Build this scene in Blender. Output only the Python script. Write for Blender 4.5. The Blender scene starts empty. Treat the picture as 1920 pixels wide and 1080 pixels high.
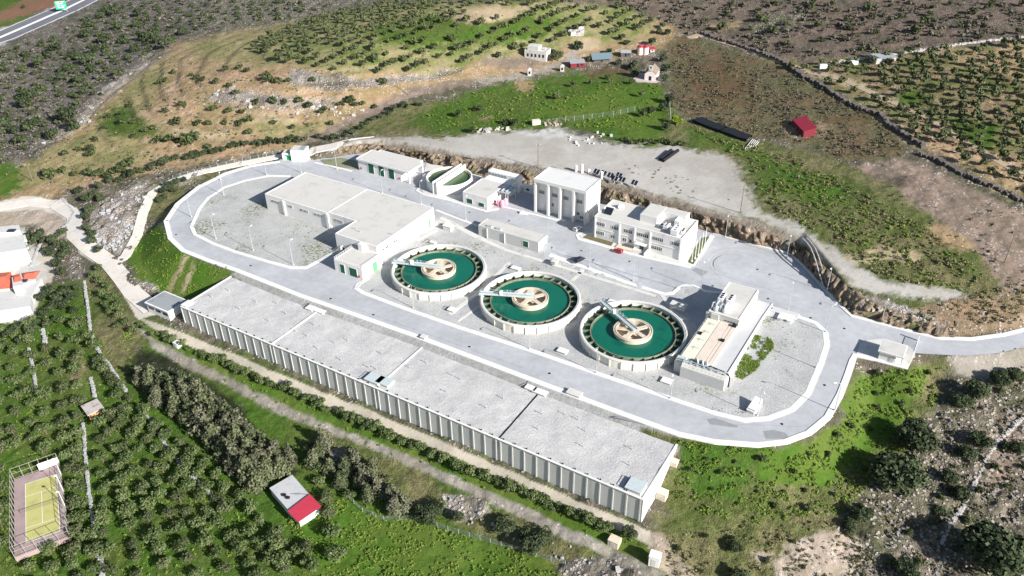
import bpy, bmesh, math, random
import numpy as np
from mathutils import Vector, Matrix
from mathutils.geometry import delaunay_2d_cdt
random.seed(7)
RNG = np.random.default_rng(11)
SC = bpy.context.scene
COL = SC.collection
# ------------------------------------------------------------------ camera model
F, TH, RO, CH = 1539.70, 0.57630, -0.02121, 157.056
_c, _s = math.cos(TH), math.sin(TH)
FW = np.array([0, _c, -_s]); UP0 = np.array([0, _s, _c]); RT0 = np.array([1., 0, 0])
RT = math.cos(RO)*RT0 + math.sin(RO)*UP0
UPV = -math.sin(RO)*RT0 + math.cos(RO)*UP0
CP = np.array([0, 0, CH])
def ray(px, py): return FW*F + RT*(px-960) - UPV*(py-540)
def at(px, py, z=0.):
    d = ray(px, py); t = (z-CH)/d[2]
    return CP + d*t
def project(x, y, z):
    X = x; Y = y; Z = z-CH
    d = X*FW[0]+Y*FW[1]+Z*FW[2]
    a = X*RT[0]+Y*RT[1]+Z*RT[2]; b = X*UPV[0]+Y*UPV[1]+Z*UPV[2]
    return 960+F*a/d, 540-F*b/d
ANG = math.radians(-32.08)
Ux, Uy = math.cos(ANG), math.sin(ANG)
Vx, Vy = -Uy, Ux
def uv(p): return (p[0]*Ux+p[1]*Uy, p[0]*Vx+p[1]*Vy)
def xy(u, v): return (u*Ux+v*Vx, u*Uy+v*Vy)
# ------------------------------------------------------------------ noise
def _hash(ix, iy, seed):
    n = (ix.astype(np.int64)*374761393 + iy.astype(np.int64)*668265263 + seed*1442695041) & 0xffffffff
    n = ((n ^ (n >> 13))*1274126177) & 0xffffffff
    return ((n ^ (n >> 16)) & 0xffff)/65535.0
def vnoise(x, y, sc, seed=0):
    x = np.asarray(x, float)/sc; y = np.asarray(y, float)/sc
    ix = np.floor(x); iy = np.floor(y); fx = x-ix; fy = y-iy
    fx = fx*fx*(3-2*fx); fy = fy*fy*(3-2*fy)
    a = _hash(ix, iy, seed); b = _hash(ix+1, iy, seed); c = _hash(ix, iy+1, seed); d = _hash(ix+1, iy+1, seed)
    return (a*(1-fx)+b*fx)*(1-fy)+(c*(1-fx)+d*fx)*fy-.5
def fbm(x, y, sc, o=4, seed=0):
    r = 0; a = 1.
    for k in range(o):
        r = r+a*vnoise(x, y, sc, seed+k*17); sc *= .5; a *= .5
    return r
def sst(x, a, b):
    t = np.clip((x-a)/(b-a), 0, 1); return t*t*(3-2*t)
# ------------------------------------------------------------------ heights
def hplat(x, y):
    u = x*Ux+y*Uy; v = x*Vx+y*Vy
    wt = sst(u, -190, -178)*(1-sst(u, -66, -58))      # tank court
    left = 1-sst(u, -190, -178); right = sst(u, -66, -58)
    h = 2*(left*sst(v, 203, 238)+wt*sst(v, 226.5, 232.5)+right*sst(v, 186, 232))
    return h
CTRL = [(-300,700,-16),(0,800,-16),(-300,1300,-22),(960,1500,-16),(2300,1300,-20),(2500,700,-4),(2400,300,14),
(300,595,-8.6),(345,628,-9),(500,690,-9),(700,772,-9),(850,838,-9),(1000,900,-9),(1120,950,-9),(1203,988,-9.4),(1240,1015,-10),
(430,700,-11),(640,800,-12),(800,868,-12.6),(1000,962,-13),(1150,1040,-13.5),(600,790,-11.5),
(80,950,-18),(30,880,-18),(300,800,-15),(160,600,-12),(500,900,-16),(560,950,-16.5),(900,1060,-17),(700,1000,-17),(300,1000,-18),(60,700,-15.5),(30,545,-13.5),(20,470,-13),(100,500,-12),
(150,465,-8.5),(215,495,-8),(265,565,-8.4),(130,395,-8),(60,372,-9),(0,385,-10),(210,400,-4),(185,440,-6),(255,345,-2.5),(300,335,-2),(350,325,-1),(430,308,.3),(530,288,1.8),(285,400,-5),(255,455,-7),
(270,520,-7.6),(320,545,-8),
(100,340,-7),(0,330,-9),(0,200,-7),(150,250,-3),(300,285,0),(450,262,3),(300,200,9),(230,215,3),(400,150,15),(500,110,19),(330,110,11),(200,150,1),(100,200,-3),(250,80,-2),(0,120,-9),(400,50,4),(600,25,12),
(560,262,3.5),(600,250,4.5),(700,205,6.5),(800,168,8.5),(880,152,9.5),(480,215,9),(600,195,9),(540,160,17),(640,165,15),(740,150,14),
(0,90,-11),(80,45,-11),(170,0,-11),(-200,150,-11),(300,-60,-10),(0,20,-10),
(700,110,21),(700,60,27),(900,40,27),(1000,90,13),(800,128,16),(860,115,14),(1150,100,11),(1250,70,14),(960,130,10),
(1000,5,29),(1300,20,22),(1600,30,25),(1900,20,30),(960,-150,34),(2100,-150,34),(0,-200,-8),(1600,90,20),
(1100,180,9),(1100,232,8),(950,232,7.5),(1250,150,10),(700,262,6),(620,272,4),(850,262,8),(1000,290,8.4),(1200,330,8.5),(1350,330,8.6),(1380,380,8.6),(1280,290,8.8),
(1300,120,11),(1400,180,11),(1500,240,11.5),(1650,275,12),(1700,200,15),(1850,250,16),(1900,150,21),
(1500,350,11),(1600,400,11),(1740,430,10),(1650,480,8),(1830,400,11),(1900,330,13),(1800,310,13),(1900,460,9),
(1450,420,8.3),(1550,475,7.4),(1650,540,6),(1800,552,6),(1560,528,6.4),(1680,578,5.2),(1750,590,5),(1850,565,7),(1920,560,7),
(700,275,8.2),(800,288,8.4),(900,296,8.4),(1000,318,8.5),(1140,345,8.5),(1250,378,8.5),(1330,402,8.5),(1400,418,8.4),(1480,448,8),(1510,470,7.6),
(1700,636,2),(1800,648,1.9),(1920,628,1.6),(2100,560,1.5),(1860,622,2.2),
(1700,706,-1),(1760,700,-2),(1600,760,-4.5),(1570,830,-5),(1500,880,-6),(1400,900,-6.5),(1300,900,-7.5),(1275,950,-9),(1400,985,-10),(1350,1070,-12),(1600,950,-9),(1700,850,-7),(1850,760,-3),(1900,680,0),(1850,900,-10),(1900,1050,-14),(1700,1050,-13),(1920,800,-5),(1480,960,-9)]
_cp = np.array([at(a, b, z) for a, b, z in CTRL]); _cx = _cp[:, :2]; _cz = _cp[:, 2]
_D = np.linalg.norm(_cx[:, None]-_cx[None], axis=2)
_A = np.zeros((len(_cx)+1,)*2); _A[:-1, :-1] = _D - np.eye(len(_cx))*6.0; _A[-1, :-1] = 1; _A[:-1, -1] = 1
_W = np.linalg.solve(_A, np.append(_cz, 0))
def nat(x, y):
    if np.ndim(x) == 0: return nat(np.array([x]), np.array([y]))[0]
    x = np.asarray(x, float); y = np.asarray(y, float); o = np.full(x.shape, _W[-1])
    for k in range(len(_cx)): o = o+_W[k]*np.sqrt((x-_cx[k, 0])**2+(y-_cx[k, 1])**2)
    o = np.clip(o, -24, 42)
    if KNW is not None:
        m = ((x > KNW[:, 0].min()-15) & (x < KNW[:, 0].max()+15) & (y > KNW[:, 1].min()-15) & (y < KNW[:, 1].max()+15))
        if np.any(m):
            xx, yy, zz = x[m], y[m], o[m]; k = 1-sst(sdist(xx, yy, KNW), -9, 3)
            t = zz/2.4+.35*fbm(xx, yy, 40, 2, 8)+.12*fbm(xx, yy, 9, 2, 9); f = np.floor(t); o = o.copy(); o[m] = zz+k*.55*2.4*((f+sst(t-f, .62, .98))-t)
    return o
KNW = None
PLANT = [(308,415),(316,448),(340,471),(390,491),(440,508),(560,556),(680,598),(790,637),(930,690),(1070,743),(1180,784),(1270,817),(1340,832),(1420,838),(1475,832),(1520,815),(1556,785),(1580,742),(1594,705),(1606,669),(1640,676),(1702,692),(1716,662),(1750,664),(1810,667),(1870,662),(1935,648),(2060,604),
(2060,566),(1935,610),(1880,624),(1820,632),(1760,630),(1700,616),(1640,600),(1600,590),(1570,562),(1540,528),(1512,498),(1488,474),(1420,456),(1338,434),(1240,404),(1130,374),(1000,350),(960,343),(900,327),(850,313),(790,300),(720,284),(680,282),(630,294),(585,300),(570,276),(530,283),(525,302),(470,310),(420,325),(370,350),(330,382)]
def px_on_plat(px, py):
    z = 1.
    for _ in range(8):
        p = at(px, py, z); z = float(hplat(p[0], p[1]))
    return at(px, py, z)
PLW = np.array([px_on_plat(a, b)[:2] for a, b in PLANT])
def inpoly(x, y, P):
    r = np.zeros(np.shape(x), bool); n = len(P)
    for i in range(n):
        x0, y0 = P[i]; x1, y1 = P[(i+1) % n]
        if y0 == y1: continue
        c = ((y0 > y) != (y1 > y)) & (x < (x1-x0)*(y-y0)/(y1-y0)+x0)
        r ^= c
    return r
def sdist(x, y, P):
    x = np.asarray(x, float); y = np.asarray(y, float)
    d = np.full(x.shape, 1e9); n = len(P)
    for i in range(n):
        ax, ay = P[i]; bx, by = P[(i+1) % n]; ex, ey = bx-ax, by-ay
        t = np.clip(((x-ax)*ex+(y-ay)*ey)/(ex*ex+ey*ey+1e-9), 0, 1)
        d = np.minimum(d, (x-ax-t*ex)**2+(y-ay-t*ey)**2)
    d = np.sqrt(d); return np.where(inpoly(x, y, P), -d, d)
KNW = np.array([at(a, b, 5)[:2] for a, b in [(30,330),(120,262),(190,200),(262,142),(330,92),(430,70),(520,90),(620,120),(780,135),(860,128),(840,145),(740,168),(660,205),(600,232),(540,255),(440,275),(330,290),(220,325),(120,345),(60,352)]])
def height(x, y, full=False):
    x = np.asarray(x, float); y = np.asarray(y, float)
    n = nat(x, y); p = hplat(x, y); d = sdist(x, y, PLW); df = n-p
    w = np.where(df > 0, 2.6+.25*df, 1.0+1.5*np.abs(df))
    t = np.clip(d/w, 0, 1); t = np.where(df > 0, t, t*t*(3-2*t)*.35+t*.65)
    h = p+df*t
    if full: return h, d
    return h
def G(px, py):
    z = 0.
    for _ in range(14):
        p = at(px, py, z); z = z*.4+.6*float(height(np.array([p[0]]), np.array([p[1]]))[0])
    p = at(px, py, z); return Vector((p[0], p[1], z))
def GP(px, py): return Vector(px_on_plat(px, py))
# ------------------------------------------------------------------ materials
MATS = {}
def nd(nt, t, **k):
    n = nt.nodes.new(t)
    for a, b in k.items(): setattr(n, a, b)
    return n
def mat(name, col, rough=.8, var=.15, scale=.6, bump=0., bscale=None, metal=0., dirt=None, spec=.3, streak=False):
    if name in MATS: return MATS[name]
    m = bpy.data.materials.new(name); m.use_nodes = True; nt = m.node_tree; b = nt.nodes['Principled BSDF']
    b.inputs['Roughness'].default_value = rough; b.inputs['Metallic'].default_value = metal
    b.inputs['Specular IOR Level'].default_value = spec
    tc = nd(nt, 'ShaderNodeNewGeometry'); L = nt.links.new
    mp = nd(nt, 'ShaderNodeMapping'); L(tc.outputs['Position'], mp.inputs[0])
    if streak: mp.inputs['Scale'].default_value = (1, 1, .12)
    n1 = nd(nt, 'ShaderNodeTexNoise'); n1.inputs['Scale'].default_value = scale; n1.inputs['Detail'].default_value = 6; n1.inputs['Roughness'].default_value = .65
    L(mp.outputs[0], n1.inputs['Vector'])
    r = nd(nt, 'ShaderNodeValToRGB'); r.color_ramp.elements[0].position = .3; r.color_ramp.elements[1].position = .72
    d = dirt if dirt else tuple(c*(1-var*2) for c in col)
    r.color_ramp.elements[0].color = (*[max(0, c) for c in d], 1); r.color_ramp.elements[1].color = (*[min(1, c*(1+var*.5)) for c in col], 1)
    e = r.color_ramp.elements.new(.46); e.color = (*col, 1)
    L(n1.outputs['Fac'], r.inputs[0]); L(r.outputs[0], b.inputs['Base Color'])
    if bump:
        n2 = nd(nt, 'ShaderNodeTexNoise'); n2.inputs['Scale'].default_value = bscale or scale*8; n2.inputs['Detail'].default_value = 5
        L(tc.outputs['Position'], n2.inputs['Vector'])
        bp = nd(nt, 'ShaderNodeBump'); bp.inputs['Strength'].default_value = bump; bp.inputs['Distance'].default_value = .3
        L(n2.outputs['Fac'], bp.inputs['Height']); L(bp.outputs[0], b.inputs['Normal'])
    MATS[name] = m; return m
def leafmat(name, c1, c2, c3):
    if name in MATS: return MATS[name]
    m = bpy.data.materials.new(name); m.use_nodes = True; nt = m.node_tree; b = nt.nodes['Principled BSDF']; L = nt.links.new
    b.inputs['Roughness'].default_value = .7; b.inputs['Specular IOR Level'].default_value = .2
    g = nd(nt, 'ShaderNodeNewGeometry'); n = nd(nt, 'ShaderNodeTexNoise'); n.inputs['Scale'].default_value = 1.1; n.inputs['Detail'].default_value = 3
    L(g.outputs['Position'], n.inputs['Vector'])
    oi = nd(nt, 'ShaderNodeObjectInfo')
    a = nd(nt, 'ShaderNodeMath', operation='MULTIPLY_ADD'); L(g.outputs['Random Per Island'], a.inputs[0]); a.inputs[1].default_value = .35; L(n.outputs['Fac'], a.inputs[2])
    a2 = nd(nt, 'ShaderNodeMath', operation='MULTIPLY_ADD'); L(oi.outputs['Random'], a2.inputs[0]); a2.inputs[1].default_value = .25; L(a.outputs[0], a2.inputs[2])
    r = nd(nt, 'ShaderNodeValToRGB'); r.color_ramp.elements[0].position = .42; r.color_ramp.elements[1].position = .98
    r.color_ramp.elements[0].color = (*c1, 1); r.color_ramp.elements[1].color = (*c3, 1); e = r.color_ramp.elements.new(.7); e.color = (*c2, 1)
    L(a2.outputs[0], r.inputs[0]); L(r.outputs[0], b.inputs['Base Color'])
    MATS[name] = m; return m
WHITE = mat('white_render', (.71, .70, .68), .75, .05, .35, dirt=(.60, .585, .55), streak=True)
AGED = mat('aged_render', (.50, .49, .46), .85, .1, .8, dirt=(.36, .34, .31), streak=True)
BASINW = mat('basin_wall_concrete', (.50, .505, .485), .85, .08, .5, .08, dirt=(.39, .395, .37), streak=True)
ROOF = mat('roof_membrane', (.50, .485, .455), .85, .07, .22, dirt=(.42, .40, .365))
CONC = mat('concrete', (.54, .53, .495), .85, .1, .5, .1, dirt=(.42, .40, .36))
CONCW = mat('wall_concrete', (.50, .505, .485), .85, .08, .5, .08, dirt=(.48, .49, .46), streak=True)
KERB = mat('kerb_concrete', (.66, .65, .625), .8, .08, .6, .05, dirt=(.56, .55, .51))
TAN = mat('tan_concrete', (.62, .53, .41), .85, .12, .8, dirt=(.42, .34, .25))
DGREEN = mat('green_steel_door', (.008, .09, .045), .45, .15, 1.5)
LGREEN = mat('light_green_door', (.12, .42, .17), .5, .1, 1.5)
GLASS = mat('dark_glass', (.02, .025, .035), .12, .2, 1., spec=.5)
STEEL = mat('galvanised_steel', (.48, .52, .53), .4, .15, 3., metal=.35)
LSTEEL = mat('pale_steel', (.44, .50, .51), .5, .1, 2.)
DARK = mat('black_plastic', (.012, .012, .016), .6, .2, 2.)
TYRE = mat('tyre_rubber', (.015, .015, .015), .9, .1, 3.)
REDP = mat('red_paint', (.42, .012, .03), .3, .05, 1., spec=.5)
BLUEP = mat('dark_blue_paint', (.012, .016, .035), .25, .05, 1., spec=.5)
WHITEP = mat('white_paint', (.75, .75, .75), .3, .03, 1., spec=.5)
PINK = mat('pink_paint', (.75, .33, .42), .5, .06, 1.)
REDROOF = mat('red_sheet_roof', (.33, .028, .05), .6, .06, 1.)
TILE = mat('terracotta_tile', (.55, .13, .08), .8, .15, 1.2)
BLUEROOF = mat('blue_grey_sheet', (.12, .17, .20), .6, .1, 1.)
GREYROOF = mat('grey_roof_paint', (.26, .28, .29), .8, .1, .3)
ROCKC = mat('rock_stone', (.40, .34, .28), .9, .35, .9, .8, 2.5, dirt=(.16, .12, .09))
STONE = mat('dry_stone', (.42, .40, .38), .95, .3, 1.5, .8, 3, dirt=(.2, .18, .16))
DSTONE = mat('dark_dry_stone', (.13, .11, .10), .95, .3, 1.5, .8, 3, dirt=(.04, .035, .03))
BARK = mat('bark', (.12, .09, .06), .9, .3, 3.)
WOOD = mat('weathered_wood', (.20, .15, .11), .9, .2, 3.)
OLIVE = leafmat('olive_leaf', (.026, .045, .013), (.060, .090, .028), (.125, .155, .062))
OLIVE2 = leafmat('olive_leaf_dark', (.026, .036, .014), (.052, .068, .026), (.105, .122, .055))
SHRUB = leafmat('shrub_leaf', (.018, .028, .010), (.036, .052, .018), (.075, .095, .035))
GRASSL = leafmat('grass_blade', (.055, .110, .014), (.105, .175, .024), (.190, .245, .050))
DRYL = leafmat('dry_grass_blade', (.07, .075, .035), (.14, .135, .065), (.24, .21, .11))
EVER = leafmat('evergreen_leaf', (.015, .023, .010), (.030, .044, .019), (.066, .084, .038))
CONI = leafmat('conifer_needles', (.034, .038, .020), (.072, .078, .044), (.15, .152, .098))
CONI2 = leafmat('conifer_needles_green', (.024, .036, .015), (.056, .070, .032), (.125, .135, .072))
SCRUB = leafmat('scrub_leaf', (.035, .034, .022), (.075, .072, .050), (.15, .14, .105))
LIME = leafmat('lime_leaf', (0.0620, 0.1054, 0.0062), (0.1116, 0.1736, 0.0124), (0.1860, 0.2480, 0.0310))
# ------------------------------------------------------------------ mesh builder
class MB:
    def __init__(s): s.v = []; s.f = []; s.mi = []
    def add(s, vs, fs, mi=0):
        o = len(s.v); s.v += [tuple(map(float, p)) for p in vs]; s.f += [tuple(o+i for i in f) for f in fs]; s.mi += [mi]*len(fs); return s
    def box(s, x0, x1, y0, y1, z0, z1, mi=0, bev=0):
        if bev:
            b = bev
            lo = [(x0, y0), (x1, y0), (x1, y1), (x0, y1)]; hi = [(x0+b, y0+b), (x1-b, y0+b), (x1-b, y1-b), (x0+b, y1-b)]
            vs = [(x, y, z0) for x, y in lo]+[(x, y, z1-b) for x, y in lo]+[(x, y, z1) for x, y in hi]
            return s.add(vs, [(3,2,1,0),(0,1,5,4),(1,2,6,5),(2,3,7,6),(3,0,4,7),(4,5,9,8),(5,6,10,9),(6,7,11,10),(7,4,8,11),(8,9,10,11)], mi)
        return s.add([(x0,y0,z0),(x1,y0,z0),(x1,y1,z0),(x0,y1,z0),(x0,y0,z1),(x1,y0,z1),(x1,y1,z1),(x0,y1,z1)],
                     [(3,2,1,0),(4,5,6,7),(0,1,5,4),(1,2,6,5),(2,3,7,6),(3,0,4,7)], mi)
    def prism(s, poly, z0, z1, mi=0):
        n = len(poly)
        ar = sum(poly[i][0]*poly[(i+1) % n][1]-poly[(i+1) % n][0]*poly[i][1] for i in range(n))
        if ar < 0: poly = poly[::-1]
        vs = [(x, y, z0) for x, y in poly]+[(x, y, z1) for x, y in poly]
        return s.add(vs, [tuple(range(n))[::-1], tuple(range(n, 2*n))]+[(i, (i+1) % n, n+(i+1) % n, n+i) for i in range(n)], mi)
    def bar(s, a, b, w, h=None, mi=0):
        a = Vector(a); b = Vector(b); h = h or w; d = (b-a).normalized()
        up = Vector((0, 0, 1)) if abs(d.z) < .95 else Vector((1, 0, 0))
        x = d.cross(up).normalized()*w/2; z = x.cross(d).normalized()*h/2
        vs = [a-x-z, a+x-z, a+x+z, a-x+z, b-x-z, b+x-z, b+x+z, b-x+z]
        return s.add(vs, [(0,1,2,3),(7,6,5,4),(1,0,4,5),(2,1,5,6),(3,2,6,7),(0,3,7,4)], mi)
    def tube(s, pts, r, n=6, mi=0, caps=True):
        pts = [Vector(p) for p in pts]; rs = r if isinstance(r, (list, tuple)) else [r]*len(pts); vs = []
        for i, p in enumerate(pts):
            d = (pts[min(i+1, len(pts)-1)]-pts[max(i-1, 0)]).normalized()
            up = Vector((0, 0, 1)) if abs(d.z) < .9 else Vector((1, 0, 0))
            x = d.cross(up).normalized(); y = x.cross(d).normalized()
            for k in range(n):
                a = 2*math.pi*k/n; vs.append(p+x*math.cos(a)*rs[i]+y*math.sin(a)*rs[i])
        fs = []
        for i in range(len(pts)-1):
            for k in range(n): fs.append((i*n+k, i*n+(k+1) % n, (i+1)*n+(k+1) % n, (i+1)*n+k))
        if caps: fs += [tuple(range(n))[::-1], tuple(range((len(pts)-1)*n, len(pts)*n))]
        return s.add(vs, fs, mi)
    def lathe(s, prof, n=32, a0=0, a1=2*math.pi, cx=0, cy=0, mi=0, close=False):
        full = abs(a1-a0-2*math.pi) < 1e-6; m = n if full else n+1; k = len(prof); vs = []
        for i in range(m):
            a = a0+(a1-a0)*i/n
            for r, z in prof: vs.append((cx+r*math.cos(a), cy+r*math.sin(a), z))
        fs = []
        for i in range(n):
            j = (i+1) % m
            for q in range(k-1 if not close else k):
                q2 = (q+1) % k; fs.append((i*k+q, j*k+q, j*k+q2, i*k+q2))
        return s.add(vs, fs, mi)
    def build(s, name, mats, parent=None, loc=None, rz=None, smooth=False):
        me = bpy.data.meshes.new(name); me.from_pydata(s.v, [], s.f); 
        for m in (mats if isinstance(mats, (list, tuple)) else [mats]): me.materials.append(m)
        if any(s.mi): me.polygons.foreach_set('material_index', s.mi)
        if smooth: me.polygons.foreach_set('use_smooth', [True]*len(me.polygons))
        me.update()
        o = bpy.data.objects.new(name, me); COL.objects.link(o)
        if parent: o.parent = parent
        if loc is not None: o.location = loc
        if rz is not None: o.rotation_euler = (0, 0, rz)
        return o
def tag(o, label=None, cat=None, group=None, kind=None):
    if label: o['label'] = label
    if cat: o['category'] = cat
    if group: o['group'] = group
    if kind: o['kind'] = kind
    return o
def empty(name, loc, rz=0, label=None, cat=None, group=None):
    o = bpy.data.objects.new(name, None); COL.objects.link(o); o.location = loc; o.rotation_euler = (0, 0, rz); o.empty_display_size = .5
    return tag(o, label, cat, group)
def copy_tree(o, parent=None):
    c = o.copy(); COL.objects.link(c)
    if parent: c.parent = parent; c.matrix_parent_inverse = o.matrix_parent_inverse
    for ch in [x for x in KIDS.get(o.name, [])] if False else list(o.children): copy_tree(ch, c)
    return c
KIDS = {}
def place(o, loc, rz=0, s=1, label=None, group=None):
    o.location = loc; o.rotation_euler = (0, 0, rz); o.scale = (s, s, s) if not isinstance(s, tuple) else s
    if label: o['label'] = label
    if group: o['group'] = group
    return o
# ------------------------------------------------------------------ terrain
ys = np.concatenate([np.arange(-320, -60, 10), np.arange(-60, 470, 1.8), np.arange(470, 1125, 2.4), np.arange(1125, 1500, 14)])
xs = np.concatenate([np.arange(-900, -60, 20), np.arange(-60, 1985, 3.1), np.arange(1985, 2900, 20)])
PX, PY = np.meshgrid(xs, ys)
D0 = FW[:, None, None]*F + RT[:, None, None]*(PX-960) - UPV[:, None, None]*(PY-540)
T0 = (0-CH)/D0[2]; GX = D0[0]*T0; GY = D0[1]*T0
HZ, DD = height(GX, GY, True)
QX, QY = project(GX, GY, HZ)                     # where each ground point shows, for matching land cover to the survey polygons
# land-cover classes: colour A, colour B, rock, tuft, patch scale
ZT = {
 'scrub': ((.120,.100,.078),(.070,.068,.045),.45,.9,6), 'scrubdark': ((.10,.085,.075),(.055,.052,.040),.55,1.,7),
 'purple': ((.135,.100,.082),(.085,.072,.055),.15,.9,7), 'rocky': ((.215,.185,.145),(.125,.125,.075),1.,.8,4),
 'dry': ((.30,.245,.125),(.18,.175,.07),.15,.5,9), 'tan': ((.40,.27,.17),(.28,.21,.11),.35,.35,8), 'sand': ((.47,.38,.25),(.36,.28,.18),.15,.15,5),
 'olive_ground': ((.25,.22,.11),(.13,.17,.045),.12,.45,11), 'green': ((.085,.170,.024),(.125,.175,.040),.04,.55,7), 'bright': ((.090,.185,.022),(.140,.200,.038),.0,.3,8),
 'mid': ((.085,.105,.032),(.155,.140,.070),.06,.9,5), 'brownfield': ((.110,.110,.058),(.150,.108,.066),.02,.8,14), 'redpatch': ((.20,.115,.07),(.15,.12,.06),.02,.5,8),
 'orchard': ((.25,.185,.11),(.13,.145,.05),.2,.5,10), 'lot': ((.48,.455,.42),(.40,.375,.335),.05,.08,14), 'lotpale': ((.56,.55,.53),(.48,.47,.44),.1,.0,4),
 'gravel': ((.36,.36,.355),(.30,.30,.285),.1,.3,6), 'dirt': ((.30,.225,.18),(.21,.165,.13),.25,.35,9), 'orange': ((.37,.255,.17),(.27,.21,.14),.3,.8,4),
 'track': ((.46,.41,.335),(.36,.33,.27),.05,.1,6), 'greydirt': ((.30,.27,.235),(.22,.20,.165),.3,.3,5), 'rubble': ((.40,.36,.32),(.16,.14,.11),1.,.3,3),
 'white_rock': ((.44,.405,.37),(.25,.215,.18),1.,.25,3), 'redsoil': ((.30,.15,.10),(.24,.15,.09),.05,.1,12), 'pale': ((.52,.43,.35),(.40,.33,.25),.3,.1,5),
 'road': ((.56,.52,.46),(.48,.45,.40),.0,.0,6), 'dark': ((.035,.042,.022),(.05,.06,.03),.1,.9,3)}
SCL = {'scrub': 1.4, 'scrubdark': 1.7, 'purple': 1.3, 'dry': 1.0, 'olive_ground': .95, 'orchard': .95, 'brownfield': 1.0, 'mid': 1.1, 'lot': .86, 'lotpale': .9, 'road': .95, 'track': 1.05, 'gravel': .9, 'greydirt': 1.0, 'white_rock': .85, 'pale': .75, 'sand': .85, 'rubble': .8, 'rocky': .82, 'tan': .88, 'orange': .75, 'dirt': .85}
for _k in list(ZT):
    _s = SCL.get(_k, .66); ZT[_k] = (tuple(c*_s for c in ZT[_k][0]), tuple(c*_s for c in ZT[_k][1]))+ZT[_k][2:]
ZN = list(ZT)
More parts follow.
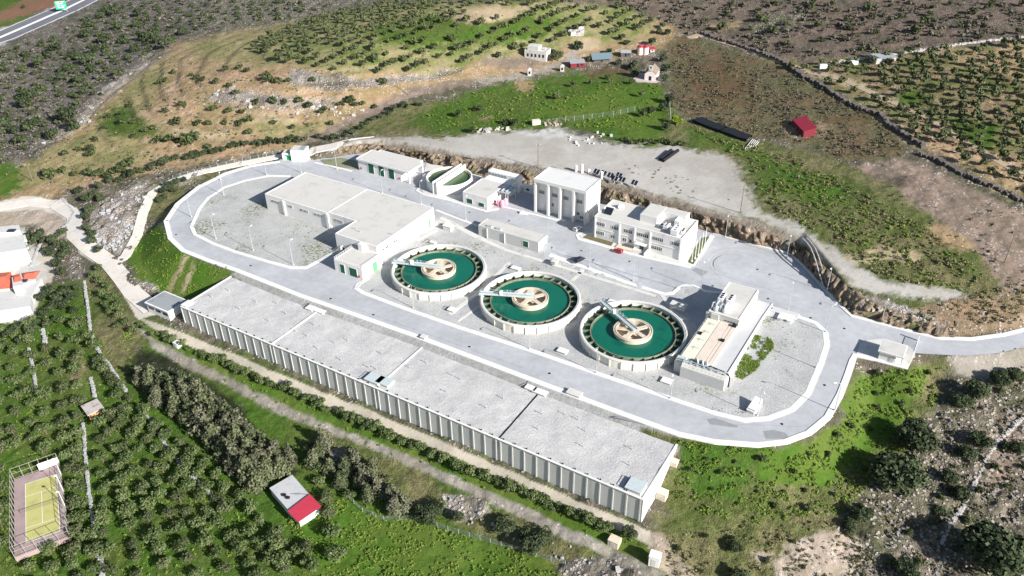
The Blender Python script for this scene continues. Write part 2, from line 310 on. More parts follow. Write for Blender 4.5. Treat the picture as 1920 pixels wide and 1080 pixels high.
ZONES = [
 ('scrubdark', 6, [(-1000,-600),(700,-600),(700,20),(640,26),(560,42),(430,60),(330,82),(262,135),(190,195),(150,240),(60,300),(0,335),(-1000,600)]),
 ('white_rock', 9, [(160,215),(200,165),(250,130),(310,95),(320,104),(262,140),(200,190),(165,232),(110,262),(60,280),(100,245)]),
 ('rocky', 8, [(400,0),(700,0),(640,24),(560,42),(430,58),(380,45)]),
 ('tan', 7, [(-300,420),(0,333),(60,300),(150,236),(190,193),(262,133),(330,80),(430,58),(560,40),(640,24),(720,8),(1000,2),(1180,20),(1280,60),(1255,85),(1180,105),(1000,140),(900,155),(800,172),(700,205),(640,235),(560,275),(420,312),(330,325),(200,365),(110,372),(0,380)]),
 ('dry', 14, [(0,340),(150,245),(210,200),(262,140),(330,90),(300,160),(250,220),(330,235),(250,270),(300,290),(250,315),(120,330),(40,362)]),
 ('dry', 14, [(330,85),(430,60),(560,42),(640,30),(560,110),(480,120),(380,110)]),
 ('green', 12, [(200,200),(250,205),(300,250),(260,262),(180,240)]), ('bright', 9, [(0,300),(32,310),(44,350),(20,372),(-40,380)]),
 ('sand', 6, [(255,205),(330,240),(400,250),(450,268),(380,262),(310,240)]), ('sand', 6, [(500,215),(565,225),(560,245),(500,240),(470,222)]),
 ('dry', 9, [(450,220),(560,235),(640,215),(600,255),(500,262)]), ('white_rock', 8, [(430,165),(560,190),(640,185),(620,205),(480,200),(380,190)]),
 ('rubble', 6, [(540,130),(700,150),(800,135),(880,128),(850,142),(740,162),(620,168),(540,158)]),
 ('olive_ground', 12, [(560,42),(640,24),(720,8),(1000,2),(1180,20),(1240,55),(1180,75),(1060,90),(980,100),(900,122),(800,132),(700,140),(560,128),(500,110),(470,88)]),
 ('green', 12, [(700,50),(860,20),(1000,30),(1100,40),(1000,70),(900,90),(780,90),(700,80)]), ('sand', 8, [(830,25),(900,10),(1010,12),(960,35),(880,45),(835,38)]),
 ('dirt', 7, [(900,105),(1010,108),(1020,125),(960,130),(900,120)]),
 ('dirt', 5, [(760,165),(860,150),(910,150),(880,160),(780,180),(710,212),(650,238),(600,262),(560,272),(545,262),(620,235),(690,205)]),
 ('purple', 10, [(1000,-600),(3000,-600),(3000,90),(1920,82),(1760,86),(1600,108),(1500,118),(1400,92),(1290,62),(1180,18),(1000,0)]),
 ('rocky', 8, [(1430,28),(1500,20),(1520,35),(1440,70),(1400,60)]), ('tan', 6, [(1320,45),(1390,40),(1370,56),(1330,56)]),
 ('mid', 7, [(700,262),(640,240),(760,200),(820,190),(980,160),(1060,150),(1060,240),(960,245),(850,258)]),
 ('green', 8, [(760,235),(830,190),(900,165),(980,150),(1060,135),(1200,145),(1245,165),(1254,215),(1262,250),(1230,280),(1130,258),(1080,240),(960,240),(850,250)]),
 ('bright', 8, [(1050,185),(1130,165),(1245,162),(1254,215),(1262,252),(1235,272),(1190,262),(1150,240),(1060,222),(1000,222),(980,210)]),
 ('redpatch', 8, [(1130,125),(1200,130),(1170,142),(1100,145)]), ('tan', 5, [(970,148),(1000,150),(1000,172),(970,170)]), ('orange', 4, [(890,225),(920,218),(915,228)]),
 ('sand', 5, [(1090,70),(1130,72),(1110,98),(1060,108),(1020,128),(1075,95)]),('greydirt', 5, [(1020,128),(960,140),(880,148),(890,158),(990,146),(1040,130),(1100,98),(1075,98)]),
 ('orchard', 9, [(1395,95),(1500,120),(1600,108),(1760,88),(1920,80),(2600,80),(2600,420),(1920,375),(1740,290),(1690,255),(1640,215),(1560,170),(1500,140)]),
 ('tan', 10, [(1740,95),(1920,90),(1920,150),(1800,120)]), ('tan', 10, [(1640,220),(1760,230),(1920,300),(1920,370),(1760,290),(1700,260)]), ('green', 8, [(1680,175),(1740,170),(1745,200),(1690,195)]), ('sand', 4, [(1530,130),(1600,150),(1690,190),(1680,200),(1600,165),(1520,140)]), ('green', 9, [(1780,220),(1880,230),(1860,280),(1790,260)]),
 ('brownfield', 4, [(1250,80),(1290,68),(1400,100),(1500,141),(1560,175),(1640,218),(1700,270),(1690,300),(1580,300),(1480,265),(1400,255),(1310,225),(1262,205)]),
 ('redpatch', 18, [(1290,125),(1350,115),(1400,150),(1400,190),(1330,200),(1290,160)]), ('orange', 6, [(1468,230),(1550,225),(1555,250),(1500,258),(1470,248)]), ('redpatch', 5, [(1540,220),(1640,212),(1640,222),(1545,232)]),
 ('mid', 8, [(1256,205),(1310,228),(1400,258),(1480,275),(1580,305),(1680,350),(1740,400),(1850,490),(1890,548),(1850,590),(1760,600),(1700,575),(1660,560),(1560,528),(1480,470),(1400,430),(1330,405),(1240,380),(1240,250)]),
 ('green', 9, [(1280,235),(1400,268),(1440,285),(1500,320),(1600,350),(1580,390),(1500,380),(1430,360),(1400,320),(1390,290),(1300,272)]),
 ('sand', 6, [(1650,460),(1730,480),(1720,495),(1660,488),(1600,500),(1620,520),(1560,490),(1600,478)]), ('tan', 8, [(1740,420),(1790,425),(1830,470),(1790,470),(1750,450)]),
 ('dirt', 8, [(1600,312),(1690,296),(1740,310),(1920,400),(2600,560),(2600,640),(1920,560),(1880,545),(1845,490),(1800,440),(1740,400),(1680,352)]), ('purple', 8, [(1650,330),(1700,330),(1720,350),(1680,355)]),
 ('lot', 9, [(640,266),(700,254),(850,258),(960,246),(1050,241),(1100,262),(1200,272),(1300,278),(1375,300),(1396,335),(1404,372),(1440,400),(1500,424),(1560,462),(1605,502),(1660,530),(1730,536),(1790,545),(1812,552),(1800,562),(1720,562),(1650,552),(1600,530),(1555,495),(1500,450),(1440,420),(1380,402),(1300,385),(1150,345),(1000,314),(860,294),(770,276),(700,272),(620,280)]),
 ('lotpale', 6, [(960,245),(1050,243),(1110,262),(1150,268),(1060,262),(990,252)]),
 ('greydirt', 4, [(1130,345),(1300,383),(1380,404),(1440,425),(1500,452),(1480,462),(1400,428),(1300,396),(1130,352)]),
 ('orange', 5, [(1690,585),(1780,562),(1890,548),(2000,520),(2000,606),(1880,620),(1800,630),(1720,615)]), ('mid', 5, [(1600,580),(1700,600),(1760,624),(1700,618),(1600,590)]), ('white_rock', 4, [(1600,548),(1690,572),(1760,600),(1790,625),(1740,612),(1620,580)]),
 ('green', 10, [(-900,620),(0,585),(100,535),(165,520),(200,500),(262,590),(345,620),(700,770),(1200,990),(1250,1015),(1280,1600),(-900,1600)]),
 ('bright', 10, [(560,960),(640,935),(760,970),(900,1010),(1060,1055),(1100,1080),(1100,1500),(540,1500)]), ('dry', 8, [(130,660),(170,690),(150,730),(130,700)]), ('orange', 4, [(140,680),(155,690),(150,720),(135,700)]),
 ('mid', 8, [(160,520),(195,505),(262,590),(270,640),(240,720),(200,680),(165,600)]),
 ('dark', 8, [(255,650),(330,680),(430,740),(520,850),(560,890),(460,880),(380,790),(290,730),(240,700)]),  # tree shade painted into the ground under the conifer belt
 ('mid', 9, [(600,790),(700,845),(820,900),(900,945),(1000,980),(1100,1020),(1140,1060),(1060,1060),(960,1020),(860,985),(760,940),(680,890),(590,830)]),
 ('rubble', 5, [(830,930),(900,925),(920,960),(860,978),(840,960)]), ('rubble', 5, [(1060,1050),(1160,1045),(1250,1080),(1250,1200),(1080,1100),(1040,1070)]), ('rubble', 5, [(600,840),(640,835),(660,870),(620,880)]),
 ('bright', 5, [(270,610),(340,650),(480,715),(640,790),(760,835),(900,890),(1050,955),(1190,1010),(1200,1045),(1100,1010),(960,950),(800,880),(640,815),(500,755),(380,690),(280,640)]),
 ('track', 3, [(262,596),(345,624),(500,691),(700,772),(1000,902),(1203,990),(1240,1010),(1240,1035),(1180,1005),(1000,925),(840,852),(700,795),(560,738),(430,676),(330,640),(285,615)]),
 ('greydirt', 4, [(248,598),(262,612),(300,645),(350,668),(430,708),(540,762),(620,793),(700,828),(760,852),(830,882),(960,940),(1060,987),(1180,1040),(1300,1105),(1250,1105),(1150,1050),(1040,1002),(950,958),(820,895),(760,872),(700,842),(600,802),(520,776),(430,724),(350,690),(290,656),(250,610)]),
 ('pale', 6, [(-300,390),(0,388),(60,382),(120,390),(145,440),(100,450),(60,420),(0,440),(-300,450)]), ('track', 4, [(60,530),(100,530),(110,450),(60,480),(30,530)]), ('lotpale', 5, [(-200,420),(50,430),(90,520),(60,600),(-200,620)]),
 ('gravel', 4, [(425,512),(441,500),(560,550),(790,630),(1070,738),(1270,812),(1285,828),(1262,850),(1200,845),(1060,800),(700,670),(560,610)]), ('mid', 4, [(1200,800),(1275,818),(1280,835),(1240,840),(1210,830)]),
 ('road', 3, [(-300,400),(0,378),(60,368),(110,376),(150,400),(157,440),(200,478),(218,490),(240,530),(265,552),(292,566),(300,590),(262,600),(235,560),(212,520),(190,498),(150,475),(128,445),(122,410),(80,392),(0,398),(-300,430)]),
 ('scrub', 7, [(110,360),(180,350),(260,330),(400,300),(530,282),(520,292),(420,310),(300,345),(200,390),(150,385)]),
 ('mid', 7, [(290,345),(420,315),(520,298),(420,325),(350,350),(310,410),(270,410)]), ('white_rock', 6, [(180,395),(215,365),(262,342),(285,345),(262,385),(250,430),(225,472),(195,470),(170,445)]),
 ('rubble', 6, [(320,340),(370,322),(380,330),(340,352)]), ('rubble', 5, [(130,480),(160,490),(160,520),(130,525)]),
 ('bright', 5, [(305,420),(325,460),(390,497),(440,510),(345,575),(320,548),(285,548),(255,525),(240,480),(262,445),(290,425)]), ('sand', 3, [(345,478),(352,480),(345,505),(328,535),(318,550),(314,540),(332,510)]), ('sand', 3, [(366,485),(362,510),(348,545),(338,555),(350,520)]), ('rubble', 4, [(250,522),(285,530),(300,548),(262,540)]),
 ('mid', 12, [(1270,815),(1440,840),(1530,825),(1580,780),(1600,690),(1700,690),(1800,665),(1790,730),(1740,790),(1680,880),(1610,930),(1560,1000),(1400,1000),(1250,980),(1240,910),(1262,860)]),
 ('green', 9, [(1270,815),(1440,838),(1400,900),(1380,950),(1300,920),(1260,870)]), ('bright', 10, [(1440,838),(1530,825),(1580,780),(1600,700),(1700,692),(1760,690),(1700,770),(1640,850),(1560,910),(1420,900)]),
 ('mid', 12, [(1230,970),(1330,985),(1560,960),(1640,980),(1640,1200),(1250,1200)]),
 ('rocky', 9, [(1790,665),(1920,640),(3000,600),(3000,1700),(1500,1700),(1600,1080),(1560,1000),(1620,930),(1680,880),(1740,790)]),
 ('dirt', 14, [(1870,780),(1920,760),(1920,900),(1850,900)]), ('pale', 9, [(1470,1020),(1560,995),(1620,1010),(1640,1060),(1640,1300),(1440,1300),(1460,1060)]), ('pale', 7, [(1215,1000),(1245,1010),(1290,1060),(1330,1100),(1260,1100),(1225,1040)]), ('pale', 6, [(1410,1035),(1450,1040),(1445,1060),(1412,1055)]),
 ('greydirt', 6, [(1780,668),(1920,648),(1920,700),(1840,715),(1790,705)]),
 ('green', 6, [(-600,-60),(0,-20),(60,-5),(30,40),(0,22),(-600,120)]), ('redsoil', 5, [(-600,130),(0,24),(60,-10),(140,-8),(110,10),(50,30),(0,42),(-600,160)]), ('green', 6, [(-600,200),(0,42),(60,28),(70,35),(20,60),(-600,240)]),
 ('lot', 4, [(-300,150),(0,55),(60,35),(130,0),(200,-60),(220,-60),(160,0),(80,45),(0,85),(-300,190)]),
]
wx = fbm(GX, GY, 9, 4, 3); wy = fbm(GX, GY, 9, 4, 91)
wn = vnoise(GX, GY, 2.2, 5)
def classify(ps):
    zid = np.zeros(GX.shape, np.int16)
    jx = fbm(GX, GY, 2.6, 3, 200+ps)*2.2; jy = fbm(GX, GY, 2.6, 3, 300+ps)*2.2
    for nm, soft, poly in ZONES:
        a = np.array(poly, float); k = soft*1.5; hard = nm in ('road', 'track')
        bb = (QX > a[:, 0].min()-40) & (QX < a[:, 0].max()+40) & (QY > a[:, 1].min()-40) & (QY < a[:, 1].max()+40)
        if not bb.any(): continue
        idx = np.nonzero(bb); kj = k*(.3 if hard else 1.)
        m = inpoly(QX[idx]+wx[idx]*k+wn[idx]*k*.4+jx[idx]*kj, QY[idx]+(wy[idx]*k+wn[idx]*k*.3)*.7+jy[idx]*kj*.55, poly)
        zid[idx[0][m], idx[1][m]] = ZN.index(nm)
    return zid
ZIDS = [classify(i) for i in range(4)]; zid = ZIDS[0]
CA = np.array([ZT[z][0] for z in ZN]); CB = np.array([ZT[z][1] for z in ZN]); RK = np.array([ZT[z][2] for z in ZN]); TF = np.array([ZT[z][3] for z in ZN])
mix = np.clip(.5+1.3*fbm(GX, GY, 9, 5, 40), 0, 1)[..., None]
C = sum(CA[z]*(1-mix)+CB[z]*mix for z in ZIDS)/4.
fine = fbm(GX, GY, 2.0, 3, 60)
_a, _b = at(505,122,18), at(640,70,22); _d = (_b-_a)[:2]/np.linalg.norm((_b-_a)[:2]); RDIR = _d
acr = -GX*_d[1]+GY*_d[0]+1.5*wx
st = (.5+.5*np.cos(acr*2*math.pi/8.5))**2
hm = sum((z == ZN.index('olive_ground')).astype(float)+.5*(z == ZN.index('dry')) for z in ZIDS)/4.
C = C*(1-.55*(st*hm)[..., None])+np.array([.34,.285,.165])*.9*(.55*(st*hm))[..., None]
C *= (1+.45*fine*np.clip(RK[zid]*.6+TF[zid]*.5, .1, 1))[..., None]
rock = sum(RK[z] for z in ZIDS)/4.; tuft = sum(TF[z] for z in ZIDS)/4.
# earthworks around the platform: displacement grows away from roads
off = np.clip((DD-5)/6, 0, 1)
amp = .15+.55*rock+.28*tuft
amp = np.where(np.isin(zid, [ZN.index('road'), ZN.index('track'), ZN.index('lot')]), .05, amp)
amp = np.where(zid == ZN.index('white_rock'), 1.1, amp)
HZ = HZ + off*amp*(fbm(GX, GY, 3.2, 3, 70)*1.3+np.abs(fbm(GX, GY, 7, 3, 77))*1.2*rock)
HZ = np.where(DD < -.6, HZ-.8, HZ)
me = bpy.data.meshes.new('terrain'); ny, nx = GX.shape
V = np.stack([GX, GY, HZ], -1).reshape(-1, 3)
me.vertices.add(len(V)); me.vertices.foreach_set('co', V.ravel())
ii = np.arange(ny*nx).reshape(ny, nx)
q = np.stack([ii[1:, :-1], ii[1:, 1:], ii[:-1, 1:], ii[:-1, :-1]], -1).reshape(-1, 4)
me.loops.add(q.size); me.loops.foreach_set('vertex_index', q.ravel().astype(np.int32))
me.polygons.add(len(q)); me.polygons.foreach_set('loop_start', np.arange(0, q.size, 4, dtype=np.int32)); me.polygons.foreach_set('loop_total', np.full(len(q), 4, np.int32))
me.polygons.foreach_set('use_smooth', np.ones(len(q), bool)); me.update()
ca = me.color_attributes.new('cover', 'FLOAT_COLOR', 'POINT'); ca.data.foreach_set('color', np.concatenate([np.clip(C, 0, 1), np.ones(C.shape[:2]+(1,))], -1).astype(np.float32).ravel())
for nm, arr in (('rock', rock), ('tuft', tuft)):
    at_ = me.attributes.new(nm, 'FLOAT', 'POINT'); at_.data.foreach_set('value', arr.astype(np.float32).ravel())
def terrain_material():
    m = bpy.data.materials.new('land_cover'); m.use_nodes = True; nt = m.node_tree; L = nt.links.new; b = nt.nodes['Principled BSDF']
    b.inputs['Roughness'].default_value = .95; b.inputs['Specular IOR Level'].default_value = .1
    g = nd(nt, 'ShaderNodeNewGeometry'); P = g.outputs['Position']
    def attr(n): a = nd(nt, 'ShaderNodeAttribute'); a.attribute_name = n; return a
    def noise(s, d=3, r=.6): n = nd(nt, 'ShaderNodeTexNoise'); n.inputs['Scale'].default_value = s; n.inputs['Detail'].default_value = d; n.inputs['Roughness'].default_value = r; L(P, n.inputs['Vector']); return n.outputs['Fac']
    def math_(op, a, b_=None, c=None):
        n = nd(nt, 'ShaderNodeMath', operation=op)
        for i, v in enumerate((a, b_, c)):
            if v is None: continue
            if isinstance(v, (int, float)): n.inputs[i].default_value = v
            else: L(v, n.inputs[i])
        return n.outputs[0]
    def mapr(v, a, b_, c=0., d=1.):
        n = nd(nt, 'ShaderNodeMapRange'); L(v, n.inputs[0])
        for i, x in enumerate((a, b_, c, d)): n.inputs[i+1].default_value = x
        return n.outputs[0]
    def mixc(f, a, b_, t='MIX'):
        n = nd(nt, 'ShaderNodeMix', data_type='RGBA', blend_type=t); L(f, n.inputs[0]) if not isinstance(f, float) else setattr(n.inputs[0], 'default_value', f)
        for v, k in ((a, 6), (b_, 7)):
            if isinstance(v, tuple): n.inputs[k].default_value = (*v, 1)
            else: L(v, n.inputs[k])
        return n.outputs[2]
    col = attr('cover').outputs['Color']; rk = attr('rock').outputs['Fac']; tf = attr('tuft').outputs['Fac']
    n1 = noise(1.1, 5, .7); v1 = math_('ADD', 1., math_('MULTIPLY', mapr(n1, .3, .7, -.42, .42), math_('MINIMUM', 1., math_('ADD', .18, math_('MULTIPLY', math_('MAXIMUM', rk, tf), 1.6)))))
    mul = nd(nt, 'ShaderNodeVectorMath', operation='SCALE'); L(col, mul.inputs[0]); L(v1, mul.inputs['Scale']); c = mul.outputs[0]
    # darker tufts of plants
    n2 = noise(.55, 4, .75); t = math_('MULTIPLY', mapr(n2, .52, .60), math_('MULTIPLY', tf, .8)); 
    dk = nd(nt, 'ShaderNodeVectorMath', operation='MULTIPLY'); L(c, dk.inputs[0]); dk.inputs[1].default_value = (.42, .52, .36); c = mixc(t, c, dk.outputs[0])
    # boulders and stones
    vo = nd(nt, 'ShaderNodeTexVoronoi'); vo.inputs['Scale'].default_value = .75; L(P, vo.inputs['Vector'])
    sp = mapr(vo.outputs['Distance'], .42, .25); sel = math_('GREATER_THAN', math_('ADD', noise(.16, 3), math_('MULTIPLY', rk, .20)), .60)
    f = math_('MULTIPLY', math_('MULTIPLY', sp, sel), mapr(rk, .02, .4)); f = math_('MULTIPLY', f, .8)
    c = mixc(f, c, (.46, .42, .39))
    # bare rock shows where the ground is steep
    sx = nd(nt, 'ShaderNodeSeparateXYZ'); L(g.outputs['True Normal'], sx.inputs[0])
    stp = math_('MULTIPLY', mapr(sx.outputs['Z'], .86, .66), mapr(rk, .02, .2))
    rc = nd(nt, 'ShaderNodeValToRGB'); L(noise(.6, 5, .75), rc.inputs[0]); rc.color_ramp.elements[0].position = .35; rc.color_ramp.elements[0].color = (.13, .10, .075, 1); rc.color_ramp.elements[1].position = .68; rc.color_ramp.elements[1].color = (.42, .36, .29, 1)
    c = mixc(math_('MULTIPLY', stp, .75), c, rc.outputs[0])
    L(c, b.inputs['Base Color'])
    bh = math_('ADD', math_('MULTIPLY', n2, 1.2), math_('ADD', math_('MULTIPLY', noise(2.5, 4), .6), math_('MULTIPLY', f, .9)))
    bp = nd(nt, 'ShaderNodeBump'); bp.inputs['Distance'].default_value = .9; L(math_('ADD', .05, math_('MULTIPLY', math_('MAXIMUM', rk, tf), .85)), bp.inputs['Strength']); L(bh, bp.inputs['Height']); L(bp.outputs[0], b.inputs['Normal'])
    return m
me.materials.append(terrain_material())
ter = bpy.data.objects.new('terrain', me); COL.objects.link(ter); tag(ter, kind='structure')
# ------------------------------------------------------------------ plant surfaces
def gravel_mat(name, col, weed=.0, sc=.5):
    m = bpy.data.materials.new(name); m.use_nodes = True; nt = m.node_tree; L = nt.links.new; b = nt.nodes['Principled BSDF']; b.inputs['Roughness'].default_value = .95; b.inputs['Specular IOR Level'].default_value = .1
    g = nd(nt, 'ShaderNodeNewGeometry')
    def noise(s, d=4, r=.65): n = nd(nt, 'ShaderNodeTexNoise'); n.inputs['Scale'].default_value = s; n.inputs['Detail'].default_value = d; n.inputs['Roughness'].default_value = r; L(g.outputs['Position'], n.inputs['Vector']); return n.outputs['Fac']
    r = nd(nt, 'ShaderNodeValToRGB'); L(noise(2.2, 6, .8), r.inputs[0]); r.color_ramp.elements[0].position = .3; r.color_ramp.elements[1].position = .7
    r.color_ramp.elements[0].color = (*[c*.68 for c in col], 1); r.color_ramp.elements[1].color = (*[min(1, c*1.2) for c in col], 1)
    r2 = nd(nt, 'ShaderNodeValToRGB'); L(noise(.12, 3), r2.inputs[0]); r2.color_ramp.elements[0].position = .35; r2.color_ramp.elements[1].position = .7
    r2.color_ramp.elements[0].color = (.86, .86, .86, 1); r2.color_ramp.elements[1].color = (1.06, 1.06, 1.05, 1)
    mx = nd(nt, 'ShaderNodeMix', data_type='RGBA', blend_type='MULTIPLY'); mx.inputs[0].default_value = 1; L(r.outputs[0], mx.inputs[6]); L(r2.outputs[0], mx.inputs[7]); c = mx.outputs[2]
    if weed:
        a = nd(nt, 'ShaderNodeMapRange'); L(noise(.05, 3, .6), a.inputs[0]); a.inputs[1].default_value = .62-weed*.14; a.inputs[2].default_value = .74-weed*.14
        d = nd(nt, 'ShaderNodeMapRange'); L(noise(.9, 4, .75), d.inputs[0]); d.inputs[1].default_value = .48; d.inputs[2].default_value = .58
        p = nd(nt, 'ShaderNodeMath', operation='MULTIPLY'); L(a.outputs[0], p.inputs[0]); L(d.outputs[0], p.inputs[1])
        mw = nd(nt, 'ShaderNodeMix', data_type='RGBA'); L(p.outputs[0], mw.inputs[0]); L(c, mw.inputs[6]); mw.inputs[7].default_value = (.13, .15, .06, 1); c = mw.outputs[2]
        e = nd(nt, 'ShaderNodeMapRange'); L(noise(.8, 5, .8), e.inputs[0]); e.inputs[1].default_value = .66; e.inputs[2].default_value = .70
        md = nd(nt, 'ShaderNodeMix', data_type='RGBA'); L(e.outputs[0], md.inputs[0]); L(c, md.inputs[6]); md.inputs[7].default_value = (.11, .12, .07, 1); c = md.outputs[2]
    L(c, b.inputs['Base Color'])
    bp = nd(nt, 'ShaderNodeBump'); bp.inputs['Strength'].default_value = .55; bp.inputs['Distance'].default_value = .35; L(noise(1.6, 6, .8), bp.inputs['Height']); L(bp.outputs[0], b.inputs['Normal'])
    return m
def asphalt_mat(name, col):
    m = bpy.data.materials.new(name); m.use_nodes = True; nt = m.node_tree; L = nt.links.new; b = nt.nodes['Principled BSDF']; b.inputs['Roughness'].default_value = .85; b.inputs['Specular IOR Level'].default_value = .25
    g = nd(nt, 'ShaderNodeNewGeometry')
    def noise(s, d=4, r=.65): n = nd(nt, 'ShaderNodeTexNoise'); n.inputs['Scale'].default_value = s; n.inputs['Detail'].default_value = d; n.inputs['Roughness'].default_value = r; L(g.outputs['Position'], n.inputs['Vector']); return n.outputs['Fac']
    c = None
    for i, (s, lo, hi, w) in enumerate(((.06, .35, .65, .13), (.45, .35, .7, .09), (6., .3, .7, .10))):
        r = nd(nt, 'ShaderNodeMapRange'); L(noise(s, 5), r.inputs[0]); r.inputs[1].default_value = lo; r.inputs[2].default_value = hi; r.inputs[3].default_value = 1-w; r.inputs[4].default_value = 1+w*.6
        if c is None: c = r.outputs[0]
        else: k = nd(nt, 'ShaderNodeMath', operation='MULTIPLY'); L(c, k.inputs[0]); L(r.outputs[0], k.inputs[1]); c = k.outputs[0]
    v = nd(nt, 'ShaderNodeVectorMath', operation='SCALE'); v.inputs[0].default_value = col; L(c, v.inputs['Scale']); L(v.outputs[0], b.inputs['Base Color'])
    return m
ASPH = asphalt_mat('worn_asphalt', (.405, .415, .43)); ASPHD = asphalt_mat('dark_asphalt_patch', (.27, .275, .285)); MOTOR = asphalt_mat('motorway_asphalt', (.16, .16, .18))
GRAV = gravel_mat('yard_gravel', (.45, .45, .445), .45); GRAVW = gravel_mat('weedy_gravel', (.43, .43, .42), .85); GROOF = gravel_mat('roof_gravel', (.515, .508, .50), .0); GSLOPE = gravel_mat('slope_gravel', (.37, .37, .36), .3)
CONCROAD = mat('concrete_road', (.60, .56, .50), .9, .1, .3, .05, dirt=(.46, .43, .38))
def dens(P, step):
    o = []
    for i in range(len(P)):
        a = P[i]; b = P[(i+1) % len(P)]; L = math.hypot(b[0]-a[0], b[1]-a[1]); n = max(1, int(L/step))
        o += [(a[0]+(b[0]-a[0])*k/n, a[1]+(b[1]-a[1])*k/n) for k in range(n)]
    return o
def chaikin(P, n=1, closed=True):
    for _ in range(n):
        o = []
        R_ = range(len(P)) if closed else range(len(P)-1)
        if not closed: o.append(P[0])
        for i in R_:
            a = P[i]; b = P[(i+1) % len(P)]
            o += [(a[0]*.75+b[0]*.25, a[1]*.75+b[1]*.25), (a[0]*.25+b[0]*.75, a[1]*.25+b[1]*.75)]
        if not closed: o.append(P[-1])
        P = o
    return P
def sheet(name, poly, m, hf, off=0., step=3., kind='structure', skirt=0):
    B = dens(poly, step); n = len(B); pts = [Vector(p) for p in B]
    x0 = min(p[0] for p in B); x1 = max(p[0] for p in B); y0 = min(p[1] for p in B); y1 = max(p[1] for p in B)
    gx, gy = np.meshgrid(np.arange(x0+step/2, x1, step), np.arange(y0+step/2, y1, step)); gx = gx.ravel(); gy = gy.ravel()
    sd = sdist(gx, gy, np.array(poly)); k = sd < -step*.4
    pts += [Vector((a, b)) for a, b in zip(gx[k], gy[k])]
    vs, es, fs, *_ = delaunay_2d_cdt(pts, [(i, (i+1) % n) for i in range(n)], [], 1, 1e-4)
    X = np.array([v[0] for v in vs]); Y = np.array([v[1] for v in vs]); Z = hf(X, Y)+off
    mb = MB(); mb.add(list(zip(X, Y, Z)), [tuple(f) for f in fs])
    if skirt:
        Zb = hf(np.array([b[0] for b in B]), np.array([b[1] for b in B]))+off
        vs2 = [(B[i][0], B[i][1], Zb[i]) for i in range(n)]+[(B[i][0], B[i][1], Zb[i]-skirt) for i in range(n)]
        mb.add(vs2, [(i, (i+1) % n, n+(i+1) % n, n+i) for i in range(n)])
    o = mb.build(name, m)
    if kind: tag(o, kind=kind)
    return o
def ribbon(name, pts, w, m, hf, top=.15, depth=.6, shift=0., step=2., closed=False, parent=None, kind='structure', mb=None):
    P = dens(pts, step) if closed else None
    if not closed:
        P = []
        for i in range(len(pts)-1):
            a = pts[i]; b = pts[i+1]; L = math.hypot(b[0]-a[0], b[1]-a[1]); k = max(1, int(L/step)); P += [(a[0]+(b[0]-a[0])*j/k, a[1]+(b[1]-a[1])*j/k) for j in range(k)]
        P.append(pts[-1][:2])
    n = len(P); vs = []
    for i in range(n):
        a = P[(i-1) % n] if closed else P[max(i-1, 0)]; b = P[(i+1) % n] if closed else P[min(i+1, n-1)]
        dx, dy = b[0]-a[0], b[1]-a[1]; L = math.hypot(dx, dy) or 1; nx_, ny_ = -dy/L, dx/L
        for s in (shift-w/2, shift+w/2): vs.append((P[i][0]+nx_*s, P[i][1]+ny_*s))
    X = np.array([v[0] for v in vs]); Y = np.array([v[1] for v in vs]); Z = hf(X, Y)+top
    vv = []
    for i in range(n):
        zl, zr = Z[2*i], Z[2*i+1]
        vv += [(X[2*i], Y[2*i], zl-depth), (X[2*i], Y[2*i], zl), (X[2*i+1], Y[2*i+1], zr), (X[2*i+1], Y[2*i+1], zr-depth)]
    fs = []
    for i in range(n if closed else n-1):
        j = (i+1) % n
        for k in range(3): fs.append((4*i+k, 4*i+k+1, 4*j+k+1, 4*j+k))
    own = mb is None
    if own: mb = MB()
    mb.add(vv, fs)
    if not own: return
    o = mb.build(name, m, parent)
    if kind and not parent: tag(o, kind=kind)
    return o
ppw = lambda L_: [tuple(px_on_plat(a, b)[:2]) for a, b in L_]
plw = [tuple(p) for p in PLW]
sheet('asphalt_road', plw, ASPH, hplat, 0, 4)
# outer pavement
outer = ppw(PLANT[:24]); 
ribbon('pavement', ppw([(308,415),(316,448),(340,471),(390,491),(440,508),(560,556),(680,598),(790,637),(930,690),(1070,743),(1180,784),(1270,817),(1340,832),(1420,838),(1475,832),(1520,815),(1556,785),(1580,742),(1594,705),(1606,669),(1640,676),(1702,692)]), 1.9, KERB, hplat, .17, 1.6, .7)
ribbon('pavement', ppw([(1935,612),(1880,626),(1820,634),(1760,632),(1700,618),(1640,602),(1600,592),(1570,564),(1540,530),(1512,500),(1488,476),(1420,458),(1338,436)]), 1.5, KERB, hplat, .17, 1.6, .5)
ribbon('pavement', ppw([(1336,442),(1318,470),(1296,500)]), 1.5, KERB, hplat, .17, .6)
ribbon('pavement', ppw([(660,322),(640,316),(612,310),(590,305)]), 1.2, KERB, hplat, .17, .6); ribbon('pavement', ppw([(525,302),(470,310),(420,325),(370,350),(330,382),(308,415)]), 1.9, KERB, hplat, .17, 1.6, .7)
IA = [(366,410),(359,425),(366,440),(400,457),(440,472),(500,490),(545,502),(572,502),(622,474),(700,440),(820,394),(683,354),(572,321),(545,331),(505,330),(460,339),(420,352),(390,372),(374,392)]
IB = [(672,533),(668,541),(680,549),(760,579),(860,614),(1000,659),(1100,694),(1250,745),(1340,775),(1395,788),(1440,785),(1485,768),(1515,738),(1540,680),(1550,648),(1548,624),(1530,606),(1490,592),(1425,568),(1355,548),(1322,546),(1300,536),(1285,535),(1272,541),(1262,550),(1245,552),(1180,532),(1100,503),(1030,478),(990,458),(900,424),(830,399),(818,394),(708,462),(684,524)]
sheet('gravel_yard', ppw(IA), GRAVW, hplat, .12, 3, skirt=.3); sheet('gravel_yard', ppw(IB), GRAV, hplat, .12, 2.2, skirt=.3)
kb = MB()
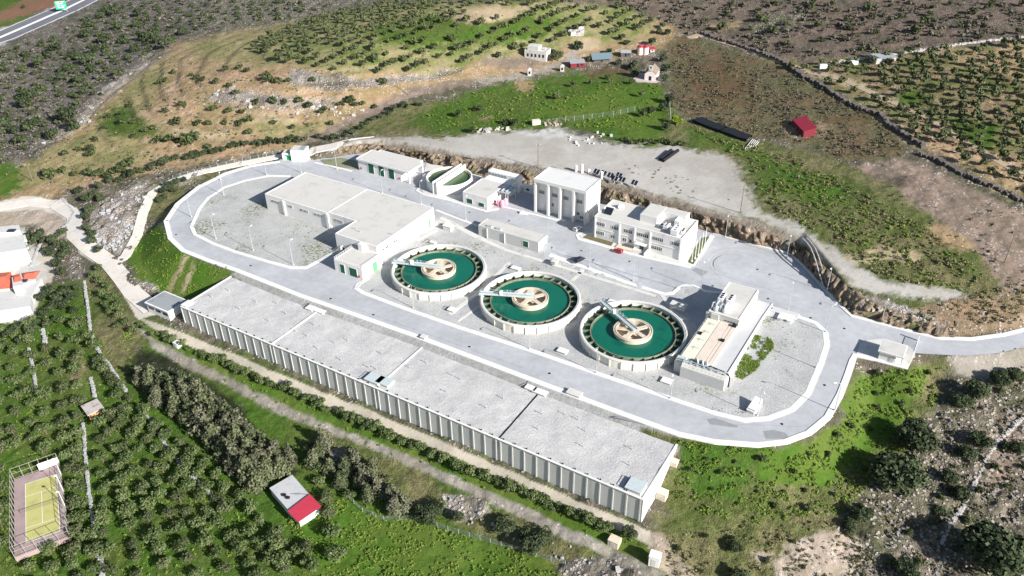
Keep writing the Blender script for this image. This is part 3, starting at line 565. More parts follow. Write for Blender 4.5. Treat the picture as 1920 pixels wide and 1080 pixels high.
ribbon('k', ppw([(622,476),(574,502),(545,502),(500,490),(440,472),(400,457),(366,440),(359,425),(366,410),(374,392),(390,372),(420,352),(460,339),(505,330),(545,331)]), 1.5, KERB, hplat, .17, .5, 0, mb=kb)
ribbon('k', ppw([(690,522),(672,533),(668,541),(680,549),(760,579),(860,614),(1000,659),(1100,694),(1250,745),(1340,775),(1395,788),(1440,785),(1485,768),(1515,738),(1540,680),(1550,648),(1548,624),(1530,606),(1490,592)]), 1.7, KERB, hplat, .17, .5, 0, mb=kb)
ribbon('k', ppw([(1360,550),(1322,546),(1300,536),(1285,535),(1272,541),(1262,550),(1245,552),(1180,532),(1100,503),(1030,478)]), 1.3, KERB, hplat, .17, .5, 0, mb=kb)
ribbon('k', ppw([(896,424),(830,399),(818,394)]), 1.2, KERB, hplat, .17, .5, 0, mb=kb)
# road kerb north of the street: digester, sludge yard, office garden
ribbon('k', ppw([(786,352),(782,358),(795,365),(840,375),(868,384),(910,396),(935,392)]), 1.1, KERB, hplat, .17, .5, 0, mb=kb)
ribbon('k', ppw([(945,388),(1000,402),(1040,412),(1060,414)]), 1.0, KERB, hplat, .17, .5, 0, mb=kb)
ribbon('k', ppw([(1092,437),(1082,441),(1086,449),(1120,458),(1180,476),(1296,502)]), 1.3, KERB, hplat, .17, .5, 0, mb=kb)
tag(kb.build('kerb', KERB), kind='structure')
sheet('paved_forecourt', ppw([(1085,448),(1092,436),(1118,438),(1300,470),(1334,437),(1318,470),(1296,500),(1180,474)]), CONC, hplat, .13, 3, skirt=.2)
sheet('digester_yard', ppw([(786,350),(795,363),(868,382),(870,345),(905,330),(860,316),(800,305)]), CONC, hplat, .12, 3, skirt=.2)
sheet('garden_verge', ppw([(1092,446),(1100,441),(1150,455),(1146,462)]), gravel_mat('planting_bed', (.16, .14, .08), 1.), hplat, .2, 2)
sheet('garden_verge', ppw([(1300,497),(1316,470),(1330,444),(1318,446),(1300,470),(1290,492)]), gravel_mat('lawn_verge', (.10, .12, .05), 1.), hplat, .2, 2)
sheet('grass_verge', ppw([(600,300),(640,296),(668,302),(672,318),(640,314),(610,308)]), gravel_mat('sparse_grass_verge', (.26, .26, .17), 1.), hplat, .12, 2)
# concrete paths across the tank court
pt = MB()
for L_, w in (([(826,408),(870,432),(950,470),(1010,488),(1120,522),(1230,556)], 1.6), ([(668,541),(722,482)], 1.2), ([(842,590),(900,548),(955,492)], 1.5), ([(858,603),(905,570)], 1.), ([(1093,505),(1072,528)], 1.4), ([(820,432),(782,452)], 1.2), ([(1240,552),(1262,585),(1290,600)], 1.4)):
    ribbon('p', ppw(L_), w, CONC, hplat, .2, .3, 0, mb=pt)
tag(pt.build('footpath', CONC), kind='structure')
for L_ in ([(1296,506),(1306,502),(1328,510),(1316,518)], [(1430,808),(1450,806),(1474,812),(1480,822),(1436,824)], [(1325,786),(1340,784),(1384,798),(1382,802),(1332,796)], [(1148,782),(1160,780),(1252,800),(1250,806)]):
    sheet('asphalt_patch', ppw(L_), ASPHD, hplat, .012, 3)
am = MB()
for (cx_, cy_, r_, a0_, a1_) in ((1388,500,9.5,20,200),(1388,500,10.6,10,215),(1392,500,13,30,190),(1392,501,14.2,30,170),(1380,498,7,60,230),(1380,498,8,60,240)):
    c_ = px_on_plat(cx_, cy_); ribbon('a', [(c_[0]+r_*math.cos(math.radians(t)), c_[1]+r_*math.sin(math.radians(t))) for t in range(a0_, a1_, 6)], .28, ASPHD, hplat, .012, .01, mb=am)
tag(am.build('tyre_marks', mat('tyre_mark', (.33,.335,.345), .85, .08, 1.)), kind='structure')
cm_ = MB(); _r = random.Random(4)
for a_, b_ in (((1296,500),(1500,560)),((740,604),(980,690)),((1060,478),(1290,545)),((1380,796),(1500,800)),((600,556),(760,612))):
    P_ = [((a_[0]+(b_[0]-a_[0])*k/14+_r.uniform(-1.5,1.5)), (a_[1]+(b_[1]-a_[1])*k/14+_r.uniform(-1,1))) for k in range(15)]; ribbon('c', ppw(P_), .12, ASPHD, hplat, .014, .01, mb=cm_)
tag(cm_.build('road_cracks', ASPHD), kind='structure')
# roads outside the plant
hoff = lambda x, y: height(x, y)
gw = lambda L_: [tuple(G(a, b)[:2]) for a, b in L_]
ribbon('concrete_road', gw([(-60,392),(0,388),(60,379),(105,384),(140,404),(140,440),(165,464),(205,492),(228,520),(250,550),(285,580)]), 6.5, CONCROAD, hoff, .3, 1.2)
ribbon('concrete_road', gw([(212,500),(236,480),(258,440),(270,395),(286,362),(320,342),(370,325),(430,312),(530,292)]), 4.2, CONCROAD, hoff, .3, 1.2)
ribbon('concrete_road', gw([(575,288),(620,276),(660,266),(700,262)]), 7, CONCROAD, hoff, .3, 1.2)
ribbon('motorway', gw([(-220,135),(-100,102),(0,72),(60,46),(120,20),(175,-8),(240,-40)]), 27, MOTOR, hoff, .5, 1.5)
for sh, w, nm in ((-13, .9, 'marking'), (0, 2.6, 'median'), (13.0, .9, 'marking'), (6.2, .25, 'lane'), (-6.2, .25, 'lane')):
    tag(ribbon('motorway_'+('median_barrier' if nm == 'median' else 'line'), gw([(-220,135),(-100,102),(0,72),(60,46),(120,20),(175,-8),(240,-40)]), w, KERB, hoff, .9 if nm == 'median' else .53, .3, sh), kind='structure')
ribbon('dirt_track', gw([(1290,72),(1310,66),(1340,74),(1380,86),(1420,98),(1480,122),(1515,136)]), 4, mat('dirt_surface', (.36, .28, .20), .95, .15, .5), hoff, .25, .6)
ribbon('dirt_track', gw([(1515,136),(1580,150),(1640,178),(1690,200),(1740,222),(1800,262),(1900,320),(1960,350)]), 3, mat('dirt_surface', (.36, .28, .20)), hoff, .25, .6)
# ------------------------------------------------------------------ rock faces
def rock_face(name, toe, top, label, seed=0, rows=16, m=None, amp=1.0):
    T = [px_on_plat(a, b) if isinstance(b, (int, float)) else b for a, b in toe]; 
    T = [Vector(t) for t in T]; U_ = [G(a, b)+Vector((0,0,.25)) for a, b in top]
    def resample(P, n):
        d = [0]
        for i in range(1, len(P)): d.append(d[-1]+(P[i]-P[i-1]).length)
        o = []
        for k in range(n):
            s = d[-1]*k/(n-1); i = 1
            while i < len(P)-1 and d[i] < s: i += 1
            t = (s-d[i-1])/max(1e-6, d[i]-d[i-1]); o.append(P[i-1].lerp(P[i], t))
        return o, d[-1]
    _, L_ = resample(U_, 2); n = int(L_/.55); A, _ = resample(T, n); B, _ = resample(U_, n)
    X = []; 
    for j in range(rows+1):
        t = j/rows
        for i in range(n):
            p = A[i].lerp(B[i], t); X.append((p.x, p.y, p.z))
    X = np.array(X); s = np.tile(np.arange(n)*.55, rows+1); tt = np.repeat(np.arange(rows+1)/rows, n)
    nrm = np.array([Ux*0-Vx, -Vy, .25])
    hh = tt*7
    w = np.sin(np.clip(tt, 0, 1)*math.pi)**.5
    f = fbm(s, hh*1.0, 5., 4, seed)*3.4+np.abs(fbm(s, hh*.45, 2.6, 3, seed+5))*4.2+vnoise(s, hh*.8, 1.1, seed+9)*1.1-.6
    X = X+nrm[None]*(f*w*amp+.5)[:, None]
    mb = MB(); fs = []
    for j in range(rows):
        for i in range(n-1): fs.append((j*n+i, j*n+i+1, (j+1)*n+i+1, (j+1)*n+i))
    mb.add([tuple(x) for x in X], fs); o = mb.build(name, m or CLIFF); tag(o, kind='structure'); return o
def cliff_mat():
    m = bpy.data.materials.new('cut_rock'); m.use_nodes = True; nt = m.node_tree; L = nt.links.new; b = nt.nodes['Principled BSDF']; b.inputs['Roughness'].default_value = .95; b.inputs['Specular IOR Level'].default_value = .1
    g = nd(nt, 'ShaderNodeNewGeometry')
    def noise(s, d=4, r=.65, sz=1): 
        mp = nd(nt, 'ShaderNodeMapping'); mp.inputs['Scale'].default_value = (1, 1, sz); L(g.outputs['Position'], mp.inputs[0])
        n = nd(nt, 'ShaderNodeTexNoise'); n.inputs['Scale'].default_value = s; n.inputs['Detail'].default_value = d; n.inputs['Roughness'].default_value = r; L(mp.outputs[0], n.inputs['Vector']); return n.outputs['Fac']
    r = nd(nt, 'ShaderNodeValToRGB'); L(noise(.5, 6, .75, .5), r.inputs[0]); cr = r.color_ramp
    cr.elements[0].position = .32; cr.elements[0].color = (.045, .035, .028, 1); cr.elements[1].position = .72; cr.elements[1].color = (.50, .44, .37, 1)
    for p, c in ((.43, (.14, .105, .075, 1)), (.50, (.33, .245, .175, 1)), (.56, (.20, .165, .13, 1)), (.63, (.40, .33, .26, 1))): e = cr.elements.new(p); e.color = c
    r2 = nd(nt, 'ShaderNodeMapRange'); L(noise(.22, 4, .6), r2.inputs[0]); r2.inputs[1].default_value = .55; r2.inputs[2].default_value = .68
    mx = nd(nt, 'ShaderNodeMix', data_type='RGBA'); L(r2.outputs[0], mx.inputs[0]); L(r.outputs[0], mx.inputs[6]); mx.inputs[7].default_value = (.12, .13, .06, 1)
    L(mx.outputs[2], b.inputs['Base Color']); bp = nd(nt, 'ShaderNodeBump'); bp.inputs['Strength'].default_value = 1.; bp.inputs['Distance'].default_value = 1.2; L(noise(.9, 6, .75, .6), bp.inputs['Height']); L(bp.outputs[0], b.inputs['Normal'])
    return m
CLIFF = cliff_mat()
rock_face('rock_face', [(620,296),(660,289),(700,286),(745,292),(790,302),(850,315),(900,329),(960,345),(1030,358),(1130,380),(1240,408),(1338,436),(1420,458),(1488,476)],
  [(640,276),(680,270),(720,273),(765,279),(800,286),(860,293),(900,300),(960,312),(1030,325),(1140,352),(1240,382),(1335,408),(1400,424),(1480,450)], '')
rock_face('rock_face', [(1488,478),(1512,500),(1540,530),(1570,563),(1600,590),(1640,600),(1700,616)], [(1490,452),(1520,476),(1556,508),(1590,535),(1620,556),(1660,576),(1720,598)], '', 31, amp=1.1)
rock_face('rock_face', [(1720,620),(1760,630),(1790,632)], [(1730,605),(1765,600),(1800,602)], '', 51, amp=.8)
# ------------------------------------------------------------------ local frames
class Fr:
    def __init__(s, loc, rz=ANG):
        s.o = np.array(loc[:3], float); s.rz = rz; c, n = math.cos(rz), math.sin(rz); s.ex = np.array([c, n, 0]); s.ey = np.array([-n, c, 0])
    def l(s, p): d = np.array(p[:3])-s.o; return (float(d@s.ex), float(d@s.ey), float(d[2]))
    def hor(s, px, py, z): p = at(px, py, s.o[2]+z); return s.l(p)[:2]
    def fr(s, px, py, y=0.):
        d = ray(px, py); t = (y-(CP-s.o)@s.ey)/(d@s.ey); p = CP+d*t; q = s.l(p); return (q[0], q[2])
    def sd(s, px, py, x=0.):
        d = ray(px, py); t = (x-(CP-s.o)@s.ex)/(d@s.ex); p = CP+d*t; q = s.l(p); return (q[1], q[2])
def site(px, py, z, zb):
    """frame whose origin lies under roof corner (px,py,z)"""
    p = at(px, py, z); return Fr((p[0], p[1], zb))
def parapet(mb, poly, z, h=.25, w=.3, mi=0):
    n = len(poly); ar = sum(poly[i][0]*poly[(i+1) % n][1]-poly[(i+1) % n][0]*poly[i][1] for i in range(n))
    if ar < 0: poly = poly[::-1]
    inn = []
    for i in range(n):
        p = Vector(poly[i-1]); c = Vector(poly[i]); q = Vector(poly[(i+1) % n]); a = (c-p).normalized(); b = (q-c).normalized()
        na = Vector((-a.y, a.x)); nb = Vector((-b.y, b.x)); k = na+nb; k = k/max(.3, k.length_squared/2) if k.length > 0 else na
        inn.append(c+k*w)
    vs = [(x, y, z) for x, y in poly]+[(x, y, z+h) for x, y in poly]+[(p.x, p.y, z+h) for p in inn]+[(p.x, p.y, z) for p in inn]
    fs = []
    for i in range(n):
        j = (i+1) % n
        for k in range(3): fs.append((k*n+i, k*n+j, (k+1)*n+j, (k+1)*n+i))
    mb.add(vs, fs, mi)
def windows(F_, root, a, b, n, y=0., pane='window', depth=.12, side=None, frame=WHITE, glass=GLASS):
    """a row of n narrow panes between pixel corners a (top left) and b (bottom right) on the front plane; the frame is the part, the panes its sub-part"""
    f = F_.fr if side is None else F_.sd
    k = y if side is None else side
    x0, z1 = f(*a, k); x1, z0 = f(*b, k)
    # level the strip: take height from its own width
    w = MB(); g = MB(); s = (x1-x0)/n
    def bx(m_, xa, xb, ya, yb, za, zb):
        if side is None: m_.box(xa, xb, ya, yb, za, zb)
        else: m_.box(min(k-ya, k-yb), max(k-ya, k-yb), xa, xb, za, zb)
    h = getattr(F_, 'wh', 1.1); zc = getattr(F_, 'wz', (z0+z1)/2); za, zb = zc-h/2, zc+h/2
    bx(w, x0-.15, x1+.15, k-.07 if side is None else -.07, k+.02 if side is None else .02, za-.12, za-.003); bx(w, x0-.15, x1+.15, k-.07 if side is None else -.07, k+.02 if side is None else .02, zb+.003, zb+.12)
    for i in range(n+1): xx = x0+s*i; bx(w, xx-.09, xx+.09, k-.06 if side is None else -.06, k+.02 if side is None else .02, za, zb)
    for i in range(n): bx(g, x0+s*i+.09, x0+s*(i+1)-.09, k-.03 if side is None else -.03, k+.02 if side is None else .02, za, zb)
    o = w.build('window', frame, root); g.build('pane', glass, o); return o
def door(F_, root, a, b, m, y=0., name='door', side=None, zb=0., proud=.06):
    f = F_.fr if side is None else F_.sd; k = y if side is None else side
    x0, z1 = f(*a, k); x1, _ = f(*b, k)
    if x1 < x0: x0, x1 = x1, x0
    mb = MB(); fr = MB(); n = 4
    for i in range(n):
        za = zb+(z1-zb)*i/n; zc = zb+(z1-zb)*(i+1)/n
        if side is None: mb.box(x0, x1, k-proud, k+.02, za+.02, zc-.02)
        else: mb.box(k-.02, k+proud, x0, x1, za+.02, zc-.02)
    o = mb.build(name, m, root)
    w = .14
    if side is None: fr.box(x0-w, x0-.003, k-proud-.03, k+.02, zb, z1+w); fr.box(x1+.003, x1+w, k-proud-.03, k+.02, zb, z1+w); fr.box(x0, x1, k-proud-.03, k+.02, z1+.003, z1+w)
    else: fr.box(k-.02, k+proud+.03, x0-w, x0-.003, zb, z1+w); fr.box(k-.02, k+proud+.03, x1+.003, x1+w, zb, z1+w); fr.box(k-.02, k+proud+.03, x0, x1, z1+.003, z1+w)
    fr.build('frame', WHITE, o); return o
def rod(mb, a, b, r=.04): mb.tube([a, b], r, 5)
def railing(pts, root, m=STEEL, h=1.0, step=1.5, name='railing', r=.03):
    mb = MB()
    for i in range(len(pts)-1):
        a = Vector(pts[i]); b = Vector(pts[i+1]); L_ = (b-a).length; n = max(1, round(L_/step)); up = Vector((0, 0, h))
        mb.bar(a+up, b+up, r*2); mb.bar(a+up*.5, b+up*.5, r*1.5)
        for k in range(n+1): p = a.lerp(b, k/n); mb.bar(p, p+up, r*2)
    return mb.build(name, m, root)
# ------------------------------------------------------------------ covered basin with the buttressed wall
ZT_ = -1.2
A0 = at(339, 575, ZT_); B0 = at(1206, 937, ZT_); C0 = at(441, 507.5, ZT_)
fb = Fr((A0[0], A0[1], -9.4)); LB = fb.l(B0)[0]; DB = fb.l(C0)[1]; HB = ZT_+9.4
rb = empty('covered_basin', fb.o, ANG, 'long concrete basin with gravel covered roof and a row of front buttresses', 'basin')
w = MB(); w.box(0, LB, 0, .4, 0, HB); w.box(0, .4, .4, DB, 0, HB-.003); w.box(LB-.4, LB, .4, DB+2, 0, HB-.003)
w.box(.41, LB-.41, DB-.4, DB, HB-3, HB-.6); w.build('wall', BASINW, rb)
# thin whiter skin on the end wall, sunlight put into its colour
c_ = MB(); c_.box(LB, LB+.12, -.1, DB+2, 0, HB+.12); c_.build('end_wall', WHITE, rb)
cp = MB(); cp.box(-.15, LB+.1, -.22, .38, HB+.003, HB+.18); cp.box(-.15, .4, .385, DB, HB+.003, HB+.18); cp.box(LB-.45, LB-.003, .385, DB+2, HB+.003, HB+.14); cp.build('coping', KERB, rb)
seg = LB/4.; nb = 11
for s in range(4):
    for k in range(nb+1):
        x = s*seg+k*(seg-1.5)/nb+.75 if 0 < s < 4 else s*seg+k*(seg-.75)/nb
        if s == 3: x = s*seg+.75+k*(seg-1.4)/nb
        m_ = MB(); x = max(.02, min(LB-.5, x))
        m_.add([(x-.19, -.2, 0), (x+.19, -.2, 0), (x+.19, -.001, 0), (x-.19, -.001, 0), (x-.19, -.17, HB-.55), (x+.19, -.17, HB-.55), (x+.19, -.001, HB-.1), (x-.19, -.001, HB-.1)], [(3,2,1,0),(4,5,6,7),(0,1,5,4),(1,2,6,5),(2,3,7,6),(3,0,4,7)])
        m_.build('buttress', BASINW, rb)
for s in range(4):
    g = MB(); nxs = 46; nys = 30; x0 = s*seg+(.4 if s == 0 else .25); x1 = (s+1)*seg-(.46 if s == 3 else .25); y0 = .39; y1 = DB+3
    vs = [];
    for j in range(nys+1):
        for i in range(nxs+1):
            X_ = x0+(x1-x0)*i/nxs; Y_ = y0+(y1-y0)*j/nys
            vs.append((X_, Y_, HB-.02+.12*float(fbm(np.array([X_+s*50]), np.array([Y_]), 3, 3, 5)[0])*min(1, Y_/2)))
    g.add(vs, [(j*(nxs+1)+i, j*(nxs+1)+i+1, (j+1)*(nxs+1)+i+1, (j+1)*(nxs+1)+i) for j in range(nys) for i in range(nxs)]); g.build('gravel_roof', GROOF, rb)
for s in (1, 2, 3):
    j = MB(); x = s*seg; j.box(x-.24, x+.24, .39, DB+1, HB-.5, HB+(.22 if s < 3 else .03)); j.build('expansion_joint', KERB if s < 3 else DARK, rb)
gs = MB(); 
for k in range(46):
    x = 1.8+k*(LB-3)/46; gs.box(x-.12, x+.16, .45, .8, HB, HB+.42)
gs.build('drain_outlet', DARK, rb)
# gravel bank between road and roof
E_ = ppw([(437,506),(560,553),(680,596),(790,636),(930,690),(1070,743),(1180,785),(1272,820)])
def hslope(x, y): return height(x, y)
# hatches, slabs and pipes standing on the basin roof
hooks = [(398,558),(430,546),(450,580),(481,567),(505,603),(537,589),(577,631),(590,610),(597,655),(628,644),(653,640),(640,676),(692,690),(706,693),(716,664),(768,690),(800,681),(838,736),(850,705),(864,712),(912,765),(944,748),(1017,777),(1010,806),(1085,788),(1098,809),(1094,838),(1186,843),(1181,873),(1060,778),(555,622),(520,570)]
protoh = None
def vent_pipe():
    m_ = MB(); m_.tube([(0,0,-.1),(0,0,.75),(.05,0,.92),(.2,0,1.02),(.4,0,1.0),(.52,0,.85),(.55,0,.68)], .085, 6); return m_.build('vent_pipe', STEEL)
for i, (a, b) in enumerate(hooks):
    p = at(a, b, ZT_)
    if protoh is None: o = vent_pipe(); protoh = o
    else: o = protoh.copy(); COL.objects.link(o)
    place(o, p, ANG+math.pi+random.uniform(-.3, .3), 1.15, 'grey gooseneck vent pipe rising from the gravel basin roof', 'vent pipes on the gravel basin roof'); o['category'] = 'vent pipe'
def slab(px, py, z, L_, D_, h, label, m=KERB, name='access_hatch', cat='hatch', lid=True, rz=ANG, legs=False):
    p = at(px, py, z); r = empty(name, p, rz, label, cat); m_ = MB(); m_.box(-L_/2, L_/2, -D_/2, D_/2, -.3, h-.12); m_.build('base', CONC, r)
    t = MB(); t.box(-L_/2-.15, L_/2+.15, -D_/2-.15, D_/2+.15, h-.117, h+.05, bev=.04); t.build('lid', m, r)
    if legs: railing([(-L_/2-.3, -D_/2+.2, h*.3), (-L_/2-.3, D_/2, h*.3)], r, DARK, .9, 1.5, 'handrail', .05)
    return r
slab(703,713,ZT_,5.2,3.6,.9,'pale metal hatch cover beside the white basin joint, left of a pair', LSTEEL, legs=True)
slab(722,718,ZT_,4.6,3.4,.9,'pale metal hatch cover touching the right side of the white basin joint', LSTEEL)
slab(1192,914,ZT_,4.2,4.0,.9,'pale metal hatch cover in the far right front corner of the basin roof', LSTEEL, legs=True)
slab(352,571,ZT_,2.6,3.2,.5,'small white hatch slab in the left front corner of the basin roof', KERB)
slab(583,579,ZT_,3.0,2.2,.55,'white slab beside the leftmost joint under the road bank', KERB, legs=True)
slab(600,583,ZT_,4.6,2.4,.5,'low white slab right of the leftmost basin joint', KERB)
slab(612,575,-.8,5.2,1.0,.9,'long concrete box sunk in the bank above the leftmost joint', CONC)
slab(997,728,ZT_,3.2,2.8,.7,'white slab over the end of the black basin joint', KERB, legs=True)
slab(1015,735,ZT_,4.2,3.2,.7,'wide white slab right of the black basin joint', KERB)
slab(1030,730,-.9,3.4,1.2,.8,'concrete box between the basin slabs and the road bank', CONC)
slab(1077,742,-.4,4.2,2.2,1.3,'pale concrete valve box standing against the lower road kerb', CONC, name='valve_box', cat='valve box')
slab(795,636,-.3,1.8,1.6,1.2,'small concrete valve box where the middle joint meets the road', CONC, name='valve_box', cat='valve box')
# ------------------------------------------------------------------ clarifiers
WATER = mat('green_water', (.005, .110, .068), .22, .12, .16, .05, 2.5, dirt=(.005, .062, .045), spec=.4)
WATERD = mat('dark_green_water', (.012, .05, .032), .3, .15, .5, spec=.35)
TWHITE = mat('tank_render', (.64, .62, .555), .8, .08, .6, .05, dirt=(.52, .48, .38), streak=True)
RIMM = mat('tank_rim', (.56, .56, .535), .8, .08, .8, dirt=(.50, .49, .45))
DRUM = mat('drum_concrete', (.56, .49, .385), .85, .12, .6, .1, dirt=(.36, .27, .18))
CHAN = mat('channel_concrete', (.20, .215, .15), .9, .2, .8, .1, dirt=(.06, .08, .045))
BEAM = mat('channel_beam', (.12, .15, .10), .9, .2, .8, dirt=(.05, .07, .04))
def clarifier(cx, cy, end, label, left, seed):
    z0 = 0.; rt = empty('settling_tank', (cx, cy, z0), 0, label, 'tank', 'round settling tanks in the gravel court')
    o = MB(); o.lathe([(16.9,-.3),(16.9,2.75),(17.05,2.78),(17.05,3.0),(16.75,3.02)], 96); o.lathe([(16.2,3.0),(16.15,2.5)]); o.lathe([(16.15,2.5),(16.12,.8)], 96); o.build('outer_wall', TWHITE, rt, smooth=False)
    r_ = MB(); r_.lathe([(16.82,3.01),(16.8,3.14),(16.45,3.14),(16.43,3.03),(16.05,3.03),(16.05,2.6)], 96); r_.build('rim_walkway', RIMM, rt)
    for k in range(28):
        a = 2*math.pi*(k+.5)/28; m_ = MB(); m_.box(16.85, 17.25, -.2, .2, -.25, 2.6); ob = m_.build('buttress', TWHITE, rt); ob.rotation_euler = (0, 0, a)
    c = MB(); c.lathe([(16.15,1.35),(13.7,1.35)], 96); c.build('channel_water', WATERD, rt)
    wq = MB(); wq.lathe([(13.62,1.0),(13.62,2.3),(13.36,2.3),(13.36,1.0)], 96); wq.lathe([(13.34,1.70),(13.1,1.95),(13.05,1.6)], 96); wq.build('overflow_weir', CHAN, rt)
    for k in range(28):
        a = 2*math.pi*(k+.5)/28; m_ = MB(); m_.box(13.75, 16.12, -.14, .14, 1.2, 2.25); ob = m_.build('channel_beam', BEAM, rt); ob.rotation_euler = (0, 0, a)
    wt = MB(); wt.lathe([(13.36,1.75),(9,1.75),(5.9,1.75)], 96); wt.build('water', WATER, rt)
    d = MB(); d.lathe([(6.1,1.2),(6.1,2.75),(6.25,2.8),(6.25,3.15),(5.95,3.17),(5.9,2.9),(5.65,2.9),(5.6,3.2),(5.2,3.2),(5.15,1.0)], 72); d.build('centre_drum', DRUM, rt)
    fl = MB(); fl.lathe([(5.2,1.25),(0.01,1.25)], 48); fl.build('drum_floor', TAN, rt)
    cr = MB(); a0 = math.radians(20)
    for k in range(5):
        a = a0+2*math.pi*k/5; cs, sn = math.cos(a), math.sin(a); w_ = .75
        cr.prism([(cs*.2+sn*w_, sn*.2-cs*w_), (cs*5.2+sn*w_, sn*5.2-cs*w_), (cs*5.2-sn*w_, sn*5.2+cs*w_), (cs*.2-sn*w_, sn*.2+cs*w_)], 2.78+.004*k, 3.1+.004*k)
    cr.lathe([(1.9,2.7),(1.9,3.14),(0.01,3.14)], 24); cr.build('drum_spokes', TAN if False else DRUM, rt)
    # rotating half bridge
    e = at(end[0], end[1], 3.6); dx, dy = e[0]-cx, e[1]-cy; Lb = 17.3; an = math.atan2(dy, dx)
    br = empty('scraper_bridge', (cx, cy, 0), an, left, 'bridge', 'scraper bridges resting on the settling tanks')
    dk = MB(); dk.box(-1.2, Lb, -.75, .75, 3.62, 3.72); dk.build('deck', LSTEEL, br)
    for s in (-1, 1):
        gi = MB(); y = s*.78; gi.box(-1.3, Lb+.1, y-.04, y+.04, 3.35, 4.05); gi.build('side_girder', LSTEEL, br)
    rl = MB()
    for s in (-1, 1):
        y = s*.8; rl.bar((-1, y, 4.75), (Lb, y, 4.75), .05); rl.bar((-1, y, 4.4), (Lb, y, 4.4), .04)
        for k in range(13): x = -1+k*(Lb+1)/12; rl.bar((x, y, 4.05), (x, y, 4.75), .05)
    rl.build('handrail', LSTEEL, br)
    cb = MB(); cb.box(9.3, 10.3, .2, 1.15, 3.9, 5.3, bev=.06); cb.build('control_cabinet', WHITEP, br)
    sc = MB()
    for x in (12.6, 11.0, 9.4, 8.3, 7.4, 6.9): sc.bar((x, -.9, 4), (x, -.9, 1.2), .09)
    sc.bar((12.8, -.9, 1.9), (6.8, -.9, 1.9), .12); sc.build('scraper_arm', LSTEEL, br)
    ms = MB(); ms.tube([(7.6, .9, 3.7), (7.6, .9, 6.2)], .07, 6); ms.tube([(7.0, -.9, 3.7), (7.0, -.9, 5.0)], .06, 6); ms.build('mast', LSTEEL, br)
    wh = MB(); wh.box(15.9, 17.5, -1.25, 1.25, 3.35, 3.6); 
    for s in (-1, 1): wh.tube([(16.6, s*1.15-.12, 3.33), (16.6, s*1.15+.12, 3.33)], .2, 10)
    wh.build('drive_carriage', LSTEEL, br)
    return rt
TC = [(-26.15,251.31),(6.10,230.91),(38.19,211.09)]
clarifier(*TC[0], (734,490), 'round green water settling tank beside the white pump hall, furthest left of the three', 'pale steel scraper bridge spanning the leftmost green tank', 1)
clarifier(*TC[1], (901,549), 'round green water settling tank between two others in the middle of the court', 'pale steel scraper bridge with white cabinet on the middle green tank', 2)
clarifier(*TC[2], (1125.5,562.6), 'round green water settling tank nearest the camera beside the inlet works', 'scraper bridge pointing up left on the rightmost green tank', 3)
# ------------------------------------------------------------------ main hall
RO_ = dict(mats=None)
zt = 7.
fh = site(496.5, 364, zt, 0); LA = fh.hor(613, 400.3, zt)[0]
pA = [(0, 0), (LA, 0)]; b1_ = fh.hor(683, 355.3, zt); b0_ = fh.hor(572, 322.3, zt); DA = (b1_[1]+b0_[1])/2; pA = [(0,0),(LA-.02,0),(LA-.02,DA),(0,DA)]
hall = empty('pump_hall', fh.o, ANG, 'large white flat roofed hall of two joined wings with a long louvred window row', 'building')
y2 = fh.hor(613, 401, zt)[1]; xi, yi = fh.hor(662.5, 416.4, zt); xf, yf = fh.hor(628.5, 440.4, zt); xr, yr = fh.hor(707.6, 463.5, zt); xb, yb = fh.hor(812, 390.5, zt)
xR = (xr+xb)/2; xI = (xi+xf)/2; yF = (yf+yr)/2; D2 = (yb+DA)/2+.1
pB = [(LA+.02, .25), (xI, .25), (xI, yF), (xR, yF), (xR, D2), (LA+.02, D2)]
m_ = MB(); m_.prism(pA, -.4, zt); m_.build('long_wing', WHITE, hall)
m_ = MB(); m_.prism(pB, -.4, zt+.15); m_.build('square_wing', WHITE, hall)
def inset(poly, w):
    mbt = MB(); parapet(mbt, poly, 0, .1, w); n = len(poly); return [(v[0], v[1]) for v in mbt.v[2*n:3*n]]
for nm, P_, z in (('roof', pA, zt), ('roof', pB, zt+.15)):
    m_ = MB(); m_.prism(inset(P_, .35), z-.05, z+.06); o = m_.build(nm, ROOF, hall); m2 = MB(); parapet(m2, P_, z+.003, .22, .35); m2.build('parapet', WHITE, o)
fh.wh = 1.1; fh.wz = 4.75
for a, b, n in (((508.5,381),(524,389),6), ((540,391),(550,397),4), ((563,399),(579,407),6), ((589,407),(605,415),6)): windows(fh, hall, a, b, n)
windows(fh, hall, (627,418), (644,427), 7, .25)
fh.wz = 4.6; windows(fh, hall, (659,455), (675,463), 6, yF)
p_ = MB()
for px_, y_ in ((534.5, 0), ):
    x_ = fh.fr(px_, 395, 0)[0]; p_.box(x_-.5, x_+.5, -.5, -.003, -.3, zt-.5)
p_.build('pilaster', WHITE, hall)
p_ = MB(); x_ = LA; p_.box(x_-.75, x_+.55, -.5, -.003, -.3, zt-.3); p_.box(x_+.56, x_+1.3, -.4, .24, -.3, 1.6); p_.build('downpipe_shaft', WHITE, hall)
fh.wz = 4.4
for a, b, n in (((714,461),(719,457),2), ((722,459),(728,455),2), ((738,452),(744,449),2), ((752,449),(756,446),2), ((806,413),(812,408),3)):
    fh.wh = .7; windows(fh, hall, a, b, n, side=xR)
door(fh, hall, (803,412), (806,408), LGREEN, side=xR, zb=.1)
door(fh, hall, (637,462), (647,470), DARK, y=yF, zb=0)
for a, b in ((664,429),(672,434),(733,439)): m_ = MB(); x_, y_ = fh.hor(a, b, zt+.3); m_.box(x_-1.1, x_+1.1, y_-.15, y_+.15, zt+.2, zt+.5); m_.build('roof_vent', STEEL, hall)
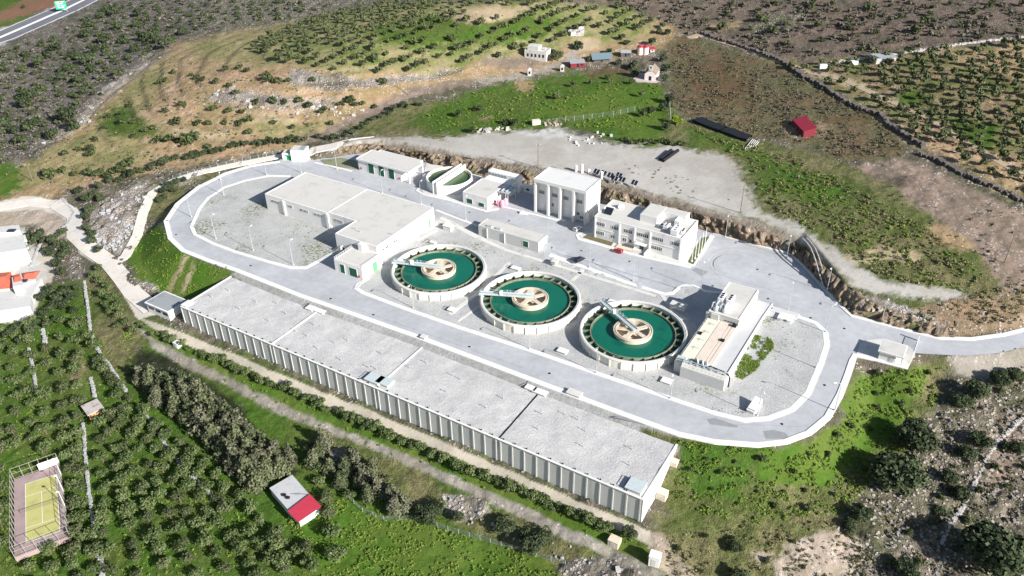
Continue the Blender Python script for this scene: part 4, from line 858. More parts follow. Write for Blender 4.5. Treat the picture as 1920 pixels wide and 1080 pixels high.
# outside stair on the front
st = MB(); xs_, _ = fh.fr(640, 470, yF)
for k in range(12): st.box(xs_-2.5+k*.3, xs_-2.2+k*.3, yF-1.3, yF-.05, 0, .25+k*.25)
st.build('stair', CONC, hall); railing([(xs_-2.6, yF-1.3, .1), (xs_+1.1, yF-1.3, 3)], hall)
# annex
za = 4.5; fa = site(626, 487, za, 0); xw, _ = fa.hor(678, 505, za); _, ya = fa.hor(708, 481, za)
an = empty('switchgear_annex', fa.o, ANG, 'low white annex with dark green doors standing against the front of the pump hall', 'building')
DAx = (yF*1.0 - (fa.o-fh.o)@fh.ey)-.01
m_ = MB(); m_.box(0, xw, 0, DAx, -.4, za); m_.build('wall', WHITE, an)
m_ = MB(); m_.box(.3, xw-.3, .3, DAx-.01, za-.02, za+.08); o = m_.build('roof', ROOF, an); m_ = MB(); parapet(m_, [(0,0),(xw,0),(xw,DAx),(0,DAx)], za+.003, .2, .28); m_.build('parapet', WHITE, o)
railing([(.1, DAx-1, za+.2), (.1, .1, za+.2), (xw-.1, .1, za+.2), (xw-.1, DAx-1, za+.2)], an, WHITEP, .9, 1.3, r=.035)
door(fa, an, (637,494.5), (647,510), DGREEN, zb=0); door(fa, an, (654,500.5), (670,517), DGREEN, zb=0); door(fa, an, (698,494), (706,490), LGREEN, side=xw, zb=.1)
m_ = MB(); x_ = fa.fr(673.5, 515)[0]; m_.box(x_-.3, x_+.3, -.25, -.01, .6, 1.3, bev=.03); m_.build('fire_hose_box', REDP, an)
m_ = MB(); xx, yy = fa.hor(680, 468, za); m_.box(xx-.9, xx+.9, DAx-1.8, DAx-.1, za+.081, za+2.9); m_.build('air_shaft', WHITE, an)
# ------------------------------------------------------------------ garage with three doors
zg = 2+5.6; fg = site(667.5, 297.5, zg, 2); xg, _ = fg.hor(769, 321, zg-2); _, yg1 = fg.hor(713.5, 277.5, zg-2); _, yg2 = fg.hor(791, 305, zg-2); Dg = (yg1+yg2)/2; H_ = zg-2
ga = empty('garage_building', fg.o, ANG, 'white garage with three dark green doors and an open porch at its right end', 'building')
xbay = fg.fr(753, 336, .5)[0]
m_ = MB(); m_.box(.5, xbay, .5, Dg-.5, -.4, H_-.6); m_.build('wall', WHITE, ga)
for x_, y_ in ((xg-.5, .5), (xg-.5, Dg-2.6)): c_ = MB(); c_.box(x_-.3, x_+.3, y_-.0, y_+.5, -.3, H_-.6); c_.build('column', WHITE, ga)
nt = fg.hor(693, 280, zg-2); P_ = [(0,0),(xg,0),(xg,Dg-2.2),(xg-1.6,Dg-2.2),(xg-1.6,Dg),(3.6,Dg),(3.6,Dg-1.6),(0,Dg-1.6)]
m_ = MB(); m_.prism(P_, H_-.6+.003, H_); o = m_.build('roof', WHITE, ga); m_ = MB(); m_.prism(inset(P_, .3), H_-.05, H_+.06); m_.build('roof_membrane', ROOF, o); m_ = MB(); parapet(m_, P_, H_+.003, .18, .3); m_.build('parapet', WHITE, o)
for a, b in (((690,306),(702,326)), ((709,310),(721,331)), ((728,316),(740,336))): door(fg, ga, a, b, DGREEN, y=.5, name='garage_door', zb=.05)
m_ = MB(); x_ = fg.fr(677.5, 314, .5)[0]; m_.box(x_-.3, x_+.3, .3, .49, .9, 1.7, bev=.03); m_.build('fire_hose_box', REDP, ga); m_ = MB(); x_ = fg.fr(749, 333, .5)[0]; m_.box(x_-.3, x_+.3, .3, .49, .9, 1.7, bev=.03); m_.build('fire_hose_box', REDP, ga)
# ------------------------------------------------------------------ round thickener with a double dividing wall
zd = 2+4.2; pl, pr = at(797.5, 333, zd), at(886.7, 327, zd); cd = (pl+pr)/2; Rd = float(np.linalg.norm(pl-pr))/2*.97; fd = Fr((cd[0], cd[1], 2))
di = empty('thickener_tank', fd.o, ANG, 'round white thickener tank split by a tall double wall, olive green water inside', 'tank')
m_ = MB(); m_.lathe([(Rd,-.4),(Rd,4.2),(Rd-.45,4.2),(Rd-.45,.6)], 64); m_.build('outer_wall', WHITE, di)
m_ = MB(); m_.lathe([(Rd-.45,3.65),(Rd-.8,3.65),(Rd-.8,.6)], 64); m_.build('inner_ledge', TAN, di)
DG2 = mat('olive_water', (.03, .075, .018), .25, .2, .2, spec=.35); m_ = MB(); m_.lathe([(Rd-.5,3.2),(.01,3.2)], 64); m_.build('water', DG2, di)
for xo in (-1.0, 1.0): m_ = MB(); m_.box(xo-.24, xo+.24, -Rd-.8, Rd+.8, -.3, 5.6); m_.build('dividing_wall', WHITE, di)
m_ = MB(); m_.box(-.75, .75, -Rd+.5, Rd-.5, 0, 4.3); m_.build('divider_floor', CONC, di)
m_ = MB(); m_.box(-Rd-1.6, -Rd+1.4, -3.6, -1.6, -.3, 3.4); m_.build('inlet_box', WHITE, di); railing([(-Rd-1.6, -3.8, .1), (-Rd-1.6, -5.6, .1), (-Rd+1, -6.4, .1)], di, WHITEP)
# ------------------------------------------------------------------ sludge treatment building
zs = 2+5; fs_ = site(867.5, 360, zs, 2); xs2, _ = fs_.hor(913, 372.5, zs-2); _, ysl = fs_.hor(905, 335, zs-2); Hs = 5.; Ds = ysl
sl = empty('sludge_building', fs_.o, ANG, 'small white building with two square green shutters and a pipe rack behind', 'building')
m_ = MB(); m_.box(0, xs2, 0, Ds, -.4, Hs); m_.build('wall', WHITE, sl); m_ = MB(); m_.box(.3, xs2-.3, .3, Ds-.3, Hs-.02, Hs+.08); o = m_.build('roof', ROOF, sl); m_ = MB(); parapet(m_, [(0,0),(xs2,0),(xs2,Ds),(0,Ds)], Hs+.003, .2, .28); m_.build('parapet', WHITE, o)
m_ = MB(); m_.box(.8, xs2+2.2, Ds+.003, Ds+4.2, 0, Hs+.1); m_.build('rear_block', WHITE, sl); m_ = MB(); m_.box(.4, xs2+3.2, Ds+4.25, Ds+7.6, 0, Hs+2.0); m_.build('upper_store', WHITE, sl)
m_ = MB(); 
for k in range(12): m_.box(.8+k*.75, 1.2+k*.75, Ds+4.15, Ds+4.24, Hs+.3, Hs+1.5)
m_.build('louvre_band', BLUEROOF, sl)
door(fs_, sl, (875,371.5), (886,386), DGREEN, zb=.6, name='shutter_door'); door(fs_, sl, (897,379), (908,392), DGREEN, zb=.6, name='shutter_door')
m_ = MB()
for k in range(5): m_.box(xs2+.002, xs2+.05, 2+k*1.1, 2.6+k*1.1, 3.6, 3.85)
m_.build('air_slots', GLASS, sl); m_ = MB(); m_.tube([(xs2+.4, 3.2, 1.0), (xs2+.4, 4.1, 1.0)], .35, 10); m_.tube([(xs2+.4, 5.2, 1.2), (xs2+.4, 5.8, 1.2)], .28, 10); m_.build('blower', REDP, sl)
for k, (a, b, c) in enumerate([(942,388,'nearest the road'), (948,384,'behind the other two'), (936,386,'beside the white shed wall')]):
    p = GP(a, b); r = empty('chemical_drum', p, 0, 'pink upright plastic drum in the sludge yard, '+c, 'drum', 'pink drums in the sludge yard'); m_ = MB(); m_.lathe([(.01,0),(.85,0),(.9,.15),(.9,2.6),(.75,2.85),(.01,2.95)], 16); m_.build('body', PINK, r, smooth=True); m_ = MB(); m_.lathe([(.01,3.0),(.28,3.0),(.28,2.85)], 10); m_.build('cap', WHITEP, r)
r = empty('pipe_rack', GP(952, 376), ANG, 'grey pipe rack on posts between the sludge building and the dark blue yard', 'pipe rack'); m_ = MB()
for a, b in ((-2,-3),(2,-3),(-2,3),(2,3)): m_.box(a-.12, a+.12, b-.12, b+.12, 0, 5)
m_.build('post', STEEL, r); m_ = MB(); m_.box(-2.4, 2.4, -3.6, 3.6, 5.003, 5.2); m_.build('platform', STEEL, r); m_ = MB(); m_.tube([(-1,-3,5.6),(-1,4,5.6),(-1,7,7)], .3, 8); m_.tube([(1,-3,5.6),(1,4,5.6)], .22, 8); m_.tube([(.3,-2,5.6),(.3,-2,0)], .2, 8); m_.build('pipe', STEEL, r)
def cabin(px, py, z, L_, D_, h, label, name='site_cabin', cat='cabin', rz=ANG, m=WHITE, stairs=False):
    p = at(px, py, z); r = empty(name, p, rz, label, cat); m_ = MB(); m_.box(0, L_, 0, D_, 0, h-.15); m_.build('wall', m, r)
    m_ = MB(); m_.box(-.08, L_+.08, -.08, D_+.08, h-.147, h, bev=.04); m_.build('roof', WHITE, r)
    m_ = MB(); m_.box(L_*.45, L_*.7, -.05, -.003, 1.2, 2.0); m_.build('window', GLASS, r); m_ = MB(); m_.box(L_*.1, L_*.26, -.05, -.003, .1, 2.0); m_.build('door', STEEL, r); return r
cabin(976, 358.5, 2, 6.2, 2.6, 2.7, 'white site cabin standing in shade between the pipe rack and the tall building')
m_ = MB()
for i, q in enumerate(((0,0,0,1.4,1.0,.8),(1.6,.2,0,1.5,1.0,.7),(.6,.1,.8,1.3,.9,.5))): m_.box(q[0],q[0]+q[3],q[1],q[1]+q[4],q[2],q[2]+q[5],bev=.25)
tag(m_.build('tarp_pile', WHITEP, loc=GP(974,401), rz=ANG+.2), 'white wrapped bundles lying on the street before the shaded yard', 'bundle')
# ------------------------------------------------------------------ tall building
zl = 16.4; ft = site(1001, 336, zl, 2); xt, _ = ft.hor(1099.6, 360.5, zl-2); _, y1_ = ft.hor(1126.7, 337.5, zl-2); _, y0_ = ft.hor(1028.8, 314, zl-2); Dt = (y1_+y0_)/2; Ht = zl-2
tb = empty('dewatering_building', ft.o, ANG, 'tall white building with five full height pillars and a deep recessed front', 'building')
rec = 2.4
m_ = MB(); m_.box(0, xt, rec, Dt, -.4, Ht); m_.build('wall', WHITE, tb); m_ = MB(); m_.box(0, xt, -.1, rec-.003, Ht-1.0, Ht); m_.build('front_beam', WHITE, tb)
for k, (px_) in enumerate((1003, 1027.5, 1049.5, 1075, 1097.5)):
    x_ = ft.fr(px_, 375, 0)[0]; x_ = min(max(x_, .45), xt-.45); m_ = MB(); m_.box(x_-.45, x_+.45, -.25 if k in (1,2,3) else 0, rec-.003, -.3, Ht-1.003); m_.build('pillar', WHITE, tb)
m_ = MB(); m_.box(.35, xt-.35, .3, Dt-.35, Ht+.003, Ht+.06); o = m_.build('roof', mat('white_membrane', (.58, .575, .56), .85, .04, .2), tb); m_ = MB(); parapet(m_, [(0,-.1),(xt,-.1),(xt,Dt),(0,Dt)], Ht+.003, .35, .3); m_.build('parapet', WHITE, o)
ft.wh = 1.3
def win_at(F_, root, px, py, wm, n, y, h=1.3, zc=None):
    x, z = F_.fr(px, py, y); F_.wh = h; F_.wz = zc if zc is not None else z
    w = MB(); g = MB(); s = wm/n; x0 = x-wm/2; za, zb = F_.wz-h/2, F_.wz+h/2
    w.box(x0-.12, x0+wm+.12, y-.08, y+.02, za-.13, za-.003); w.box(x0-.12, x0+wm+.12, y-.08, y+.02, zb+.003, zb+.13)
    for i in range(n+1): w.box(x0+s*i-.06, x0+s*i+.06, y-.07, y+.02, za, zb)
    w.box(x0, x0+wm, y-.05, y+.02, zb-h*.3-.03, zb-h*.3+.03)
    for i in range(n): g.box(x0+s*i+.06, x0+s*(i+1)-.06, y-.03, y+.02, za, zb)
    o = w.build('window', WHITE, root); g.build('pane', GLASS, o); return o
for a, b in ((1015,364), (1039,370), (1060,376), (1085.5,381)): win_at(ft, tb, a, b, 2.9, 5, rec, 1.5, 8.3)
win_at(ft, tb, 1033.5, 396.5, 2.6, 5, rec, 1.3, 3.9); win_at(ft, tb, 1082, 409, 1.8, 2, rec, 1.2, 2.9); win_at(ft, tb, 1090, 415, 1.4, 2, rec, 1., 1.6)
for a, b in (((1010,377),(1021,398)), ((1050,386),(1070,412))): o = door(ft, tb, a, b, WHITEP, y=rec, name='roller_door', zb=.05)
m_ = MB(); 
for k in range(2): m_.box(xt+.002, xt+.06, 3+k*5, 6+k*5, 0, 4)
m_.build('side_door', CONC, tb)
# ------------------------------------------------------------------ office building
zo = 2+8.6; fo = site(1114.5, 407, zo, 2); xo_, _ = fo.hor(1279.8, 448.6, zo-2); _, y1_ = fo.hor(1309.5, 415.5, zo-2); _, y0_ = fo.hor(1149, 375.2, zo-2); Do = (y0_+y1_)/2; Ho = 8.6
of = empty('office_building', fo.o, ANG, 'two storey white office building with rooftop rooms, air handlers and solar water heaters', 'building')
m_ = MB(); m_.box(0, xo_, 0, Do, -.4, Ho); m_.build('wall', WHITE, of); m_ = MB(); m_.box(.35, xo_-.35, .35, Do-.35, Ho-.02, Ho+.07); o = m_.build('roof', ROOF, of); m_ = MB(); parapet(m_, [(0,0),(xo_,0),(xo_,Do),(0,Do)], Ho+.003, .4, .33); m_.build('parapet', WHITE, o)
m_ = MB(); m_.box(-.05, xo_+.05, -.1, -.003, 4.0, 4.35); m_.build('storey_band', WHITE, of)
for px_ in (1115.5, 1161, 1190, 1219.5, 1278): x_ = min(max(fo.fr(px_, 440)[0], .25), xo_-.25); m_ = MB(); m_.box(x_-.25, x_+.25, -.35, -.003, -.3, Ho-.1); m_.build('pilaster', WHITE, of)
for a, b, wd, n in ((1126,421,3.6,5), (1153,428,2.7,4), (1177.5,434,3.4,5), (1205,441.5,4.6,6), (1233,450,4.3,6), (1267.5,458,3.6,5)): win_at(fo, of, a, b, wd, n, 0, 1.35, 6.3)
for a, b, wd, n in ((1125,438,3.4,5), (1149,444,1.6,2), (1171,450.5,1.6,2), (1182,453.5,1.1,1), (1192,456.5,1.3,2), (1231,467,4.3,6)): win_at(fo, of, a, b, wd, n, 0, 1.35, 2.5)
o = door(fo, of, (1199,459), (1207,468), GLASS, zb=.1, name='entrance_door'); m_ = MB(); xe = fo.fr(1203, 465)[0]; m_.box(xe-2.2, xe+2.2, -2.2, -.36, 3.0, 3.25); m_.build('entrance_canopy', WHITE, of)
m_ = MB(); 
for k in range(4): m_.box(xe-2.4, xe+2.4, -3.8+k*.4, -2.2+.001, 0+k*.16, .16+k*.16)
m_.box(xe+2.5, xe+2.8, -4, -.4, 0, 1.3); m_.build('entrance_steps', CONC, of)
m_ = MB(); m_.box(xe-9, xe-2.6, -3.4, -.4, .0, .5); m_.build('terrace', TAN, of)
# rooftop rooms
zp = 3.0; xa, ya_ = fo.hor(1200.6, 401, Ho+zp); xb2, _ = fo.hor(1232, 409, Ho+zp); xc, yc = fo.hor(1294.6, 397.5, Ho+zp); _, yb2 = fo.hor(1225, 379.5, Ho+zp)
yt = min(yb2, Do-.4); xc = min(xc, xo_-.4)
m_ = MB(); m_.box(xa, xb2, ya_, yt, Ho+.071, Ho+zp); m_.box(xb2+.003, xc, yt-4.2, yt, Ho+.071, Ho+zp); o = m_.build('rooftop_room', WHITE, of)
m_ = MB(); m_.box(xa+.2, xb2-.2, ya_+.2, yt-.2, Ho+zp, Ho+zp+.06); m_.box(xb2+.2, xc-.2, yt-4, yt-.2, Ho+zp, Ho+zp+.05); m_.build('roof_membrane', ROOF, o)
m_ = MB(); m_.box(xb2+6, xb2+6.25, ya_+2, yt-4.21, Ho+.071, Ho+2.6); m_.box(xb2+6.255, xc-.8, ya_+2, ya_+2.25, Ho+.071, Ho+2.6); m_.build('screen_wall', WHITE, of)
for i, (a, b, L_, D_, h) in enumerate(((1241,422,1.6,1.2,1.),(1250,424,1.8,3,1.9),(1268,431,2.6,4.6,2.3),(1281,434,1.,2.4,1.6))):
    x_, y_ = fo.hor(a, b, Ho+h*.6); m_ = MB(); m_.box(x_-L_/2, x_+L_/2, y_-D_/2, y_+D_/2, Ho+.3, Ho+h, bev=.1); o = m_.build('air_handler', WHITEP, of)
    m_ = MB(); 
    for k in range(3): yk = y_-D_/2+D_*(k+.5)/3; m_.lathe([(.01,Ho+h+.06),(.36,Ho+h+.06),(.4,Ho+h+.004)], 12, cx=x_, cy=yk)
    m_.build('fan', DARK, o)
m_ = MB()
for q in range(5): x_, y_ = fo.hor(1256+q*5, 430+q*.8, Ho+.6); m_.tube([(x_, y_-1.5, Ho+.5), (x_, y_+1.8, Ho+.5), (x_+.8, y_+2.2, Ho+1.2)], .12, 6)
m_.build('duct', STEEL, of)
# rooftop solar heater + spiral shade
r_ = empty('solar_heater', Vector(at(1141, 400, zo+.1)), ANG, 'tilted black solar heater panel on the left end of the office roof', 'solar heater'); m_ = MB(); m_.add([(-1.6,-1.2,.2),(1.6,-1.2,.2),(1.6,1.2,1.9),(-1.6,1.2,1.9),(-1.6,-1.1,.1),(1.6,-1.1,.1),(1.6,1.3,1.8),(-1.6,1.3,1.8)], [(0,1,2,3),(7,6,5,4),(0,4,5,1),(1,5,6,2),(2,6,7,3),(3,7,4,0)]); m_.build('panel', GLASS, r_); m_ = MB(); m_.tube([(-1.7,1.5,2.0),(1.7,1.5,2.0)], .35, 10); m_.build('tank', WHITEP, r_); m_ = MB(); [m_.bar((sx,1.3,0),(sx,1.4,1.8),.08) for sx in (-1.4,1.4)]; m_.build('leg', STEEL, r_)
r_ = empty('roof_tank', Vector(at(1164, 390, zo+.1)), ANG+.7, 'rounded white box tank on the back of the office roof', 'water tank'); m_ = MB(); m_.box(-1.1,1.1,-.7,.7,.3,1.5,bev=.25); m_.build('body', WHITEP, r_); m_ = MB(); [m_.box(a-.08,a+.08,b-.08,b+.08,0,.297) for a in (-.8,.8) for b in (-.5,.5)]; m_.build('leg', STEEL, r_)
# ------------------------------------------------------------------ small transformer building
zx = 5.2; fx = site(896.7, 423, zx, .9); xx_, _ = fx.hor(1011.7, 453.5, zx-.9); _, y1_ = fx.hor(1026.7, 440, zx-.9); _, y0_ = fx.hor(911.7, 410.5, zx-.9); Dx = (y0_+y1_)/2; Hx = zx-.9
tr = empty('transformer_building', fx.o, ANG, 'long low grey-green walled building with one dark green shutter on the gravel bank', 'building')
m_ = MB(); m_.box(0, xx_, 0, Dx, -1.4, Hx); m_.build('wall', CONCW, tr); m_ = MB(); m_.box(.3, xx_-.3, .3, Dx-.3, Hx-.02, Hx+.08); o = m_.build('roof', ROOF, tr); m_ = MB(); parapet(m_, [(0,0),(xx_,0),(xx_,Dx),(0,Dx)], Hx+.003, .2, .28); m_.build('parapet', CONC, o)
for px_ in (913.5, 946): x_ = fx.fr(px_, 435)[0]; m_ = MB(); m_.box(x_-.12, x_+.12, -.35, -.003, -1.2, Hx-.1); m_.build('rib', CONC, tr)
door(fx, tr, (980.5,451), (990.5,463), DGREEN, zb=1.0, name='shutter'); door(fx, tr, (1018.5,460), (1025,455), LGREEN, side=xx_, zb=1.0)
m_ = MB()
for a, b in ((918,424),(935,428.5)): x_, y_ = fx.hor(a, b, Hx+.4); m_.box(x_-1.1, x_+1.1, y_-.5, y_+.5, Hx+.08, Hx+.6, bev=.06)
m_.build('roof_cowl', STEEL, tr)
# ------------------------------------------------------------------ inlet works (screens and grit channels)
z1 = 6.5; fi = site(1328.7, 583.5, z1, 0); xi_, _ = fi.hor(1387.7, 597.3, z1); _, ya1 = fi.hor(1365.7, 529.6, z1); _, ya2 = fi.hor(1422.4, 544, z1); Di = (ya1+ya2)/2
iw = empty('inlet_works', fi.o, ANG, 'tall flat roofed inlet block with long grit channels running down to the road', 'building')
m_ = MB(); m_.box(0, xi_, 0, Di, -.4, z1); m_.build('upper_block', CONCW, iw); m_ = MB(); m_.box(xi_+.002, xi_+.08, -.05, Di, -.3, z1+.1); m_.build('sun_white_skin', WHITE, iw)  # thin white skin facing the sun, its brightness put into the colour
m_ = MB(); m_.box(.3, xi_-.3, .3, Di-.3, z1-.02, z1+.07); o = m_.build('roof', ROOF, iw); m_ = MB(); parapet(m_, [(0,-.06),(xi_,-.06),(xi_,Di+.05),(0,Di+.05)], z1+.003, .22, .3); m_.build('parapet', WHITE, o)
zc = 4.2; _, yd = fi.hor(1300, 668, zc); xd0, _ = fi.hor(1326, 608, zc); xd1, _ = fi.hor(1383, 628.5, zc); ye = fi.hor(1288, 672, zc)[1]; 
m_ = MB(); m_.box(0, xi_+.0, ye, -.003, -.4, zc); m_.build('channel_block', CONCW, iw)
xm = xi_*.42
PINKC = mat('warm_slab', (.60, .52, .44), .85, .06, .4)
m_ = MB(); m_.box(.2, xm-.15, ye+.2, -.1, zc+.003, zc+.14); m_.build('channel_cover', mat('cream_slab', (.64, .61, .50), .85, .06, .4), iw); m_ = MB(); m_.box(xm+.15, xi_*.73, ye+.2, -.1, zc+.003, zc+.14); m_.build('channel_cover', PINKC, iw)
m_ = MB(); m_.box(xi_*.75, xi_*.84, ye+.2, -.1, zc+.003, zc+.1); m_.box(xi_*.86, xi_-.15, ye+.2, -.1, zc+.003, zc+.14); m_.build('channel_cover', PINKC, iw)
m_ = MB()
for k in range(4): yk = ye*.15+ye*.2*k; m_.bar((1.5, yk, zc+.5), (3.5, yk, zc+.5), .08); m_.bar((1.5, yk, zc+.1), (1.5, yk, zc+.5), .08); m_.bar((3.5, yk, zc+.1), (3.5, yk, zc+.5), .08); m_.bar((2.5, yk-.8, zc+.5), (2.5, yk+.8, zc+.5), .07)
m_.build('handle_bar', STEEL, iw); m_ = MB(); m_.box(xi_*.77, xi_*.9, ye*.45, ye*.4, zc+.15, zc+.5); m_.box(xi_*.84, xi_*.97, -1.6, -.4, zc+.15, zc+.8); m_.box(.5, 1.6, ye*.45, ye*.38, zc+.15, zc+.3); m_.build('gate_motor', DARK, iw)
railing([(.1, ye, zc), (.1, -.2, zc)], iw, STEEL, .9, 2.2)
# machines on the front left corner of the roof
xq, yq = fi.hor(1345, 575, z1+.8)
for k, (a, b) in enumerate(((1354.5,554),(1370.5,557.5))):
    x_, y_ = fi.hor(a, b, z1+3.0); m_ = MB(); m_.box(x_-.85, x_+.85, y_-1.9, y_+1.9, z1+.08, z1+3.0, bev=.15); m_.box(x_-.7, x_+.7, y_-4.6, y_-1.95, z1+.08, z1+1.4, bev=.15); o = m_.build('odour_unit', WHITEP, iw); m_ = MB()
    for q in range(3): m_.lathe([(.01,z1+3.08),(.48,z1+3.08),(.52,z1+3.0)], 14, cx=x_, cy=y_+1.2-q*1.2)
    m_.build('fan', DARK, o); m_ = MB(); m_.tube([(x_-.9, y_-3.2, z1+.2), (x_-.9, y_-3.2, z1+2.2), (x_-1.5, y_-4.2, z1+2.2), (x_-1.5, y_-5.2, z1+.3)], .26, 8); m_.tube([(x_-.2,y_-2.2,z1+2.4),(x_-.2,y_-4.4,z1+2.4),(x_-.2,y_-5,z1+1.2)], .3, 8); m_.tube([(x_+.6, y_-4.4, z1+.1), (x_-.4, y_-4.4, z1+1.2), (x_-1.8, y_-3.8, z1+.8)], .2, 8)
    m_.lathe([(.01,z1+1.3),(.8,z1+1.2),(.9,z1+.2)], 14, cx=x_-.2, cy=y_-4.8); m_.build('duct', STEEL, o)
m_ = MB(); m_.box(-.7, -.003, -.3, 2.4, -.3, z1-.3); m_.box(.003+1.1, 3.6, -.65, -.065, -.3, z1-.1); m_.build('stained_pier', CONCW, iw)
fi.wh = .35; 
m_ = MB()
for k in range(4): x_ = xi_*.55+k*.95; m_.box(x_, x_+.6, -.1, -.02, z1-1.7, z1-1.45)
m_.build('slot_window', GLASS, iw)
m_ = MB()
for k in (0, 1):
    y_ = fi.sd(1396+k*8, 597-k*9, xi_)[0]; m_.add([(xi_+.09,y_-.8,3.2),(xi_+.8,y_-.8,2.9),(xi_+.8,y_+.8,2.9),(xi_+.09,y_+.8,3.2),(xi_+.09,y_,4.6)], [(0,1,2,3),(0,4,1),(1,4,2),(2,4,3),(3,4,0)])
m_.build('wall_cowl', STEEL, iw)
# front screen machine block
xf0 = fi.hor(1271, 711, 0)[0]; yf0 = fi.hor(1355.6, 734.4, 0)[1]; xf1 = fi.hor(1355.6, 734.4, 0)[0]
fsx = Fr((fi.o+fi.ex*xf0+fi.ey*yf0)[:3]); Wf = xf1-xf0; Df = ye-yf0+.0
sb = empty('screen_chamber', fsx.o, ANG, 'grey concrete screen chamber with tiled sloping top and black pipework facing the lower road', 'screen chamber')
m_ = MB(); m_.box(0, Wf, 0, Df-.003, -.4, 4.0); m_.build('wall', CONCW, sb); m_ = MB(); m_.add([(0,-.02,3.4),(Wf,-.02,3.4),(Wf,1.3,4.9),(0,1.3,4.9),(0,1.3,4.003),(Wf,1.3,4.003)], [(0,1,2,3),(3,2,5,4),(0,3,4),(1,5,2)]); m_.build('sloping_cover', CONC, sb)
for k in range(11): m_ = MB(); x_ = Wf*k/11+.05; m_.add([(x_,-.06,3.45),(x_+Wf/11-.12,-.06,3.45),(x_+Wf/11-.12,.75,4.36),(x_,.75,4.36)], [(0,1,2,3)]); m_.build('cover_panel', CONC, sb)
m_ = MB(); 
for yy_, zz_ in ((1.5,5.0),(1.9,5.4),(2.4,5.0)): m_.tube([(-1.5,yy_,zz_),(Wf*.97,yy_,zz_)], .13, 6)
for k in range(7): x_ = Wf*k/6.5; m_.box(x_, x_+.5, 1.2, 2.6, 4.3, 5.3)
m_.build('pipework', STEEL, sb); m_ = MB(); m_.tube([(Wf*.5,2.2,4.8),(Wf*.6,2.9,5.2),(Wf*.92,2.5,5.1),(Wf+.5,1.9,4.9),(Wf+.9,1.6,4.2),(Wf+.9,1.6,1.0)], .22, 8); m_.build('hose', DARK, sb)
m_ = MB()
for x_ in (Wf*.2, Wf*.32, Wf*.42): m_.tube([(x_,3.2,4.3),(x_+.3,3.6,5.6),(x_+1.1,3.4,5.9),(x_+1.5,2.8,4.6)], .26, 7); m_.lathe([(.01,5.2),(.5,5.1),(.5,4.2)], 10, cx=x_+.6, cy=4.2)
m_.build('pump_motor', STEEL, sb); m_ = MB(); m_.box(-2.6, -.003, 1.6, 4.4, -.3, 4.4, bev=.3); m_.build('side_tank', CONC, sb); m_ = MB(); m_.box(-2.4,.6,1.9,3.9,4.42,5.0,bev=.15); m_.build('machine_cover', LSTEEL, sb)
# raised deck beside the inlet works, ramping down to the road at the back
APM = mat('smooth_concrete', (.50, .50, .50), .85, .05, .3, .02)
xo1 = fi.hor(1400, 645, 3.7)[0]; yf1 = fi.hor(1362, 708, 3.7)[1]; yb1 = fi.hor(1431, 597, 3.2)[1]
dk_ = empty('access_ramp', fi.o, ANG, 'smooth raised concrete deck running along the sunlit side of the inlet works', 'ramp')
m_ = MB(); xa0 = xi_+.1; P4 = [(xa0,yf1,3.75),(xo1,yf1,3.75),(xo1,yb1,3.3),(xo1,Di+1,2.3),(xa0,Di+1,2.3),(xa0,yb1,3.3)]
m_.add(P4, [(0,1,2,5),(5,2,3,4)]); m_.build('deck', APM, dk_)
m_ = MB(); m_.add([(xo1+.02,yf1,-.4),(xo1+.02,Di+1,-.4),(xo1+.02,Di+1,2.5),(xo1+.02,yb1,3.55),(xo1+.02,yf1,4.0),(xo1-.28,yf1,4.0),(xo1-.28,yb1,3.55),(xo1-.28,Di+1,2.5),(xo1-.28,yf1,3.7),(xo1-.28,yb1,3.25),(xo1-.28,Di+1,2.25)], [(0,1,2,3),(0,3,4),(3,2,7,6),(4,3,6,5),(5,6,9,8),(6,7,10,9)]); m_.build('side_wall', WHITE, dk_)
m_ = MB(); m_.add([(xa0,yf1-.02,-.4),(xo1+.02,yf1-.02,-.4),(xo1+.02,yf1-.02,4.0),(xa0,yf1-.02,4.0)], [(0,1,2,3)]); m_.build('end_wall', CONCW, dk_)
sheet('concrete_apron', ppw([(1421,560),(1440,572),(1500,590),(1492,601),(1466,600),(1436,592),(1424,588),(1412,575)]), APM, hplat, .3, 3, skirt=.5)
slab(1272, 577, .5, 5.2, 2.4, 1.5, 'grey rounded tank housing lying in the blue shade beside the right tank', CONC, name='tank_housing', cat='housing')
cabin(1456, 604, 1.2, 4.4, 3.6, 1.9, 'low white equipment cabin at the top corner of the right gravel yard', 'equipment_cabin')
